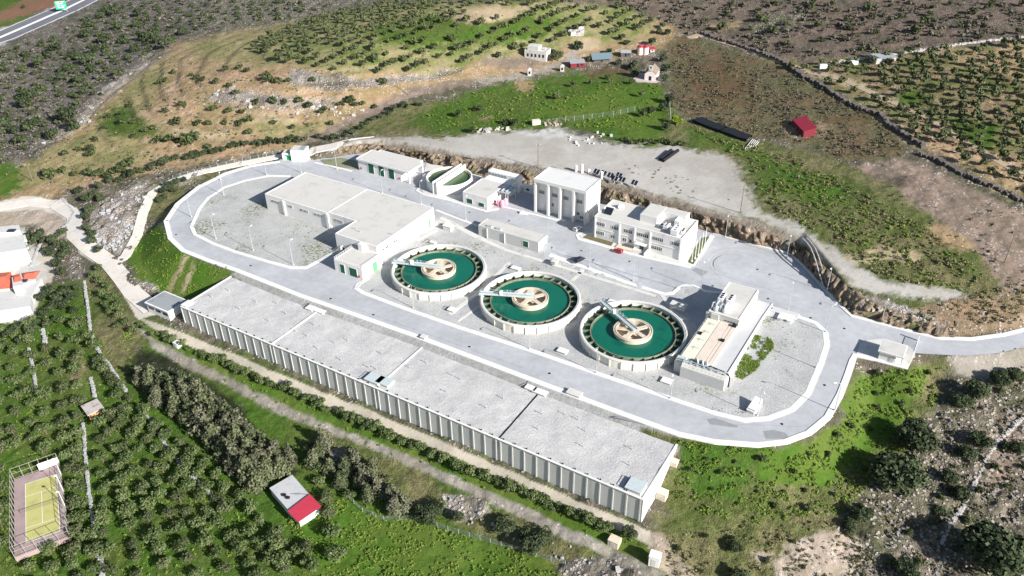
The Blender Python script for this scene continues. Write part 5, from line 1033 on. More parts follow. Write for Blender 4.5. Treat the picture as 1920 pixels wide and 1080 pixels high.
# small boxes round the court
slab(841,429,.6,3.6,2.4,1.7,'white square box on the path corner between hall and transformer building', WHITE, name='valve_chamber', cat='chamber')
slab(848,583,.1,2.6,2.0,.8,'white hatch between the left and middle tanks near the road', KERB, legs=True)
slab(1055,660,.1,3.0,2.0,.7,'white slab with a grating between the middle and right tanks', KERB); slab(1250,716,.1,3.0,2.2,.6,'white slab below the screen chamber by the lamp', KERB)
slab(812,456,.1,2.4,1.2,.6,'white block behind the leftmost tank rim', KERB); slab(967,505,.1,3.4,1.8,.7,'white block behind the middle tank beside a dark hatch', KERB, legs=True); slab(1148,568,.1,2.6,1.6,.7,'white block behind the right tank next to the bridge end', KERB, legs=True)
slab(1040,492,1.2,1.8,2.4,.9,'small concrete box half way up the gravel bank', CONC)
p = GP(1406,776); r = empty('sloping_kiosk', p, ANG+math.radians(82), 'long white wedge shaped kiosk by the lower kerb of the right yard', 'kiosk'); m_ = MB(); m_.add([(0,-1.1,0),(5.2,-1.1,0),(5.2,1.1,0),(0,1.1,0),(0,-1.1,1.1),(5.2,-1.1,2.4),(5.2,1.1,2.4),(0,1.1,1.1)], [(3,2,1,0),(4,5,6,7),(0,1,5,4),(1,2,6,5),(2,3,7,6),(3,0,4,7)]); m_.build('body', WHITE, r); m_ = MB(); m_.add([(-.1,-1.2,1.13),(5.3,-1.2,2.46),(5.3,1.2,2.46),(-.1,1.2,1.13)], [(0,1,2,3)]); m_.build('lid', KERB, r)
# ------------------------------------------------------------------ gatehouse
zh = 1.9+3.4; fg2 = site(1646.7, 657, zh, 1.9); xg2, _ = fg2.hor(1695.8, 669.3, zh-1.9); _, a1 = fg2.hor(1703.8, 649, zh-1.9); _, a2 = fg2.hor(1655.4, 634, zh-1.9); Dg2 = (a1+a2)/2
gh = empty('gatehouse', fg2.o, ANG, 'small white gatehouse with an overhanging flat roof beside the sliding gate', 'gatehouse')
m_ = MB(); m_.box(.5, xg2*.72, .4, Dg2-.3, -.5, 2.9); m_.build('wall', WHITE, gh); m_ = MB(); m_.box(0, xg2, 0, Dg2, 2.903, 3.4); o = m_.build('roof', WHITE, gh); m_ = MB(); m_.box(.3, xg2-.3, .3, Dg2-.3, 3.4, 3.45); m_.build('roof_membrane', ROOF, o)
m_ = MB(); m_.box(xg2-.5, xg2-.2, .3, .6, -.5, 2.9); m_.box(xg2-.5, xg2-.2, Dg2-.6, Dg2-.3, -.5, 2.9); m_.build('column', WHITE, gh); m_ = MB(); m_.box(xg2*.5, xg2*.65, .3, .397, .1, 2.2); m_.build('door', CONC, gh); m_ = MB(); m_.box(1.4, 3., Dg2-.3, Dg2-.24, 1.0, 2.1); m_.build('window', GLASS, gh)
sheet('gatehouse_base', ppw([(1604,668),(1612,646),(1625,638),(1650,636),(1706,650),(1716,664),(1702,692),(1640,674)]), CONC, hplat, .15, 2.5, skirt=1.4)
gp = MB(); a = Vector(GP(1721,640)); b = Vector(GP(1707,682)); b.z = a.z
gt = empty('sliding_gate', a, math.atan2(b.y-a.y, b.x-a.x), 'white steel sliding gate standing beside the gatehouse', 'gate'); Lg = (b-a).length
for k in range(int(Lg/.5)+1): gp.box(k*.5-.04, k*.5+.04, -.04, .04, .1, 1.9)
gp.build('bars', WHITEP, gt); m_ = MB(); m_.box(0, Lg, -.06, .06, 1.903, 2.02); m_.box(0, Lg, -.07, .07, 0, .1); m_.build('rail', WHITEP, gt); m_ = MB(); m_.box(-.6, -.15, -.3, .3, 0, 2.6); m_.build('post', WHITE, gt)
# ------------------------------------------------------------------ top left pump station
fq = site(528, 287, 5.4, 2); xq1, _ = fq.hor(545, 286.3, 5.4)
ps = empty('wellhead_station', fq.o, ANG+math.radians(26), 'two joined white boxes with a bright green door at the far bend of the road', 'building')
m_ = MB(); m_.box(0, 4.6, 0, 4.6, -.5, 3.2); m_.build('low_block', WHITE, ps); m_ = MB(); m_.box(4.62, 11.4, -1.2, 4.8, -.5, 5.2); m_.build('high_block', WHITE, ps); m_ = MB(); m_.box(.3, 4.3, .3, 4.3, 3.2, 3.26); m_.box(4.9, 11.1, -.9, 4.5, 5.2, 5.26); m_.build('roof', ROOF, ps)
m_ = MB(); m_.box(8.6, 10.9, -.8, 4.4, 5.27, 5.4); m_.build('skylight', GREYROOF, ps); m_ = MB(); m_.box(2.0, 4.3, -.06, -.003, 0, 2.5); m_.build('door', mat('bright_green_door', (.0, .26, .06), .5, .08, 1.), ps); m_ = MB(); m_.box(2.0, 7.0, -1.0, -.07, 2.7, 2.8); m_.build('door_canopy', STEEL, ps)
# ------------------------------------------------------------------ grey roofed service building by the basin end
fk = Fr(tuple(at(270.5, 567, -4.6)[:2])+(-8.7,), ANG); xk, _ = fk.hor(318.3, 583.5, 4.1); _, yk1 = fk.hor(305, 543.5, 4.1)
sv = empty('service_building', fk.o, ANG, 'square service building with a grey roof slab at the left end of the buttressed basin', 'building')
m_ = MB(); m_.box(.4, xk-.4, .4, yk1-.4, -.6, 3.7); m_.build('wall', WHITE, sv); m_ = MB(); m_.box(0, xk, 0, yk1, 3.703, 4.1); o = m_.build('roof', WHITE, sv); m_ = MB(); m_.box(.5, xk-.5, .5, yk1-.5, 4.1, 4.16); m_.build('roof_membrane', GREYROOF, o)
for k in range(3): m_ = MB(); x_ = 1.4+k*xk*.3; m_.box(x_, x_+xk*.2, .33, .397, 1.8, 2.8); m_.build('window', GLASS, sv)
# ------------------------------------------------------------------ street lamps
def lamp_proto():
    r = empty('street_lamp', (0,0,0), 0, None, 'street lamp', 'street lamps along the roads')
    m_ = MB(); m_.tube([(0,0,0),(0,0,5),(0,0,9.2)], [.13,.10,.07], 8); m_.build('pole', STEEL, r)
    m_ = MB(); m_.tube([(0,0,9.15),(.15,0,9.6),(.6,0,9.85),(1.5,0,9.9)], .055, 6); m_.build('arm', STEEL, r)
    m_ = MB(); m_.box(1.3,2.15,-.2,.2,9.84,10.02,bev=.06); m_.build('lamp_head', WHITEP, r); m_ = MB(); m_.box(-.22,.22,-.22,.22,0,.35); m_.build('base', CONC, r); return r
LAMPS = [(359,407,-.6,'on the inner kerb of the left bend'),(405,448,1.2,'on the yard kerb near the left bend'),(475,470,1.2,'on the lower kerb of the left yard'),(550,497,1.2,'at the lower right corner of the left yard'),(775,578,-1.9,'below the leftmost tank'),(993,655,-1.9,'below the middle tank'),(1118,700,-1.9,'below the left side of the right tank'),(1257,748,-1.9,'beside the screen chamber'),(874,413,1.2,'on the street kerb before the sludge building'),(1027,446,1.2,'at the end of the transformer building'),(1105,502,1.2,'on the kerb below the dark blue car'),(1187,527,1.2,'on the kerb below the entrance of the office'),(1314,543,1.2,'in shadow beside the inlet works'),(1475,483,-1.9,'at the foot of the rock face on the far platform kerb'),(1550,547,-2.2,'casting a long shadow across the wide platform'),(1477,583,1.2,'beside the low cabin of the right yard'),(1548,623,.6,'on the right yard corner facing the entry road'),(1652,605,-1.9,'on the kerb above the gatehouse'),(1360,445,-1.9,'at the far left corner of the wide platform'),(414,338,-.8,'on the outer kerb of the far bend'),(420,366,1.8,'inside the left yard by its far kerb'),(500,328,1.3,'at the far tip of the left yard'),(565,324,1.2,'behind the long wing of the pump hall'),(632,318,-1.9,'on the verge left of the garage'),(717,362,1.2,'in the street before the garage doors'),(790,383,1.2,'behind the square wing of the pump hall'),(1565,770,3.,'on the outer bend at the lower right'),(1420,780,-1.6,'next to the wedge shaped kiosk'),(1530,690,0.,'on the right kerb of the right yard')]
lp0 = lamp_proto()
for i, (a, b, rz, t) in enumerate(LAMPS): o = lp0 if i == 0 else copy_tree(lp0); place(o, GP(a, b)+Vector((0,0,.1)), rz, 1, 'tall grey street lamp '+t)
fp0 = None
for i, (a, b) in enumerate(((1297,491),(1303,486),(1309,480),(1315,472),(1321,463))):
    if fp0 is None: fp0 = empty('flagpole', (0,0,0), 0, 'bare white flagpole in the row beside the sunlit end wall of the office', 'flagpole', 'flagpoles beside the office'); m_ = MB(); m_.tube([(0,0,0),(0,0,8)], [.12,.07], 6); m_.build('pole', WHITEP, fp0); m_ = MB(); m_.lathe([(.01,0),(.45,0),(.45,.3),(.01,.3)], 10); m_.build('foot', CONC, fp0); o = fp0
    else: o = copy_tree(fp0)
    o.location = GP(a, b)+Vector((0,0,.2))
for a, b, h, t in ((1009,315,11,'wooden pole at the edge of the gravel lot behind the tall building'),(1388,399,11,'wooden pole at the right end of the gravel lot'),(1883,494,11,'leaning wooden pole on the bare slope at the right'),(62,340,9,'thin pole on the bare ground at the far left'),(766,178,8,'thin pole by the dirt road on the hill')):
    r = empty('utility_pole', G(a, b), .3, t, 'utility pole', 'utility poles on the hill'); m_ = MB(); m_.tube([(0,0,-.3),(0,0,h)], [.2,.12], 8); m_.build('pole', WOOD, r); m_ = MB(); m_.bar((-1.1,0,h-.7),(1.1,0,h-.7),.15); m_.build('crossarm', WOOD, r); m_ = MB(); [m_.lathe([(.01,h-.3),(.09,h-.35),(.1,h-.6)],6,cx=x) for x in (-.9,0,.9)]; m_.build('insulator', WHITEP, r)
# ------------------------------------------------------------------ cars
def car(px, py, rz, paint, label, L_=4.3, W=1.75, H=1.45, wagon=False):
    r = empty('parked_car', GP(px, py)+Vector((0,0,.01)), rz, label, 'car', 'cars parked in the plant'); hl, hw = L_/2, W/2
    pr = [(-hl,.35),(-hl+.02,.75),(-hl+.15,.92),(hl-1.25,.95),(hl-.25,.78),(hl,.6),(hl,.3)]
    vs = []; 
    for s in (-1, 1):
        for x, z in pr: vs.append((x, s*(hw-.03), z))
    for s in (-1, 1):
        for x, z in pr: vs.append((x*.985, s*(hw-.14 if z > .7 else hw-.05), z+(.02 if z > .7 else -.03)))
    n = len(pr); m_ = MB(); side = [tuple(range(n))[::-1], tuple(range(n, 2*n))]
    m_.add(vs[:2*n], side+[(i, i+1, n+i+1, n+i) for i in range(n-1)]+[(n-1, 0, n, 2*n-1)]); m_.build('body', paint, r)
    zt_ = H; b0, b1 = (-hl+.1, hl-1.2); t0, t1 = (-hl+(.35 if not wagon else .2), hl-2.0)
    m_ = MB(); a = [(b0,-hw+.08,.93),(b1,-hw+.08,.95),(b1,hw-.08,.95),(b0,hw-.08,.93),(t0,-hw+.26,zt_-.04),(t1,-hw+.26,zt_-.04),(t1,hw-.26,zt_-.04),(t0,hw-.26,zt_-.04)]
    m_.add(a, [(4,5,6,7),(0,1,5,4),(1,2,6,5),(2,3,7,6),(3,0,4,7)]); m_.build('window', GLASS, r)
    m_ = MB(); m_.box(t0-.02, t1+.04, -hw+.24, hw-.24, zt_-.037, zt_+.02, bev=.03)
    for x0, x1 in ((b0,t0),(b1,t1),((b0+b1)/2-.1,(t0+t1)/2-.1)):
        for s in (-1, 1): m_.bar((x0, s*(hw-.075), .94), (x1, s*(hw-.245), zt_-.02), .09)
    m_.build('roof', paint, r)
    for x in (-hl+.75, hl-.8):
        for s in (-1, 1):
            m_ = MB(); m_.tube([(x, s*(hw-.2), .32), (x, s*(hw+.01), .32)], .32, 14); o = m_.build('wheel', TYRE, r); m_ = MB(); m_.tube([(x, s*(hw+.012), .32), (x, s*(hw+.03), .32)], .19, 10); m_.build('rim', STEEL, o)
    for s in (-1, 1): m_ = MB(); m_.box(hl-.12, hl+.015, s*.62-.17, s*.62+.17, .58, .74); m_.build('headlight', WHITEP, r); m_ = MB(); m_.box(-hl-.012, -hl+.1, s*.68-.12, s*.68+.12, .6, .85); m_.build('tail_light', REDP, r)
    return r
car(1158,473,ANG+math.pi,REDP,'red hatchback parked along the kerb before the office entrance',3.9,1.7,1.5)
car(1087,489,ANG+math.radians(75),BLUEP,'dark blue pickup-like car standing alone in the street near the kerb',4.6,1.8,1.6,True)
car(1083,431,ANG+math.radians(80),WHITEP,'small white car parked in the shade of the tall building',4.0,1.7,1.45)
# ------------------------------------------------------------------ things behind: lot, field, hill
PANEL = mat('solar_cell', (.015, .02, .035), .2, .1, 1., spec=.6)
for i, (a, b, t) in enumerate(((1118,330,'leftmost of the panels behind the tall building'),(1131,333,'second panel from the left behind the tall building'),(1144,337,'third panel from the left behind the tall building'),(1152,343,'in the lower middle of the panel group'),(1160,337,'upper panel beside the white posts'),(1166,345,'near the right end of the panel group'),(1189,351,'standing alone right of the others'))):
    r = empty('solar_mast', G(a, b), ANG+math.radians(-10), 'tilted dark solar panel on a post, '+t, 'solar panel', 'solar panels on posts at the lot edge'); m_ = MB(); m_.tube([(0,0,-.2),(0,0,1.8)], .1, 6); m_.build('post', WHITEP, r)
    m_ = MB(); c, s = math.cos(.75), math.sin(.75)
    for x0, x1 in ((-1.3,-.05),(.05,1.3)): m_.add([(x0,-1.1*c,2.1-1.1*s),(x1,-1.1*c,2.1-1.1*s),(x1,1.1*c,2.1+1.1*s),(x0,1.1*c,2.1+1.1*s),(x0,-1.1*c+.06,2.02-1.1*s),(x1,-1.1*c+.06,2.02-1.1*s),(x1,1.1*c+.06,2.02+1.1*s),(x0,1.1*c+.06,2.02+1.1*s)], [(0,1,2,3),(7,6,5,4),(0,4,5,1),(1,5,6,2),(2,6,7,3),(3,7,4,0)])
    m_.build('panel', PANEL, r); m_ = MB(); m_.bar((-1.3,-1.1*c-.01,2.13-1.1*s),(1.3,-1.1*c-.01,2.13-1.1*s),.08); m_.bar((-1.3,1.1*c,2.15+1.1*s),(1.3,1.1*c,2.15+1.1*s),.08); m_.bar((0,-1.1*c,2.13-1.1*s),(0,1.1*c,2.15+1.1*s),.08); m_.build('frame', WHITEP, r)
for i, (a, b, h, t) in enumerate(((1080,322,3,'furthest left behind the parapet'),(1091,324,4,'tallest one behind the parapet'),(1128,334,3,'between the solar panels'),(1104,325,2,'low one between the tall posts and the panels'))):
    m_ = MB(); m_.lathe([(.01,0),(.55,0),(.6,.2),(.6,h-.3),(.4,h),(.01,h)], 12); tag(m_.build('white_drum', WHITEP, loc=G(a,b)), 'white upright drum behind the tall building, '+t, 'drum', 'white drums on the gravel lot')
for i, (a, b, c, d, t) in enumerate(((1238,301,1258,284,'left of the pair'),(1243,304,1271,284,'right of the pair'))):
    p, q = G(a,b), G(c,d); m_ = MB(); m_.tube([p+Vector((0,0,.6)), q+Vector((0,0,.6))], .75, 10); tag(m_.build('black_pipe', DARK), 'thick black pipe lying on the pale gravel lot, '+t, 'pipe', 'black pipes on the lot')
for i, (L_, t) in enumerate((([(1307,226),(1322,233),(1340,240),(1356,245)],'left half of the long heap'),([(1357,246),(1375,252),(1392,259),(1405,262)],'right half of the long heap'))):
    P_ = gw(L_); m_ = MB(); ribbon('k', P_, 5.5, DARK, hoff, 1.3, 1.8, 0, 1.5, mb=m_); tag(m_.build('black_sheet_roll', DARK), 'long black plastic covered heap beside the green mound, '+t, 'heap', 'black covered heaps')
for i in range(5): p = G(1396+i*5, 281-i*1.5); q = G(1411+i*3, 262+i*1.2); m_ = MB(); m_.tube([p+Vector((0,0,.3)), q+Vector((0,0,.35))], .14, 5); tag(m_.build('wooden_pole', KERB), 'pale pole lying in a loose stack beside the black heap', 'pole', 'loose poles on the mound')
def gable(name, cx, cy, L_, D_, h, rh, rz, wm, rm, label, cat, group=None, chim=False, z=None, overhang=.3, shed=False):
    g = G(cx, cy); r = empty(name, g, rz, label, cat, group); m_ = MB(); hl, hd = L_/2, D_/2
    if shed: m_.add([(-hl,-hd,-.6),(hl,-hd,-.6),(hl,hd,-.6),(-hl,hd,-.6),(-hl,-hd,h),(hl,-hd,h),(hl,hd,h+rh),(-hl,hd,h+rh)], [(0,1,5,4),(1,2,6,5),(2,3,7,6),(3,0,4,7)])
    else: m_.add([(-hl,-hd,-.6),(hl,-hd,-.6),(hl,hd,-.6),(-hl,hd,-.6),(-hl,-hd,h),(hl,-hd,h),(hl,hd,h),(-hl,hd,h),(-hl,0,h+rh),(hl,0,h+rh)], [(0,1,5,4),(2,3,7,6),(1,2,6,9,5),(3,0,4,8,7)])
    m_.build('wall', wm, r); m_ = MB(); o = overhang; t = .12
    def plane(P): m_.add(P+[(x,y,z_-t) for x,y,z_ in P], [(0,1,2,3),(7,6,5,4),(0,4,5,1),(1,5,6,2),(2,6,7,3),(3,7,4,0)])
    if shed: k = rh/D_; plane([(-hl-o,-hd-o,h+t-o*k),(hl+o,-hd-o,h+t-o*k),(hl+o,hd+o,h+rh+t+o*k),(-hl-o,hd+o,h+rh+t+o*k)])
    else:
        k = rh/hd; plane([(-hl-o,-hd-o,h+t-o*k),(hl+o,-hd-o,h+t-o*k),(hl+o,-.002,h+rh+t),(-hl-o,-.002,h+rh+t)]); plane([(-hl-o,.002,h+rh+t),(hl+o,.002,h+rh+t),(hl+o,hd+o,h+t-o*k),(-hl-o,hd+o,h+t-o*k)])
    m_.build('roof', rm, r)
    m_ = MB(); m_.box(-.5, .5, -hd-.05, -hd-.003, -.2, min(2.1, h-.2)); m_.build('door', DARK, r)
    m_ = MB(); m_.box(hl*.4, hl*.75, -hd-.05, -hd-.003, h*.4, h*.75); m_.build('window', GLASS, r); return r
WR = AGED
REDW = mat('red_boards', (.20,.025,.035), .7, .1, 2.)
_p, _q = at(1492,222,14), at(1514,250,13)
gable('barn', 1506,245,float(np.hypot(*(_q-_p)[:2]))*.92,5.2,2.6,1.5,math.atan2((_q-_p)[1],(_q-_p)[0]),REDW,REDROOF,'red roofed barn standing alone on bare red earth in the brown field','barn',shed=True)
gable('shed', 1082,124,8,4.6,2.4,.7,.10,REDW,GREYROOF,'red walled shed with a grey roof beside the blue roofed house','shed',shed=True)
gable('cottage', 1126,113,9,6,2.4,1.7,.12,mat('dark_wall',(.10,.10,.10),.8,.1,1.),BLUEROOF,'long cottage with a blue grey gabled roof at the top of the green field','cottage',overhang=1.2)
gable('cottage', 1173,104,5.5,4.5,2.2,1.0,-.1,mat('dark_wall',(.1,.1,.1)),GREYROOF,'small cottage with a pale grey roof between trees right of the blue roof','cottage')
r = empty('farmhouse', G(1008,107), -.38, 'white two level farmhouse on the hillside beside a big round tree', 'house'); m_ = MB(); m_.box(-6.5,6.5,-4,4,-1,4.2); m_.build('wall', WR, r); m_ = MB(); m_.box(-5.2,1.4,-2.6,3,4.203,6.6); m_.build('upper_floor', WR, r); m_ = MB(); parapet(m_, [(-6.5,-4),(6.5,-4),(6.5,4),(-6.5,4)], 4.203,.5,.25); m_.build('parapet', WR, r)
for x in (-5,-2.6,-.4,2,4.2): m_ = MB(); m_.box(x,x+1.1,-4.06,-4.003,1.2,2.9); m_.build('window', GLASS, r)
m_ = MB(); m_.box(3.4,4.6,.5,1.5,4.25,5.6); m_.build('chimney', WR, r)
# chapel
r = empty('chapel', G(1222,146), -.35, 'small white chapel with a bell gable on a paved terrace above the green field', 'chapel'); m_ = MB(); m_.box(-9,7,-8,6,-1.5,.25); m_.build('terrace', mat('pink_paving',(.46,.38,.36),.9,.15,1.), r)
m_ = MB(); m_.add([(-3,-5,0),(3,-5,0),(3,5,0),(-3,5,0),(-3,-5,3.6),(3,-5,3.6),(3,5,3.6),(-3,5,3.6),(0,-5,6.2),(0,5,6.2)], [(0,1,5,8,4),(2,3,7,9,6),(1,2,6,5),(3,0,4,7)]); m_.build('wall', mat('pinkish_render',(.66,.60,.57),.8,.05,1.), r)
m_ = MB(); m_.add([(-3.3,-4.6,3.4),(0,-4.6,6.4),(0,5.3,6.4),(-3.3,5.3,3.4),(3.3,-4.6,3.4),(3.3,5.3,3.4)], [(0,1,2,3),(1,4,5,2)]); m_.build('roof', mat('brown_tile',(.22,.17,.14),.9,.2,1.), r)
m_ = MB(); m_.box(-1.0,1.0,-5.3,-4.61,5.4,6.6); m_.box(-1,-.45,-5.3,-4.61,6.603,7.8); m_.box(.45,1,-5.3,-4.61,6.603,7.8); m_.box(-1.1,1.1,-5.35,-4.56,7.803,8.3); m_.build('bell_gable', WR, r); m_ = MB(); m_.box(-.7,.7,-5.06,-5.003,0.26,2.5); m_.build('door', DARK, r)
for i, (a, b, t) in enumerate(((1200,101,'left of two'),(1210,101,'right of two'))):
    r = empty('round_silo', G(a,b), 0, 'pale pink tower with red cap at the lane end, '+t, 'tower', 'pink towers on the hill'); m_ = MB(); m_.lathe([(1.8,-.5),(1.8,4.2),(.01,4.2)], 16); m_.build('wall', mat('pale_pink',(.68,.52,.46),.8,.05,1.), r); m_ = MB(); m_.lathe([(2.0,4.1),(0.1,5.4)], 16); m_.build('cap', REDROOF, r)
gable('shed', 1216,97,6,4,2,.8,.1,WR,REDROOF,'tiny shed with a pinkish red roof right of the two towers','shed')
gable('stone_hut', 1655,114,11,6,2.4,.6,.15,STONE,GREYROOF,'low white stone hut at the edge of the right orchard','hut',shed=True)
for a, b, t in ((1543,127,'left block'),(1600,120,'right block')): m_ = MB(); m_.box(-2,2,-1.2,1.2,-.3,1.8,bev=.2); tag(m_.build('beehive_stack', WHITEP, loc=G(a,b)), 'white box stack beside the orchard track, '+t, 'box')
for a, b, t in ((993,141,'on the red earth left of the white stones'),(1054,134,'left of the red shed')):
    r = empty('roadside_shrine', G(a,b), -.1, 'small white roadside shrine '+t, 'shrine', 'roadside shrines'); m_ = MB(); m_.box(-1,1,-.8,.8,-.3,3.2); m_.build('body', WR, r); m_ = MB(); m_.box(-.5,.5,-.86,-.803,1.0,2.4); m_.build('niche', DARK, r); m_ = MB(); m_.add([(-1.2,-1,3.2),(1.2,-1,3.2),(1.2,1,3.2),(-1.2,1,3.2),(0,0,4.2)], [(0,1,4),(1,2,4),(2,3,4),(3,0,4)]); m_.build('roof', WR, r)
# dumped things at the lot edge
def pile(name, px, py, n, sz, m, label, cat='pile', spread=3.):
    g = G(px,py); rr = random.Random(int(px*7+py)); mm = MB()
    for k in range(n):
        a = rr.uniform(0, 6.28); d = spread*math.sqrt(rr.random()); x, y = d*math.cos(a)*1.4, d*math.sin(a); s = sz*rr.uniform(.5, 1.2); zz = float(height(np.array([g.x+x]), np.array([g.y+y]))[0])-g.z
        vs = []; 
        for i in range(8): vs.append((x+(1 if i & 1 else -1)*s*rr.uniform(.5,1.1)*.6, y+(1 if i & 2 else -1)*s*rr.uniform(.5,1.1)*.6, zz+(s*rr.uniform(.6,1) if i & 4 else -.3)))
        mm.add(vs, [(0,2,3,1),(4,5,7,6),(0,1,5,4),(1,3,7,5),(3,2,6,7),(2,0,4,6)])
    return tag(mm.build(name, m, loc=g), label, cat)
pile('rubble_heap', 905,246,16,1.3,STONE,'heap of grey and dark rubble beside the green field and the lot'); pile('rubble_heap', 1036,233,14,1.0,mat('faded_pink',(.45,.30,.31),.9,.2,1.),'heap of pink and white dumped sacks at the edge of the lot'); pile('rubble_heap', 940,243,10,1.1,AGED,'scattered white slabs left of the small yellow crate')
pile('rubble_heap', 1115,262,18,1.0,AGED,'line of white bags along the pale far edge of the lot', spread=9); pile('stone_heap', 1080,62,18,2.6,STONE,'pale stone heap on the hill above the farmhouse', spread=3)
m_ = MB(); m_.box(-2,2,-1.3,1.3,-.3,2.2,bev=.1); tag(m_.build('crate', TAN, loc=G(1005,233), rz=.2), 'pale yellow crate standing at the top edge of the gravel lot', 'crate')
p = G(1165,56); 
# ------------------------------------------------------------------ dry stone walls
def stone_wall(name, pts, w, h, m, label, n_per=1.6, seed=1, group=None):
    P_ = gw(pts); rr = random.Random(seed); mm = MB()
    for i in range(len(P_)-1):
        a, b = P_[i], P_[i+1]; L_ = math.hypot(b[0]-a[0], b[1]-a[1]); n = max(1, int(L_/w*n_per))
        X = np.array([a[0]+(b[0]-a[0])*k/n for k in range(n)]); Y = np.array([a[1]+(b[1]-a[1])*k/n for k in range(n)]); Z = height(X, Y)
        for k in range(n):
            s = w*rr.uniform(.5, .85); x = X[k]+rr.uniform(-.25, .25)*w; y = Y[k]+rr.uniform(-.25, .25)*w; hh = h*rr.uniform(.6, 1.1); vs = []
            for q in range(8): vs.append((x+(1 if q & 1 else -1)*s*rr.uniform(.6,1.1), y+(1 if q & 2 else -1)*s*rr.uniform(.6,1.1), Z[k]+(hh*rr.uniform(.8,1) if q & 4 else -.4)))
            mm.add(vs, [(0,2,3,1),(4,5,7,6),(0,1,5,4),(1,3,7,5),(3,2,6,7),(2,0,4,6)])
    return tag(mm.build(name, m), label, 'stone wall', group)
WSTONE = mat('pale_dry_stone', (.36,.36,.37), .95, .2, 1.5, .8, 3, dirt=(.28,.27,.26))
stone_wall('dry_stone_wall', [(158,528),(163,560),(168,600),(170,625),(178,648),(192,668),(208,690),(222,712),(238,735)], .6, .7, WSTONE, 'long pale dry stone wall curving down through the olive grove')
stone_wall('dry_stone_wall', [(80,618),(84,634),(86,648)], .8, .8, WSTONE, 'short pale wall stub between olive trees near the top of the grove', seed=2)
stone_wall('dry_stone_wall', [(54,654),(60,680),(66,712),(69,735)], .55, .7, WSTONE, 'pale stone wall among the olive trees at the left edge', seed=3)
stone_wall('dry_stone_wall', [(157,795),(159,830),(162,870),(166,910),(171,950),(178,1008)], .55, .8, WSTONE, 'straight pale wall running down beside the tennis court', seed=4)
stone_wall('dry_stone_wall', [(186,1040),(190,1058),(194,1085)], .8, 1., WSTONE, 'pale wall at the bottom edge below the tennis court', seed=5)
stone_wall('dry_stone_wall', [(170,710),(175,728),(179,745)], .7, .7, WSTONE, 'short pale wall above the small flat roofed hut', seed=6)
stone_wall('dry_stone_wall', [(268,770),(280,785),(296,812),(318,845),(345,877),(362,895),(380,910),(402,938)], .55, .5, WSTONE, 'broken thin line of pale stones crossing the right part of the grove', n_per=1.0, seed=7)
stone_wall('dry_stone_wall', [(1290,64),(1312,62),(1340,72),(1380,84),(1420,98),(1462,114),(1500,140),(1540,162),(1576,186),(1610,205),(1650,216),(1665,235),(1700,256),(1735,278)], 1.6, 1.8, DSTONE, 'dark dry stone wall climbing round the brown field on the right', n_per=1.4, seed=8)
stone_wall('dry_stone_wall', [(1728,292),(1760,302),(1800,325),(1845,345),(1890,365),(1960,398)], 1.6, 1.6, DSTONE, 'dark dry stone wall between the bare slope and the right orchard', n_per=1.4, seed=9)
stone_wall('dry_stone_wall', [(1560,118),(1610,112),(1680,102),(1760,90),(1800,84),(1920,70)], 1.2, 1., STONE, 'pale field wall along the top of the right orchard', n_per=1.0, seed=10)
stone_wall('dry_stone_wall', [(1920,780),(1890,812),(1872,825),(1850,860),(1836,890),(1820,920),(1800,960),(1780,985),(1765,1020)], .7, .6, STONE, 'low grey wall descending the rocky slope at the lower right', n_per=1.3, seed=11)
stone_wall('dry_stone_wall', [(320,96),(300,112),(262,142),(225,170),(192,196),(172,222)], .9, .7, DSTONE, 'grey boulder wall along the ridge between scrub and the bare knoll', n_per=1., seed=12)
stone_wall('dry_stone_wall', [(105,380),(118,372),(140,400),(128,420),(100,440),(78,455),(66,480),(58,500)], .7, .6, WSTONE, 'low garden wall along the lane above the white villas', seed=13)
# ------------------------------------------------------------------ fences
def fence(pts, label, h=1.8, step=3., name='wire_fence', m=STEEL, wires=4, d=.07):
    P_ = gw(pts); S = []
    for i in range(len(P_)-1):
        a, b = P_[i], P_[i+1]; L_ = math.hypot(b[0]-a[0], b[1]-a[1]); n = max(1, int(L_/step)); S += [(a[0]+(b[0]-a[0])*k/n, a[1]+(b[1]-a[1])*k/n) for k in range(n)]
    S.append(P_[-1]); S = S[:100]; X = np.array([s[0] for s in S]); Y = np.array([s[1] for s in S]); Z = height(X, Y)
    r = empty(name, (X[0], Y[0], Z[0]), 0, label, 'fence'); pm = None
    for k in range(len(S)):
        if pm is None: m_ = MB(); m_.tube([(0,0,-.4),(0,0,h)], d, 6); o = m_.build('post', m, r); pm = o
        else: o = pm.copy(); COL.objects.link(o); o.parent = r
        o.location = (X[k]-X[0], Y[k]-Y[0], Z[k]-Z[0])
    m_ = MB()
    for w_ in range(wires):
        zz = h*(w_+.6)/wires
        for k in range(len(S)-1): m_.bar((X[k]-X[0], Y[k]-Y[0], Z[k]-Z[0]+zz), (X[k+1]-X[0], Y[k+1]-Y[0], Z[k+1]-Z[0]+zz), .03)
    m_.build('wire', m, r); return r
fence([(648,930),(680,960),(720,976),(780,975),(840,995),(900,1012),(980,1035),(1060,1060)], 'grey wire fence on thin posts above the bright grass at the bottom')
fence([(1012,234),(1060,228),(1110,222),(1150,217),(1190,208)], 'wire fence crossing the bright green field below the chapel', h=2.4, step=4, d=.12)
fence([(325,336),(380,322),(440,306),(500,294),(525,288)], 'wire fence along the far edge of the lane behind the ring road', h=2., step=3, d=.09)
fence([(1335,425),(1400,440),(1480,466),(1500,480)], 'thin fence on the ledge above the wide platform', h=1.6, step=4)
fence([(1254,180),(1256,205),(1258,232)], 'short row of fence posts between the green and the brown field', h=2.2, step=4, d=.12)
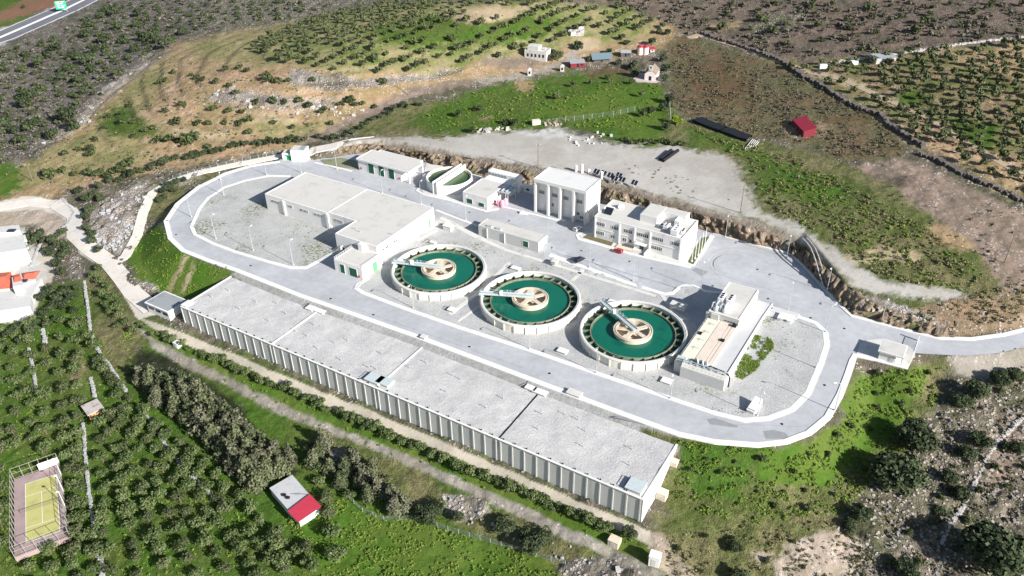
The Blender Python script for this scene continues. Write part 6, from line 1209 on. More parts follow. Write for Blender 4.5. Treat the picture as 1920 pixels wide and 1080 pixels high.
# twin concrete drain channel down the cliff
dr = MB()
for sh in (0, 8):
    P_ = [Vector(at(x_+sh, y_, z_)) for x_, y_, z_ in ((1504,447,8.3),(1512,455,8.2),(1520,466,7.9),(1526,480,7.2),(1531,496,6.0),(1536,514,4.6),(1542,532,3.0),(1547,543,2.3))]
    for k in range(7): dr.bar(P_[k]+Vector((0,0,.2)), P_[k+1]+Vector((0,0,.2)), .26, .4)
tag(dr.build('drain_channel', STONE), 'twin edged concrete drain running down the cut bank to the wide platform', 'drain')
# ------------------------------------------------------------------ boxes below the basin
def kiosk(px, py, L_, D_, h, m, label, rz=ANG, name='valve_kiosk', roof=WHITE):
    r = empty(name, G(px,py), rz, label, 'kiosk'); m_ = MB(); m_.box(-L_/2,L_/2,-D_/2,D_/2,-.5,h-.15); m_.build('wall', m, r); m_ = MB(); m_.box(-L_/2-.1,L_/2+.1,-D_/2-.1,D_/2+.1,h-.147,h,bev=.04); m_.build('roof', roof, r); m_ = MB(); m_.box(-L_*.25,L_*.2,-D_/2-.05,-D_/2-.003,.1,h*.7); m_.build('door', CONC, r); return r
kiosk(334,650,2.2,1.8,2.0,WHITE,'small white kiosk in the hedge below the left part of the basin')
kiosk(1152,1020,2.8,2.2,2.0,TAN,'cream box kiosk on brown earth near the lower right end of the hedge',roof=TAN)
kiosk(1227,1056,2.6,2.2,3.4,WHITE,'tall pale cabinet with a ribbed side at the very bottom edge', rz=ANG+.15)
kiosk(1241,932,2.6,2.2,2.2,TAN,'cream box at the foot of the sunlit end wall of the basin',roof=TAN); kiosk(1263,869,2.2,1.8,1.2,TAN,'small cream box on the green slope right of the basin end',roof=TAN)
# ------------------------------------------------------------------ red and white shed, hut
def pxbox(name, quad, zt_, zb_, m, parent=None, loc=None):
    P_ = [at(a, b, zt_)[:2] for a, b in quad]; o0 = loc; m_ = MB(); m_.prism([(p[0]-o0[0], p[1]-o0[1]) for p in P_], zb_-o0[2], zt_-o0[2]); return m_.build(name, m, parent)
zr = -13.4; c0 = at(552, 945, -17); rs = empty('garden_house', c0, 0, 'garden house, half flat white roof and half red sloping roof, between pines and grove', 'house')
pxbox('wall', [(507,915),(547,891),(580,927),(542,955)], zr-.25, -18, WHITE, rs, c0); pxbox('flat_roof', [(505,915),(548,890),(581,928),(541,957)], zr, zr-.245, mat('pale_roof_paint',(.44,.44,.445),.8,.08,.5,dirt=(.34,.34,.34)), rs, c0)
P1 = [Vector(at(a,b,z))-Vector(c0) for a,b,z in ((581,926,zr+.5),(603,949,zr-.5),(559,979,zr-.5),(539,958,zr+.5))]; m_ = MB(); m_.add([tuple(p) for p in P1]+[tuple(p-Vector((0,0,.14))) for p in P1], [(3,2,1,0),(4,5,6,7),(0,1,5,4),(1,2,6,5),(2,3,7,6),(3,0,4,7)]); m_.build('red_roof', REDROOF, rs)
pxbox('porch_wall', [(580,930),(600,951),(561,976),(543,957)], zr-1.0, -18, WHITE, rs, c0); m_ = MB(); pc = Vector(at(567,955,-15))-Vector(c0)
for a, b in ((533,929),(540,934)): q = Vector(at(a,b,zr))-Vector(c0); m_ = MB(); m_.box(q.x-.5,q.x+.5,q.y-.35,q.y+.35,q.z+.02,q.z+.5,bev=.05); m_.build('roof_box', DARK, rs)
m_ = MB(); q = Vector(at(545,926,zr))-Vector(c0); q2 = Vector(at(576,927,zr))-Vector(c0); m_.bar(q+Vector((0,0,.1)), q2+Vector((0,0,.1)), .07); m_.build('cable', DARK, rs)
c1 = at(173, 768, -16); h1 = empty('flat_hut', c1, 0, 'small hut with a grey slab roof and an orange patch of wall in the grove', 'hut')
pxbox('wall', [(154,762),(181,750),(193,762),(166,778)], -13.4, -17, mat('orange_render',(.50,.26,.13),.9,.1,1.), h1, c1); pxbox('roof', [(151,761),(182,747),(195,764),(164,779)], -13.1, -13.395, mat('stained_slab',(.42,.38,.35),.9,.3,.6,dirt=(.16,.14,.11)), h1, c1)
# ------------------------------------------------------------------ tennis court
zc_ = max(float(G(a_,b_).z) for a_,b_ in ((78,955),(30,900),(112,870),(130,1005),(30,1045)))+.25; cc = at(78, 955, zc_); tc = empty('tennis_court', cc, 0, 'worn yellow and pink tennis court among olive trees at the left', 'tennis court')
SL = [(27,899),(112,869),(131,1006),(28,1046)]; PINKF = mat('faded_pink_court', (.31,.235,.225), .9, .25, .25, dirt=(.26,.17,.16)); YEL = mat('yellow_court', (.42,.40,.15), .9, .1, .3)
pxbox('slab', SL, zc_, zc_-1.5, PINKF, tc, cc); def_q = [(45.7,908),(106.6,889.6),(113.8,995),(48.6,1018)]
Q = [Vector(at(a,b,zc_))-Vector(cc) for a,b in def_q]
ey_ = ((Q[1]-Q[0])+(Q[2]-Q[3])).normalized(); ex_ = Vector((ey_.y,-ey_.x,0)); ctr = sum(Q, Vector())/4
def CQ(a, b, z=0): p = ctr+ex_*a+ey_*b; return (p.x, p.y, z)
m_ = MB(); m_.add([CQ(-11.9,-4.2,.012),CQ(-11.9,4.2,.012),CQ(11.9,4.2,.012),CQ(11.9,-4.2,.012)], [(0,1,2,3)]); m_.build('playing_surface', YEL, tc)
m_ = MB()
def ln(a0,b0,a1,b1,w=.12):
    d = .5*w
    if abs(a0-a1) > abs(b0-b1): P = [CQ(a0-d,b0-d,.02),CQ(a1+d,b0-d,.02),CQ(a1+d,b0+d,.02),CQ(a0-d,b0+d,.02)]
    else: P = [CQ(a0-d,b0+d,.021),CQ(a0+d,b0+d,.021),CQ(a0+d,b1-d,.021),CQ(a0-d,b1-d,.021)]
    m_.add(P, [(0,1,2,3)])
for b in (-4.1,4.1): ln(-11.9,b,11.9,b)
for a in (-11.9,-6.4,6.4,11.9): ln(a,-4.1,a,4.1)
ln(-6.4,0,6.4,0); m_.build('white_line', WHITEP, tc)
m_ = MB(); m_.bar(CQ(0,-5.2,1.0),CQ(0,5.6,1.0),.08); m_.bar(CQ(0,-5.2,0),CQ(0,-5.2,1.05),.12); m_.bar(CQ(0,5.6,0),CQ(0,5.6,1.05),.12)
for z in (.2,.4,.6,.8): m_.bar(CQ(0,-5.2,z),CQ(0,5.6,z),.02)
m_.build('net', WOOD, tc)
tf_ = empty('court_fence', cc, 0, 'tall pale fence of square tubes around the tennis court', 'fence'); S4 = [Vector(at(a,b,zc_))-Vector(cc) for a,b in SL]; FP = mat('faded_fence_paint',(.34,.31,.28),.7,.1,2.); rail = MB(); pm = None
for i in range(4):
    a, b = S4[i], S4[(i+1)%4]; n = int((b-a).length/2.4)
    for k in range(n):
        p = a.lerp(b, k/n)
        if pm is None: m_ = MB(); m_.bar((0,0,-1),(0,0,4.2),.10); o = m_.build('post', FP, tf_); pm = o
        else: o = pm.copy(); COL.objects.link(o); o.parent = tf_
        o.location = p
    for z in (.3,2.2,4.15): rail.bar(a+Vector((0,0,z)), b+Vector((0,0,z)), .08)
rail.build('rail', FP, tf_)
m_ = MB(); a, b = S4[0].lerp(S4[1], .55), S4[1]; m_.bar(a+Vector((0,0,1.3)), b+Vector((0,0,1.3)), .12, 2.4); m_.build('white_banner', WHITEP, tf_)
for k, (t, w_) in enumerate(((.22,'nearest the white banner'),(.52,'second from the white banner'),(.8,'nearest the lower corner'))):
    p = Vector(cc)+S4[1].lerp(S4[2], t*.8); r = empty('court_lamp', p, 0, 'floodlight mast on the shaded side of the tennis court, '+w_, 'floodlight', 'court floodlights'); m_ = MB(); m_.tube([(0,0,0),(0,0,6.5)], .08, 6); m_.build('mast', WHITEP, r); m_ = MB(); m_.box(-.7,.1,-.25,.25,6.45,6.7,bev=.05); m_.build('lamp_head', WHITEP, r)
# ------------------------------------------------------------------ villas at the left edge
VW = mat('villa_render', (.50,.495,.48), .8, .06, .6, dirt=(.42,.41,.39))
def villa(c, items, label):
    items = [(n_, q_, a_, b_, VW if m_ is WHITE else m_) for n_, q_, a_, b_, m_ in items]
    g = np.array(at(*c)); r = empty('villa', g, 0, label, 'house')
    for nm, q, zt_, zb_, m in items: pxbox(nm, q, zt_, zb_, m, r, g)
    return r, g
v1, g1 = villa((10,470,-13), [('main_block', [(-60,436),(38,428),(50,466),(-50,482)], -5.5, -15, WHITE), ('roof_parapet', [(-40,428),(36,422),(38,432),(-40,440)], -3.8, -5.49, WHITE), ('terrace_block', [(-50,483),(22,470),(30,492),(-50,508)], -9.5, -15, WHITE), ('balcony', [(36,441),(47,440),(50,449),(40,451)], -7.5, -8.5, WHITE), ('balcony', [(40,455),(50,453),(53,463),(43,466)], -9.5, -10.5, WHITE), ('lower_terrace', [(-50,500),(30,488),(24,512),(-50,520)], -12., -15, mat('beige_terrace',(.62,.52,.42),.8,.08,.6))], 'large white stepped villa at the left edge above the red roofed one')
for q in (0,1,2): p = Vector(at(10+q*8, 480-q*2, -10.5))-Vector(g1); m_ = MB(); m_.box(p.x-1,p.x+1,p.y-1.2,p.y+.1,p.z-.8,p.z+.8); m_.build('window', GLASS, v1)
p = Vector(at(22,433,-3.7))-Vector(g1); m_ = MB(); m_.box(p.x-1.5,p.x+1.5,p.y-.9,p.y+.9,p.z,p.z+.5,bev=.05); m_.build('solar_heater', PANEL, v1)
v2, g2 = villa((20,560,-14), [('main_block', [(-50,548),(30,542),(78,522),(58,556),(56,574),(-50,590)], -9.5, -16, WHITE), ('tower', [(22,520),(38,517),(43,534),(24,538)], -6, -9.49, WHITE), ('upper_block', [(-50,520),(20,516),(60,512),(66,524),(34,538),(-50,548)], -8.6, -15, WHITE), ('terrace', [(-50,578),(54,566),(50,590),(-50,604)], -12.3, -16, WHITE)], 'white villa with orange red tile roofs at the left edge')
def hip(quad, zt_, rise, ox=.2):
    P = [Vector(at(a,b,zt_))-Vector(g2) for a,b in quad]; A_ = P[0].lerp(P[3],.5); B_ = P[1].lerp(P[2],.5); r1 = A_.lerp(B_, ox)+Vector((0,0,rise)); r2 = A_.lerp(B_, 1-ox)+Vector((0,0,rise)); m_ = MB(); m_.add([tuple(p) for p in P]+[tuple(r1),tuple(r2)]+[tuple(p-Vector((0,0,.2))) for p in P], [(0,1,5,4),(1,2,5),(2,3,4,5),(3,0,4),(0,6,7,1),(1,7,8,2),(2,8,9,3),(3,9,6,0)]); m_.build('tile_roof', TILE, v2)
hip([(-50,516),(20,510),(34,538),(-50,547)], -8.3, 1.6); hip([(40,512),(76,507),(66,522),(44,523)], -8.3, .9); hip([(24,516),(37,513),(41,526),(26,529)], -5.8, .5)
p = Vector(at(45,527,-8.4))-Vector(g2); m_ = MB(); m_.box(p.x-1.2,p.x+1.2,p.y-.8,p.y+.8,p.z,p.z+.4,bev=.05); m_.build('solar_heater', PANEL, v2)
# motorway sign
g = G(119,24); r = empty('motorway_sign', g, .35, 'bright green motorway sign with white lettering blocks over the carriageway', 'sign'); m_ = MB(); m_.tube([(3,0,-.3),(3,0,8)], .25, 8); m_.build('post', STEEL, r); m_ = MB(); m_.box(-4.2,3.6,-.25,-.1+.0,3,9.2); m_.build('panel', mat('sign_green',(.02,.50,.20),.5,.05,1.), r)
m_ = MB()
for z, a, b in ((8.2,-3.4,-.6),(8.2,.2,2.6),(6.9,-3.4,1.4),(5.4,-3.2,-1.0),(5.4,-.2,2.8),(4.1,-2.8,1.8)): m_.box(a,b,-.3,-.253,z,z+.55)
m_.build('lettering', WHITEP, r)
# ------------------------------------------------------------------ vegetation
def foliage(n, lobes, leaf, rng, up=.25, squash=1.):
    """many small leaf clumps spread over the lobes; returns verts, faces"""
    L_ = np.array(lobes); wts = L_[:, 3]**2; k = rng.choice(len(L_), n, p=wts/wts.sum())
    d = rng.normal(size=(n, 3)); d[:, 2] = np.abs(d[:, 2])*.9-.35*np.abs(rng.normal(size=n)); d /= np.linalg.norm(d, axis=1)[:, None]
    r = L_[k, 3]*(1-.45*rng.random(n)**1.6); c = L_[k, :3]+d*r[:, None]*np.array([1, 1, squash])
    nn = d+rng.normal(size=(n, 3))*.55+np.array([0, 0, up]); nn /= np.linalg.norm(nn, axis=1)[:, None]
    t = rng.normal(size=(n, 3)); u = np.cross(nn, t); u /= np.linalg.norm(u, axis=1)[:, None]; v = np.cross(nn, u)
    s = (leaf*(.6+.8*rng.random(n)))[:, None]; a = s*(.55+.3*rng.random((n, 1)))
    q = np.stack([c-u*s*.5, c+v*a*.6, c+u*s*.6+nn*s*.12, c-v*a*.6], 1)
    return q.reshape(-1, 3)
def quadmesh(name, V_, m, smooth=False):
    me_ = bpy.data.meshes.new(name); n = len(V_)//4; me_.vertices.add(len(V_)); me_.vertices.foreach_set('co', V_.astype(np.float32).ravel()); me_.loops.add(n*4); me_.loops.foreach_set('vertex_index', np.arange(n*4, dtype=np.int32))
    me_.polygons.add(n); me_.polygons.foreach_set('loop_start', np.arange(0, n*4, 4, dtype=np.int32)); me_.polygons.foreach_set('loop_total', np.full(n, 4, np.int32)); me_.materials.append(m); me_.update(calc_edges=True); return me_
def lobeset(rng, n, R, H, base, rmin, rmax):
    o = [(0, 0, base+(H-base)*.55, R*.62)]
    for _ in range(n):
        a = rng.random()*6.283; d = R*(.35+.35*rng.random()); z = base+(H-base)*(.25+.6*rng.random()); o.append((d*math.cos(a), d*math.sin(a), z, R*(rmin+(rmax-rmin)*rng.random())))
    return o
PROTO = {}
def make_kind(key, name, n, variants, R, H, base, leaf, m, nl=7, trunk=True, rmin=.28, rmax=.48, up=.25, tall=False):
    L_ = []
    for v in range(variants):
        rng = np.random.default_rng(hash_(key)*10+v)
        if tall:
            lb = [(rng.normal()*R*.12, rng.normal()*R*.12, base+(H-base)*t, R*(1.05-.85*t)*(.8+.3*rng.random())) for t in np.linspace(.05, .95, nl)]
            lb += [(math.cos(a)*R*.5*(1-t), math.sin(a)*R*.5*(1-t), base+(H-base)*t, R*.42*(1-.5*t)) for a, t in zip(rng.random(nl)*6.28, rng.random(nl)*.8)]
        else: lb = lobeset(rng, nl, R, H, base, rmin, rmax)
        cm = quadmesh('crown', foliage(n, lb, leaf, rng, up), m)
        mb = MB(); tr = .05*R+.05
        mb.tube([(0,0,-.5),(.05*R,0,base*.6),(0,.05*R,base+(H-base)*.4)], [tr*1.7,tr*1.1,tr*.6], 7)
        for b in lb[1:5]: mb.tube([(0,0,base*.7),(b[0]*.5,b[1]*.5,(b[2]+base)*.5),(b[0],b[1],b[2])], [tr*.7,tr*.45,tr*.2], 5)
        me_ = bpy.data.meshes.new('trunk'); me_.from_pydata(mb.v, [], mb.f); me_.materials.append(BARK); L_.append((cm, me_ if trunk else None))
    PROTO[key] = (name, L_, R)
def hash_(s): return sum(ord(c)*(i+3) for i, c in enumerate(s)) % 9973
make_kind('olive', 'olive_tree', 460, 7, 2.7, 3.6, .8, .46, OLIVE, 7, rmin=.2, rmax=.5)
make_kind('olived', 'olive_tree', 420, 4, 2.6, 3.4, .8, .46, OLIVE2, 6, rmin=.2, rmax=.5)
make_kind('olivefar', 'olive_tree', 200, 4, 2.3, 3.4, .9, .85, OLIVE2, 6)
make_kind('shrub', 'shrub', 300, 4, 1.6, 1.9, .2, .42, SHRUB, 6, False)
make_kind('shrubfar', 'shrub', 170, 4, 2.2, 2.3, .1, .75, SHRUB, 6, False)
make_kind('hedge', 'hedge_shrub', 420, 5, 1.9, 2.4, .2, .38, OLIVE, 7, False)
make_kind('ever', 'evergreen_tree', 2600, 3, 5.2, 5.6, .6, .60, EVER, 16, True, .22, .40)
make_kind('everfar', 'evergreen_tree', 520, 4, 4.0, 5.2, .8, 1.0, EVER, 9)
make_kind('coni', 'conifer_tree', 1100, 5, 3.0, 7.5, .6, .62, CONI, 8, True, tall=True)
make_kind('conig', 'conifer_tree', 1100, 4, 3.0, 7.0, .6, .62, CONI2, 8, True, tall=True)
make_kind('lime', 'shrub', 300, 1, 2.2, 2.4, .2, .7, LIME, 6, False)
USED = []
def plant(key, px, py, s=1., label=None, group=None, cat='tree', small=False, sq=None, loc=None):
    name, L_, R = PROTO[key]; cm, tm = L_[random.randrange(len(L_))]; g = loc if loc is not None else G(px, py); rz = random.uniform(0, 6.28)
    sc = (s*random.uniform(.9,1.1), s*random.uniform(.9,1.1), s*random.uniform(.85,1.1)*(sq or 1))
    if small or tm is None: o = bpy.data.objects.new(name, cm); COL.objects.link(o)
    else:
        o = bpy.data.objects.new(name, None); COL.objects.link(o)
        for nm, d in (('crown', cm), ('trunk', tm)): c = bpy.data.objects.new(nm, d); COL.objects.link(c); c.parent = o
    o.location = g; o.rotation_euler = (0, 0, rz); o.scale = sc; tag(o, label, cat, group); USED.append((g[0], g[1], R*s)); return o
def rows(A0_, A1_, B0_, B1_, n, sp, jit, fn, ex=()):
    for i in range(n):
        t = i/(n-1) if n > 1 else 0; a = Vector(A0_).lerp(Vector(B0_), t); b = Vector(A1_).lerp(Vector(B1_), t); L_ = (b-a).length; m_ = max(1, int(L_/sp))
        for k in range(m_+1):
            p = a.lerp(b, (k+(.5 if i % 2 else 0))/(m_+.5)); x = p.x+random.uniform(-jit, jit); y = p.y+random.uniform(-jit, jit)
            if any(inpoly(np.array([x]), np.array([y]), e)[0] for e in ex) or random.random() < .06: continue
            fn(x, y)
def poisson(poly, dist, fn, ex=(), tries=4000, dens_=None, seed=1, cap=9999):
    rr = random.Random(seed); xs_ = [p[0] for p in poly]; ys_ = [p[1] for p in poly]; pts = []; grid = {}
    cand = [(rr.uniform(min(xs_), max(xs_)), rr.uniform(min(ys_), max(ys_))) for _ in range(tries)]
    cx = np.array([c[0] for c in cand]); cy = np.array([c[1] for c in cand]); ok = inpoly(cx, cy, poly)
    for e in ex: ok &= ~inpoly(cx, cy, e)
    for i in np.nonzero(ok)[0]:
        if len(pts) >= cap: break
        z = float(nat(*at(cx[i], cy[i], 0)[:2])); p = at(cx[i], cy[i], z); 
        k = (int(p[0]//dist), int(p[1]//dist)); bad = False
        for a in (-1,0,1):
            for b in (-1,0,1):
                for q in grid.get((k[0]+a, k[1]+b), ()):
                    if (q[0]-p[0])**2+(q[1]-p[1])**2 < dist*dist: bad = True
        if bad: continue
        grid.setdefault(k, []).append(p); pts.append((cx[i], cy[i])); fn(cx[i], cy[i])
    return pts
COURT = [(5,870),(120,845),(142,1010),(24,1060)]; HUT = [(140,745),(200,740),(205,785),(160,790)]; RED = [(495,885),(560,880),(612,950),(560,1000),(530,970)]; WALLP = [(150,520),(172,520),(185,650),(250,740),(228,745),(168,670)]
VIL = [(-20,420),(60,420),(90,500),(85,520),(62,600),(-20,610)]
gl = lambda t: ('grey green olive tree '+t)
GRP = 'olive trees planted in rows'
def ol(lab, s0=1., keys=('olive','olive','olived')):
    return lambda x, y: plant(random.choice(keys), x, y, s0*random.uniform(.8,1.15), lab, GRP+' '+lab.split(' tree ')[-1][:40])
rows((190,775),(205,1085),(285,785),(600,1085),8,31,5, ol('grey green olive tree in the big grove between the straight wall and the pines'), (HUT,RED,COURT))
rows((175,1010),(190,1090),(60,1055),(60,1100),4,34,5, ol('grey green olive tree in the grass below the tennis court'), (COURT,))
rows((0,625),(0,840),(145,600),(150,850),6,31,4, ol('grey green olive tree in the upper left part of the grove'), (HUT,VIL,WALLP))
rows((132,860),(150,1020),(148,850),(160,1010),2,27,3, ol('olive tree squeezed between the tennis court and the straight wall',1.05), (COURT,))
rows((190,690),(250,760),(150,600),(235,770),2,26,4, ol('olive tree in the strip under the curved stone wall'), (HUT,))
rows((0,850),(8,1040),(0,850),(8,1040),1,34,4, ol('olive tree at the left edge beyond the court'), (COURT,))
rows((600,880),(640,1060),(520,1010),(540,1080),3,36,6, ol('olive tree near the red and white garden house',1.05), (RED,))
# conifer belt
for i, (a, b, s) in enumerate([(268,712,1.0),(290,722,1.1),(312,728,1.15),(300,752,1.1),(330,744,1.2),(336,768,1.1),(356,752,1.2),(362,782,1.2),(384,768,1.2),(388,800,1.2),(408,792,1.25),(404,826,1.15),(430,812,1.25),(424,848,1.15),(448,838,1.25),(446,872,1.2),(470,856,1.25),(466,892,1.2),(490,872,1.2),(486,908,1.1),(505,884,1.1),(520,858,1.0),(500,846,1.0),(476,830,1.1),(452,808,1.1),(428,786,1.1),(402,764,1.05),(376,742,1.05),(350,724,1.05),(528,880,.9),(545,862,.9)]):
    plant('conig' if i % 3 else 'coni', a, b+8, s*1.12, 'tall grey brown conifer in the dense belt above the grove', 'conifers of the dense belt')
for a, b, s, k in [(600,850,1.0,'conig'),(612,832,1.0,'coni'),(590,868,.9,'conig'),(580,840,.9,'olived'),(650,880,.95,'conig'),(668,868,1,'coni'),(640,905,.9,'conig'),(684,900,1,'coni'),(700,880,.9,'conig'),(712,920,1,'coni'),(735,930,1,'coni'),(742,955,1.,'coni'),(760,950,.9,'coni'),(690,930,.9,'conig'),(620,880,.9,'conig'),(665,850,.9,'olived'),(725,900,.8,'olived'),(655,930,.8,'olived')]:
    plant(k, a, b+6, s*.95, 'conifer in the clump between the dirt road and the wire fence' if k != 'olived' else 'olive tree in the clump above the wire fence', 'trees of the clump above the wire fence')
for i, (a, b, s) in enumerate([(800,975,.62),(818,960,.5),(945,995,.62),(1000,1030,.72),(1018,1018,.6),(985,1012,.5),(1180,1005,.45),(860,975,.4)]): plant('ever', a, b, s, 'dark round evergreen on the rubble strip above the wire fence', 'dark evergreens on the rubble strip')
# pines and trees left by the villas
for i, (a, b, s) in enumerate([(55,445,1.0),(68,452,1.1),(48,470,.8),(78,438,.9),(100,452,1.0),(112,462,1.1),(98,476,1.0),(122,480,1.1),(108,498,1.0),(118,512,1.0),(92,470,.9),(130,465,.9),(84,452,.8),(120,432,.7),(112,440,.7)]): plant('everfar', a, b+4, s*.62, 'dense green tree in the clump beside the lane above the villas', 'trees in the clump beside the villa lane')
for i, (a, b, s) in enumerate([(80,560,1),(95,548,1),(110,562,1.1),(125,550,1),(100,580,1),(84,590,.9),(120,575,1),(138,560,.9),(72,605,.9),(60,620,.9),(45,640,.9),(90,610,.8),(150,540,.8),(20,628,.9),(5,650,.9),(110,600,.8),(140,585,.8),(36,615,.8)]): plant('everfar', a, b+3, s*.66, 'dusty green tree in the thicket right of the red roofed villa', 'trees in the thicket by the red roofed villa')
for i, (a, b, s) in enumerate([(178,520,1),(190,530,1.1),(204,540,1),(196,556,1.1),(212,562,1.1),(224,575,1),(210,584,1),(228,594,1.1),(240,608,1),(252,620,.9),(222,614,.9),(186,505,.9),(200,575,.9)]): plant('olive', a, b+3, s*.85, 'brownish green tree on the bank between the stone wall and the lane', 'trees on the bank beside the lane')
for i, (a, b, s) in enumerate([(165,375,1),(178,368,1),(170,395,1),(160,408,1),(163,430,.9),(172,452,.9),(185,470,.8),(150,360,.9),(185,350,.9),(176,440,.8),(190,372,.8)]): plant('everfar', a, b+3, s*.62, 'dark tree on the outcrop side of the lane at the left', 'trees between the lane and the outcrop')
for i, (a, b, s) in enumerate([(305,362,1),(318,352,1.1),(332,345,1),(300,378,.9),(345,340,.8),(310,372,.9),(326,360,.8)]): plant('ever', a, b, s*.42, 'dark green bush mass beside the upper lane', 'bushes beside the upper lane')
# hedge under the basin wall
H_pts = [(262,610),(300,632),(345,652),(400,675),(450,697),(500,718),(560,745),(620,772),(680,798),(740,824),(800,850),(860,876),(920,902),(980,926),(1040,952),(1100,978),(1150,1000)]
for i in range(len(H_pts)-1):
    a, b = Vector(H_pts[i]), Vector(H_pts[i+1]); n = max(1, int((b-a).length/9))
    for k in range(n):
        p = a.lerp(b, k/n)
        if random.random() < .05: continue
        plant('hedge', p.x+random.uniform(-3,3), p.y+random.uniform(-4,4), random.uniform(.65,1.2), 'olive green shrub in the long hedge below the buttressed wall', 'shrubs of the long hedge')
# dark evergreens on the lower right slope
for a, b, s, t in [(1712,845,1.25,'left of the white rocks above the biggest one'),(1672,915,1.55,'second largest, darkest and roundest on the green slope edge'),(1848,1062,1.75,'largest of all in the lower right corner'),(1825,745,1.0,'upper one at the road edge'),(1872,722,.9,'between the road edge and the rocks'),(1800,762,.8,'left one under the road edge'),(1835,835,.8,'among white rocks in the middle right'),(1812,860,.75,'below the one among the white rocks'),(1780,905,.75,'beside the low grey wall'),(1800,935,.7,'just left of the low grey wall'),(1610,975,.8,'at the lower end of the green slope'),(1595,990,.55,'small one at the lower end of the green slope'),(1378,1032,.5,'alone on the pale ground at the bottom'),(1900,712,.8,'at the right edge below the road'),(1700,1082,.9,'cut by the bottom edge'),(1385,1090,.6,'cut by the bottom edge left of centre'),(1760,965,.5,'small one above the big corner one'),(1905,850,.6,'at the right edge by the low wall')]:
    plant('ever', a, b, s*(1.08 if s > 1.2 else .85), 'dark evergreen, lower right slope, '+t, 'dark evergreens on the lower right slope')
SLOPE = [(1300,850),(1450,860),(1540,840),(1600,780),(1640,700),(1760,700),(1740,780),(1660,860),(1600,940),(1520,960),(1350,950),(1270,900)]
poisson(SLOPE, 5.0, lambda x, y: plant('shrub', x, y, random.uniform(.4,.85), 'low dark shrub on the green slope below the ring road', 'low shrubs on the green slope', 'shrub'), cap=34, tries=900)
poisson([(1560,1000),(1700,880),(1800,760),(1920,700),(1920,1080),(1600,1080)], 5.2, lambda x, y: plant('shrub', x, y, random.uniform(.5,1.1), 'small shrub among the rocks at the lower right', 'small shrubs among the rocks', 'shrub'), cap=22, tries=1500, seed=3)
poisson([(1250,1000),(1400,1000),(1560,1000),(1500,1080),(1260,1080)], 6, lambda x, y: plant('shrub', x, y, random.uniform(.4,.8), 'small shrub on the pale ground at the bottom', 'small shrubs on the pale ground', 'shrub'), cap=8, tries=600, seed=4)
# knoll shrubs (hand placed from the photograph)
for a, b, s in [(245,196,1.0),(228,212,.9),(204,218,.9),(200,238,.9),(180,262,1),(228,228,1.1),(250,228,.9),(286,240,1.1),(250,255,.9),(274,245,1.),(333,232,1.4),(312,208,1.1),(345,196,1.2),(320,258,1.0),(360,140,.8),(325,135,1.),(310,150,1.),(300,155,.9),(370,145,1.1),(405,155,1.1),(425,128,1.),(448,128,1.1),(465,132,1.2),(432,160,1.),(400,205,1.2),(430,208,1.1),(455,210,1.),(372,232,1.1),(390,232,1.),(420,230,.9),(450,232,1.3),(468,225,1.2),(480,192,1.1),(510,190,1.4),(535,192,1.),(560,190,1.5),(580,198,1.3),(466,248,1.1),(440,175,1.),(300,265,1.3),(320,262,1.5),(355,268,2.0),(365,262,1.6),(338,265,1.2),(170,290,1.3),(122,288,1.1),(150,280,1.),(172,278,1.2),(100,330,1.7),(85,325,1.2),(118,322,1.2),(140,325,1.),(240,310,1.7),(225,318,1.4),(212,322,1.3),(165,325,1.2),(178,328,1.2),(190,322,1.1),(205,335,1.3),(600,210,.9),(620,232,.9),(640,195,1.1),(660,190,1.2),(680,195,1.),(610,205,.9),(505,150,1.5),(520,152,1.4),(540,150,1.),(500,140,1.2),(240,325,1.1),(570,262,.9),(585,150,1.2),(720,155,1.3),(655,188,1.4),(668,196,1.),(703,200,1.),(515,230,.9),(548,240,.9),(392,275,1.),(380,148,.9)]:
    plant('shrubfar', a, b+3, s*.95, 'dark round bush dotted on the bare terraced knoll', 'bushes dotted on the knoll', 'shrub')
# hedge band between knoll and lane
for k in range(34):
    t = k/33; a = 205+t*355; b = 348-t*80-18*math.sin(t*3.1); plant('everfar', a+random.uniform(-5,5), b+random.uniform(-4,4), random.uniform(.4,.62), 'dark bush in the band between the knoll and the lane', 'bushes of the band behind the lane', 'shrub')
for k in range(16): t = k/15; plant('everfar', 600+t*190+random.uniform(-4,4), 262-t*62+10*math.sin(t*6)+random.uniform(-3,3), random.uniform(.35,.6), 'dark bush in the gully below the dirt road', 'bushes in the gully below the dirt road', 'shrub')
BN = []; BR = []
# top left scrub hill
big = [(170,115,1.),(60,185,1.),(48,195,.9),(130,225,1.1),(140,240,.9),(105,90,.8),(195,75,.9),(210,25,1.1),(190,30,.8),(160,65,.9),(75,120,.9),(150,150,.8),(90,105,.8),(270,70,.9),(290,75,.9),(310,85,.9),(45,10,.4),(235,75,.8),(20,95,.4),(10,230,.9),(30,245,.7),(60,235,.8),(100,255,.8),(40,265,.8),(290,60,.9),(255,90,.7),(225,50,.8),(260,25,.8),(130,130,.8),(115,145,.7),(175,130,.7),(260,45,.8),(160,170,.6),(320,75,.8),(345,60,.7),(170,45,.7),(180,95,.8),(140,105,.7)]
for a, b, s in big: plant('everfar', a, b+6, s*1.25, 'dark evergreen tree on the dry scrub hill below the motorway', 'evergreens on the scrub hill')
poisson([(0,100),(100,70),(200,10),(400,0),(620,10),(560,35),(430,50),(330,70),(250,120),(180,180),(120,230),(0,310)], 7.5, lambda x, y: (plant('shrubfar', x, y, random.uniform(.9,1.5), 'grey green bush on the dry scrub hill', 'bushes on the dry scrub hill', 'shrub'), BN.append(1)) if len(BN) < 78 and y > 60 and random.random() < .6 else BR.append((x, y, random.uniform(.5,1.1))), cap=400, tries=5000, seed=8)
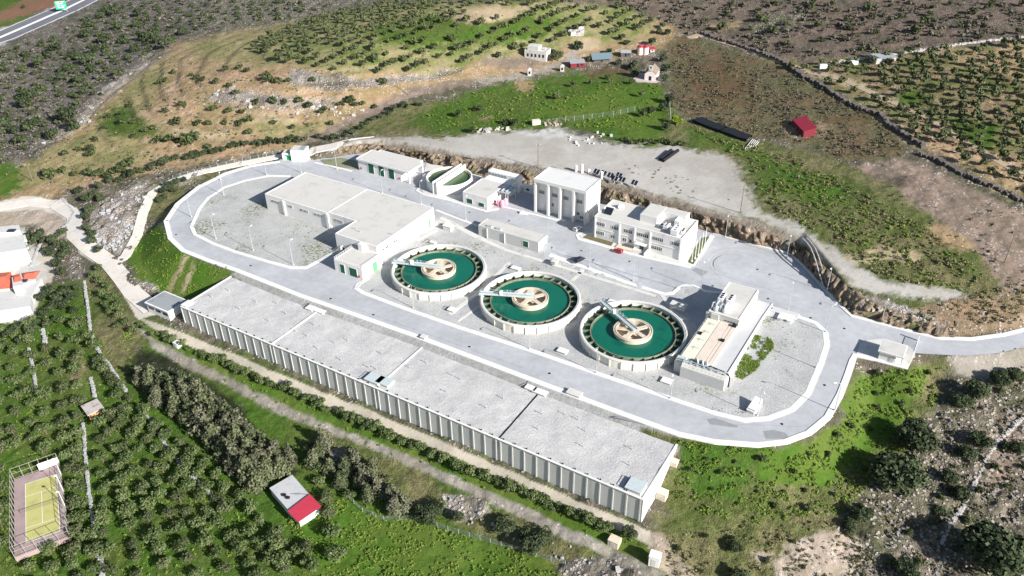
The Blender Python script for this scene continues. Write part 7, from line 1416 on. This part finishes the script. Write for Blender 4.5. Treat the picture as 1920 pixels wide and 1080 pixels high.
poisson([(1300,10),(1920,0),(1920,75),(1760,80),(1600,100),(1480,105),(1350,70)], 11, lambda x, y: plant('shrubfar', x, y, random.uniform(.8,1.7), 'dark bush on the brown moor at the top right', 'bushes on the brown moor', 'shrub'), cap=44, tries=2500, seed=9)
# field trees
for a, b, s, k in [(1018,160,.9,'ever'),(1108,158,.5,'olivefar'),(1140,149,.6,'olivefar'),(1075,164,.6,'olivefar'),(1144,157,.5,'olivefar'),(1042,186,.8,'olivefar'),(1185,158,.6,'olivefar'),(1203,182,.6,'olivefar')]:
    if k != 'ever': plant(k, a, b, s*1.3, 'small lone tree in the bright green field', 'lone trees in the green field')
for a, b, s, t in [(1046,110,1.3,'big round tree beside the white farmhouse'),(1036,100,.9,'tree touching the right corner of the white farmhouse'),(1085,88,1.2,'round tree above the farm track'),(1105,112,.8,'tree between the red shed and the blue roofed cottage'),(1142,98,.9,'tree behind the blue roofed cottage'),(1160,118,.8,'tree right of the blue roofed cottage'),(1192,140,1.1,'feathery pine left of the chapel'),(1188,125,1.1,'tall pine behind the chapel path'),(1250,130,1.1,'tree right of the chapel'),(1246,148,1.,'tree at the right corner of the chapel terrace'),(1243,112,.9,'tree above the chapel'),(1222,82,1.,'tree behind the two pink towers'),(1205,215,.8,'tree at the lower edge of the green field'),(1222,208,.9,'second tree at the lower edge of the green field'),(1246,205,1.,'tree at the lower right corner of the green field'),(1250,240,.9,'tree below the green field corner'),(965,232,.9,'tree above the top edge of the lot'),(950,230,.8,'tree left of the yellow crate'),(885,245,.7,'bush left of the rubble heap'),(895,205,.9,'bush in the middle of the meadow'),(1235,60,.8,'tree beside the lane junction'),(1250,62,.9,'tree above the lane junction'),(1165,72,.9,'tree beside the upper farm track'),(1175,80,.8,'tree below the upper farm track'),(860,215,.8,'bush on the gully rim'),(1256,190,1.,'tree between the green and the brown field')]:
    plant('everfar', a, b+4, s*.72, t, 'scattered trees around the farm buildings')
for i in range(16): plant('shrubfar', 1168+i*7.6+random.uniform(-2,2), 268+i*.2+random.uniform(-3,3), random.uniform(.5,.9), 'dark reddish shrub in the row between green field and gravel lot', 'dark shrubs at the lot edge', 'shrub')
mh0 = None
for i, (a, b) in enumerate(((1336,536),(1440,560),(1520,596),(1583,616),(1650,645),(1546,722),(1505,812),(1466,795),(1090,470),(1010,456),(620,560),(700,590),(880,650),(1030,700),(330,440),(470,498),(880,398),(760,368),(1180,490),(1420,505))):
    if mh0 is None: m_ = MB(); m_.lathe([(.01,.02),(.42,.02),(.42,-.1)], 12); o = m_.build('manhole_cover', DARK); mh0 = o
    else: o = mh0.copy(); COL.objects.link(o)
    o.location = GP(a, b)+Vector((0,0,.012)); tag(o, 'round dark manhole cover set in the grey asphalt', 'manhole cover', 'manhole covers in the asphalt')
plant('lime', 1266,232,1.4,'bright yellow green bush at the corner below the green field',None,'shrub')
# hill orchards: individuals nearest, the rest one orchard mass
REST = []
def far_ind(lab, grp, cap, s=1.):
    cnt = [0]
    def f(x, y):
        if cnt[0] < cap and y > 18: cnt[0] += 1; plant('olivefar', x, y, s*random.uniform(.75,1.2), lab, grp, small=True)
        else: REST.append((x, y, s*random.uniform(.75,1.2)))
    return f
HILL = [(470,92),(500,70),(560,46),(640,24),(740,6),(1000,-2),(1185,18),(1245,55),(1170,66),(1040,80),(985,98),(900,120),(800,132),(700,142),(600,132),(520,118)]
def orchard_rows(poly, direc, rs, ts, fn, seed, zc, drop=.12, ex=()):
    rr = random.Random(seed); W_ = [at(a, b, zc)[:2] for a, b in poly]; d = np.array(direc); n_ = np.array([-d[1], d[0]]); U1 = [float(w@d) for w in W_]; V1 = [float(w@n_) for w in W_]
    c = []
    k0 = int(min(V1)/rs)-1
    for k in range(k0, int(max(V1)/rs)+2):
        t = min(U1)+rr.uniform(0, ts)
        while t < max(U1):
            v = k*rs+rs*.5+rr.uniform(-.9, .9); p = d*t+n_*v; t += ts*rr.uniform(.75, 1.4)
            if rr.random() < drop: continue
            c.append(p)
    c = np.array(c); z = height(c[:, 0], c[:, 1]); qx, qy = project(c[:, 0], c[:, 1], z); ok = inpoly(qx, qy, poly)
    for e in ex: ok &= ~inpoly(qx, qy, e)
    L_ = [(float(a), float(b)) for a, b in zip(qx[ok], qy[ok])]; L_.sort(key=lambda q: -q[1])
    for a, b in L_: fn(a, b)
orchard_rows(HILL, RDIR, 8.5, 6.2, far_ind('olive tree on the terraced hill orchard at the top', 'olive trees of the hill orchard', 75, 1.05), 5, 20, ex=([(1060,60),(1140,60),(1140,90),(1060,95)],[(835,25),(900,12),(1005,14),(960,36)]))
ORCH = [(1400,104),(1500,128),(1600,112),(1760,95),(1960,80),(1960,372),(1760,288),(1700,255),(1665,215),(1590,175),(1520,145)]
_a, _b = at(1600,130,15), at(1900,150,20); _d2 = (_b-_a)[:2]/np.linalg.norm((_b-_a)[:2])
orchard_rows(ORCH, _d2, 7.6, 6.4, far_ind('olive tree in the right hand orchard beyond the dark wall', 'olive trees of the right hand orchard', 75, 1.05), 6, 16, .1, ex=([(1520,128),(1600,146),(1700,192),(1690,204),(1600,162),(1515,145)],))
def merged(name, key, pts, label, cat, grp=None, kind='stuff', zoff=0):
    name_, L_, R = PROTO[key]; vs = []
    if not pts: return
    arrs = []
    for cm, _ in L_: a = np.empty(len(cm.vertices)*3, np.float32); cm.vertices.foreach_get('co', a); arrs.append(a.reshape(-1, 3))
    P_ = np.array([[p[0], p[1], p[2]] for p in pts])
    W_ = np.array([at(p[0], p[1], 0)[:2] for p in pts]); Z = nat(W_[:, 0], W_[:, 1])
    for _ in range(6):
        W_ = np.array([at(p[0], p[1], z)[:2] for p, z in zip(pts, Z)]); Z = .5*Z+.5*height(W_[:, 0], W_[:, 1])
    rr = random.Random(3)
    for k in range(len(pts)):
        a = arrs[rr.randrange(len(arrs))]; t = rr.uniform(0, 6.28); c, s = math.cos(t), math.sin(t); q = a*pts[k][2]; vs.append(np.stack([q[:, 0]*c-q[:, 1]*s+W_[k, 0], q[:, 0]*s+q[:, 1]*c+W_[k, 1], q[:, 2]+Z[k]+zoff], 1))
    me_ = quadmesh(name, np.concatenate(vs), PROTO_M[key]); o = bpy.data.objects.new(name, me_); COL.objects.link(o); tag(o, label, cat, None, kind); return o
PROTO_M = {'olivefar': OLIVE2, 'tuft': SCRUB, 'tuftg': GRASSL, 'tuftd': DRYL, 'weed': mat('dry_weed', (.16,.15,.09), .9, .3, 2.)}
merged('olive_orchard', 'olivefar', REST, 'far rows of olive trees covering the hills at the top', 'orchard')
make_kind('tuft', 'scrub', 26, 5, .9, .9, .0, .55, SCRUB, 3, False); make_kind('tuftg', 'scrub', 26, 5, .8, .7, .0, .42, GRASSL, 3, False); make_kind('tuftd', 'scrub', 22, 5, .8, .6, .0, .45, DRYL, 3, False)
def scatter(poly, n, smin, smax, seed):
    rng = np.random.default_rng(seed); xs_ = [p[0] for p in poly]; ys_ = [p[1] for p in poly]; x = rng.uniform(min(xs_), max(xs_), n); y = rng.uniform(min(ys_), max(ys_), n); k = inpoly(x, y, poly)
    d = fbm(x*.35, y*.6, 9, 3, seed); k &= d > -.12+rng.random(n)*.1
    return [(a, b, smin+(smax-smin)*rng.random()**2) for a, b in zip(x[k], y[k])]
PROTO_M['shrubfar'] = SHRUB
merged('scrub_bushes', 'shrubfar', BR, 'many small bushes spread over the dry scrub hill', 'bushes')
S1 = scatter([(-10,95),(100,65),(210,0),(640,0),(640,22),(430,52),(330,75),(262,128),(190,185),(120,235),(0,320)], 2600, .8, 2.4, 1)
merged('scrub', 'tuft', S1, 'low dry scrub covering the hill below the motorway', 'scrub')
S2 = scatter([(1010,0),(1925,0),(1925,80),(1760,84),(1600,104),(1480,112),(1400,90),(1290,60),(1180,15)], 2600, .8, 2.2, 2); merged('scrub', 'tuft', S2, 'low brown scrub covering the moor at the top right', 'scrub')
S3 = scatter([(1600,1080),(1570,990),(1640,920),(1700,850),(1800,740),(1925,690),(1925,1085)], 1500, .35, 1.0, 3); merged('scrub', 'tuft', S3, 'dry low scrub between the rocks at the lower right', 'scrub')
S4d = scatter([(1290,235),(1400,268),(1500,300),(1600,350),(1740,430),(1860,530),(1800,545),(1660,525),(1560,455),(1440,385),(1400,310)], 4200, .6, 1.4, 54)+scatter([(1260,90),(1300,75),(1400,104),(1500,145),(1640,222),(1690,270),(1690,295),(1580,295),(1480,262),(1400,250),(1310,222),(1258,200)], 3000, .5, 1.1, 55)
merged('dry_grass', 'tuftd', S4d, 'dry tufts mixed over the mound and the brown field', 'dry grass')
S4_ = scatter([(1290,235),(1400,268),(1500,300),(1600,350),(1740,430),(1860,530),(1800,545),(1660,525),(1560,455),(1440,385),(1400,310)], 3600, .5, 1.3, 4); merged('rough_grass', 'tuftg', S4_, 'rough green tufts covering the mound right of the lot', 'rough grass')
S5 = scatter([(1260,90),(1300,75),(1400,104),(1500,145),(1640,222),(1690,270),(1690,295),(1580,295),(1480,262),(1400,250),(1310,222),(1258,200)], 3000, .5, 1.1, 5); merged('rough_grass', 'tuft', S5, 'even low tufts over the large brown field', 'rough grass')
S6 = scatter([(1275,830),(1440,845),(1530,835),(1590,780),(1610,700),(1780,690),(1740,790),(1660,880),(1580,960),(1400,985),(1260,950)], 6000, .35, .95, 6); merged('rough_grass', 'tuftg', S6, 'rough green plants on the slope below the ring road', 'rough grass')
S7 = scatter([(860,180),(1000,155),(1240,160),(1255,250),(1080,240),(860,250),(760,235)], 1500, .5, 1.2, 12)+scatter([(300,640),(480,705),(640,775),(900,880),(1190,1005),(1170,1030),(900,915),(640,820),(480,760),(340,680)], 2600, .3, .75, 7)+scatter([(540,950),(640,935),(1060,1060),(1060,1085),(520,1085)], 2600, .35, .8, 9)+scatter([(165,540),(200,560),(265,640),(230,710),(175,640)], 900, .3, .8, 10)+scatter([(255,440),(310,430),(430,505),(340,570),(250,520)], 1100, .3, .7, 11)+[(a_,b_,.22+.35*random.random()) for a_,b_ in [(random.uniform(1380,1452),random.uniform(622,712)) for _ in range(10000)] if inpoly(np.array([a_]),np.array([b_]),[(1396,645),(1410,628),(1445,634),(1452,650),(1440,665),(1418,694),(1392,712),(1374,706)])[0] and random.random()<.46+1.1*float(fbm(np.array([a_]),np.array([b_]),14,2,3)[0])]+scatter([(0,600),(160,540),(190,700),(300,780),(600,1080),(0,1080)], 5000, .3, .7, 32)
for (cx_, cy_, rx_, ry_, n_) in ((560,435,45,14,90),(470,452,40,14,70),(520,385,30,10,30),(1330,772,30,8,40),(1225,712,22,6,30),(1400,770,25,8,50),(1480,640,40,50,45),(840,425,20,8,30),(940,470,60,18,50),(1020,505,60,18,40),(1440,600,20,6,40)):
    for _ in range(n_):
        t_, q_ = random.uniform(0, 6.28), math.sqrt(random.random()); S7.append((cx_+rx_*q_*math.cos(t_), cy_+ry_*q_*math.sin(t_), random.uniform(.12,.42)))
_in = lambda P, q: inpoly(np.array([q[0]]), np.array([q[1]]), P)[0]
S7 = [q for q in S7 if not _in(PLANT, q) or _in(IA, q) or _in(IB, q)]
merged('rough_grass', 'tuftg', S7, 'tall green weeds in the strip below the hedge and around the grove', 'rough grass')
S8d = scatter([(0,335),(200,200),(330,90),(560,45),(980,20),(900,118),(700,150),(640,200),(560,270),(200,360)], 3800, .5, 1.3, 41)+scatter([(1420,104),(1600,112),(1925,85),(1925,368),(1760,288),(1590,175)], 2000, .6, 1.3, 42)+scatter([(1250,1000),(1640,970),(1640,1085),(1250,1085)], 900, .35, .9, 43)+scatter([(1650,460),(1860,530),(1740,430),(1600,380)], 500, .6, 1.2, 44)+scatter([(1600,1080),(1570,990),(1640,920),(1700,850),(1800,740),(1925,690),(1925,1085)], 2200, .35, .9, 45)+scatter([(1690,590),(1780,562),(1920,530),(1920,605),(1850,622),(1720,612)], 500, .5, 1.3, 61)+scatter([(1150,305),(1240,305),(1330,360),(1390,380),(1260,370)], 160, .4, .9, 46)
merged('dry_grass', 'tuftd', S8d, 'pale dry grass over the hills, orchard floor and lower slopes', 'dry grass')
S8 = scatter([(0,335),(200,200),(330,90),(560,45),(640,200),(560,270),(200,360)], 900, .4, 1.1, 13)+scatter([(1600,320),(1920,400),(1920,560),(1840,490)], 400, .3, .8, 14)
merged('weeds', 'tuft', S8, 'sparse dry weeds on the knoll, meadow and bare slope', 'weeds')
# boulders on the rocky slopes
def boulders(poly, n, smin, smax, seed, label, m=STONE):
    pts = scatter(poly, n, smin, smax, seed); rr = random.Random(seed); mm = MB()
    W_ = [G(p[0], p[1]) for p in pts]
    for g, p in zip(W_, pts):
        s = p[2]; vs = []
        for q in range(8): vs.append((g.x+(1 if q & 1 else -1)*s*rr.uniform(.3,.8), g.y+(1 if q & 2 else -1)*s*rr.uniform(.3,.8), g.z+(s*rr.uniform(.3,.9) if q & 4 else -.4)))
        mm.add(vs, [(0,2,3,1),(4,5,7,6),(0,1,5,4),(1,3,7,5),(3,2,6,7),(2,0,4,6)])
    tag(mm.build('rocks', m), label, 'rocks', None, 'stuff')
RKM = mat('limestone', (.23,.215,.20), .95, .3, 1.4, .8, 3, dirt=(.17,.15,.13))
boulders([(1720,800),(1925,680),(1925,1085),(1600,1085),(1660,950)], 1700, .22, .8, 21, 'loose limestone blocks on the lower right slope', RKM)
boulders([(180,400),(215,370),(262,348),(285,348),(262,388),(250,430),(225,470),(195,468),(172,445)], 700, .4, 1.1, 22, 'white limestone blocks of the outcrop beside the lane', WSTONE)
boulders([(840,930),(900,930),(930,960),(1060,1020),(1200,1075),(1060,1080),(960,1010),(850,975)], 330, .3, 1., 23, 'rubble along the wire fence', WSTONE); boulders([(160,215),(250,132),(320,98),(262,140),(170,232),(60,280),(100,245)], 500, .5, 1.3, 24, 'pale boulders along the ridge of the scrub hill', WSTONE)
boulders([(400,165),(560,190),(700,200),(640,230),(480,205),(380,190)], 200, .6, 1.6, 25, 'broken rock on the knoll terraces', STONE); boulders([(1560,545),(1700,580),(1790,620),(1740,615),(1600,575)], 120, .5, 1.3, 26, 'fallen blocks under the cut by the entry road', ROCKC)

for _o in bpy.data.objects:
    if 'label' in _o and not 4 <= len(_o['label'].split()) <= 16: print('LONG', _o.name, len(_o['label'].split()), _o['label'])
# ------------------------------------------------------------------ light, sky, camera
AZ = math.radians(139.5-180); EL = math.radians(26.5)
sd_ = Vector((math.cos(AZ)*math.cos(EL), math.sin(AZ)*math.cos(EL), math.sin(EL)))
sun = bpy.data.lights.new('sun', 'SUN'); sun.energy = 5.; sun.angle = math.radians(.55); sun.color = (1, .965, .92)
so = bpy.data.objects.new('sun', sun); COL.objects.link(so); so.rotation_euler = sd_.to_track_quat('Z', 'Y').to_euler(); so.location = (0, 0, 300)
wd = bpy.data.worlds.new('World'); SC.world = wd; wd.use_nodes = True; nt = wd.node_tree; bg = nt.nodes['Background']; sk = nt.nodes.new('ShaderNodeTexSky'); sk.sky_type = 'NISHITA'; sk.sun_disc = False
sk.sun_elevation = EL; sk.sun_rotation = math.pi/2-AZ; sk.altitude = 200; sk.air_density = 1.; sk.dust_density = 1.2
nt.links.new(sk.outputs[0], bg.inputs[0]); bg.inputs[1].default_value = .065
cam = bpy.data.cameras.new('camera'); cam.sensor_width = 36; cam.lens = 36*F/1920; cam.clip_end = 12000; cam.clip_start = 1
co = bpy.data.objects.new('camera', cam); COL.objects.link(co)
M = Matrix(((RT[0], UPV[0], -FW[0], 0), (RT[1], UPV[1], -FW[1], 0), (RT[2], UPV[2], -FW[2], CH), (0, 0, 0, 1))); co.matrix_world = M; SC.camera = co
SC.view_settings.view_transform = 'Standard'; SC.view_settings.look = 'None'; SC.view_settings.exposure = .95; SC.view_settings.gamma = 1
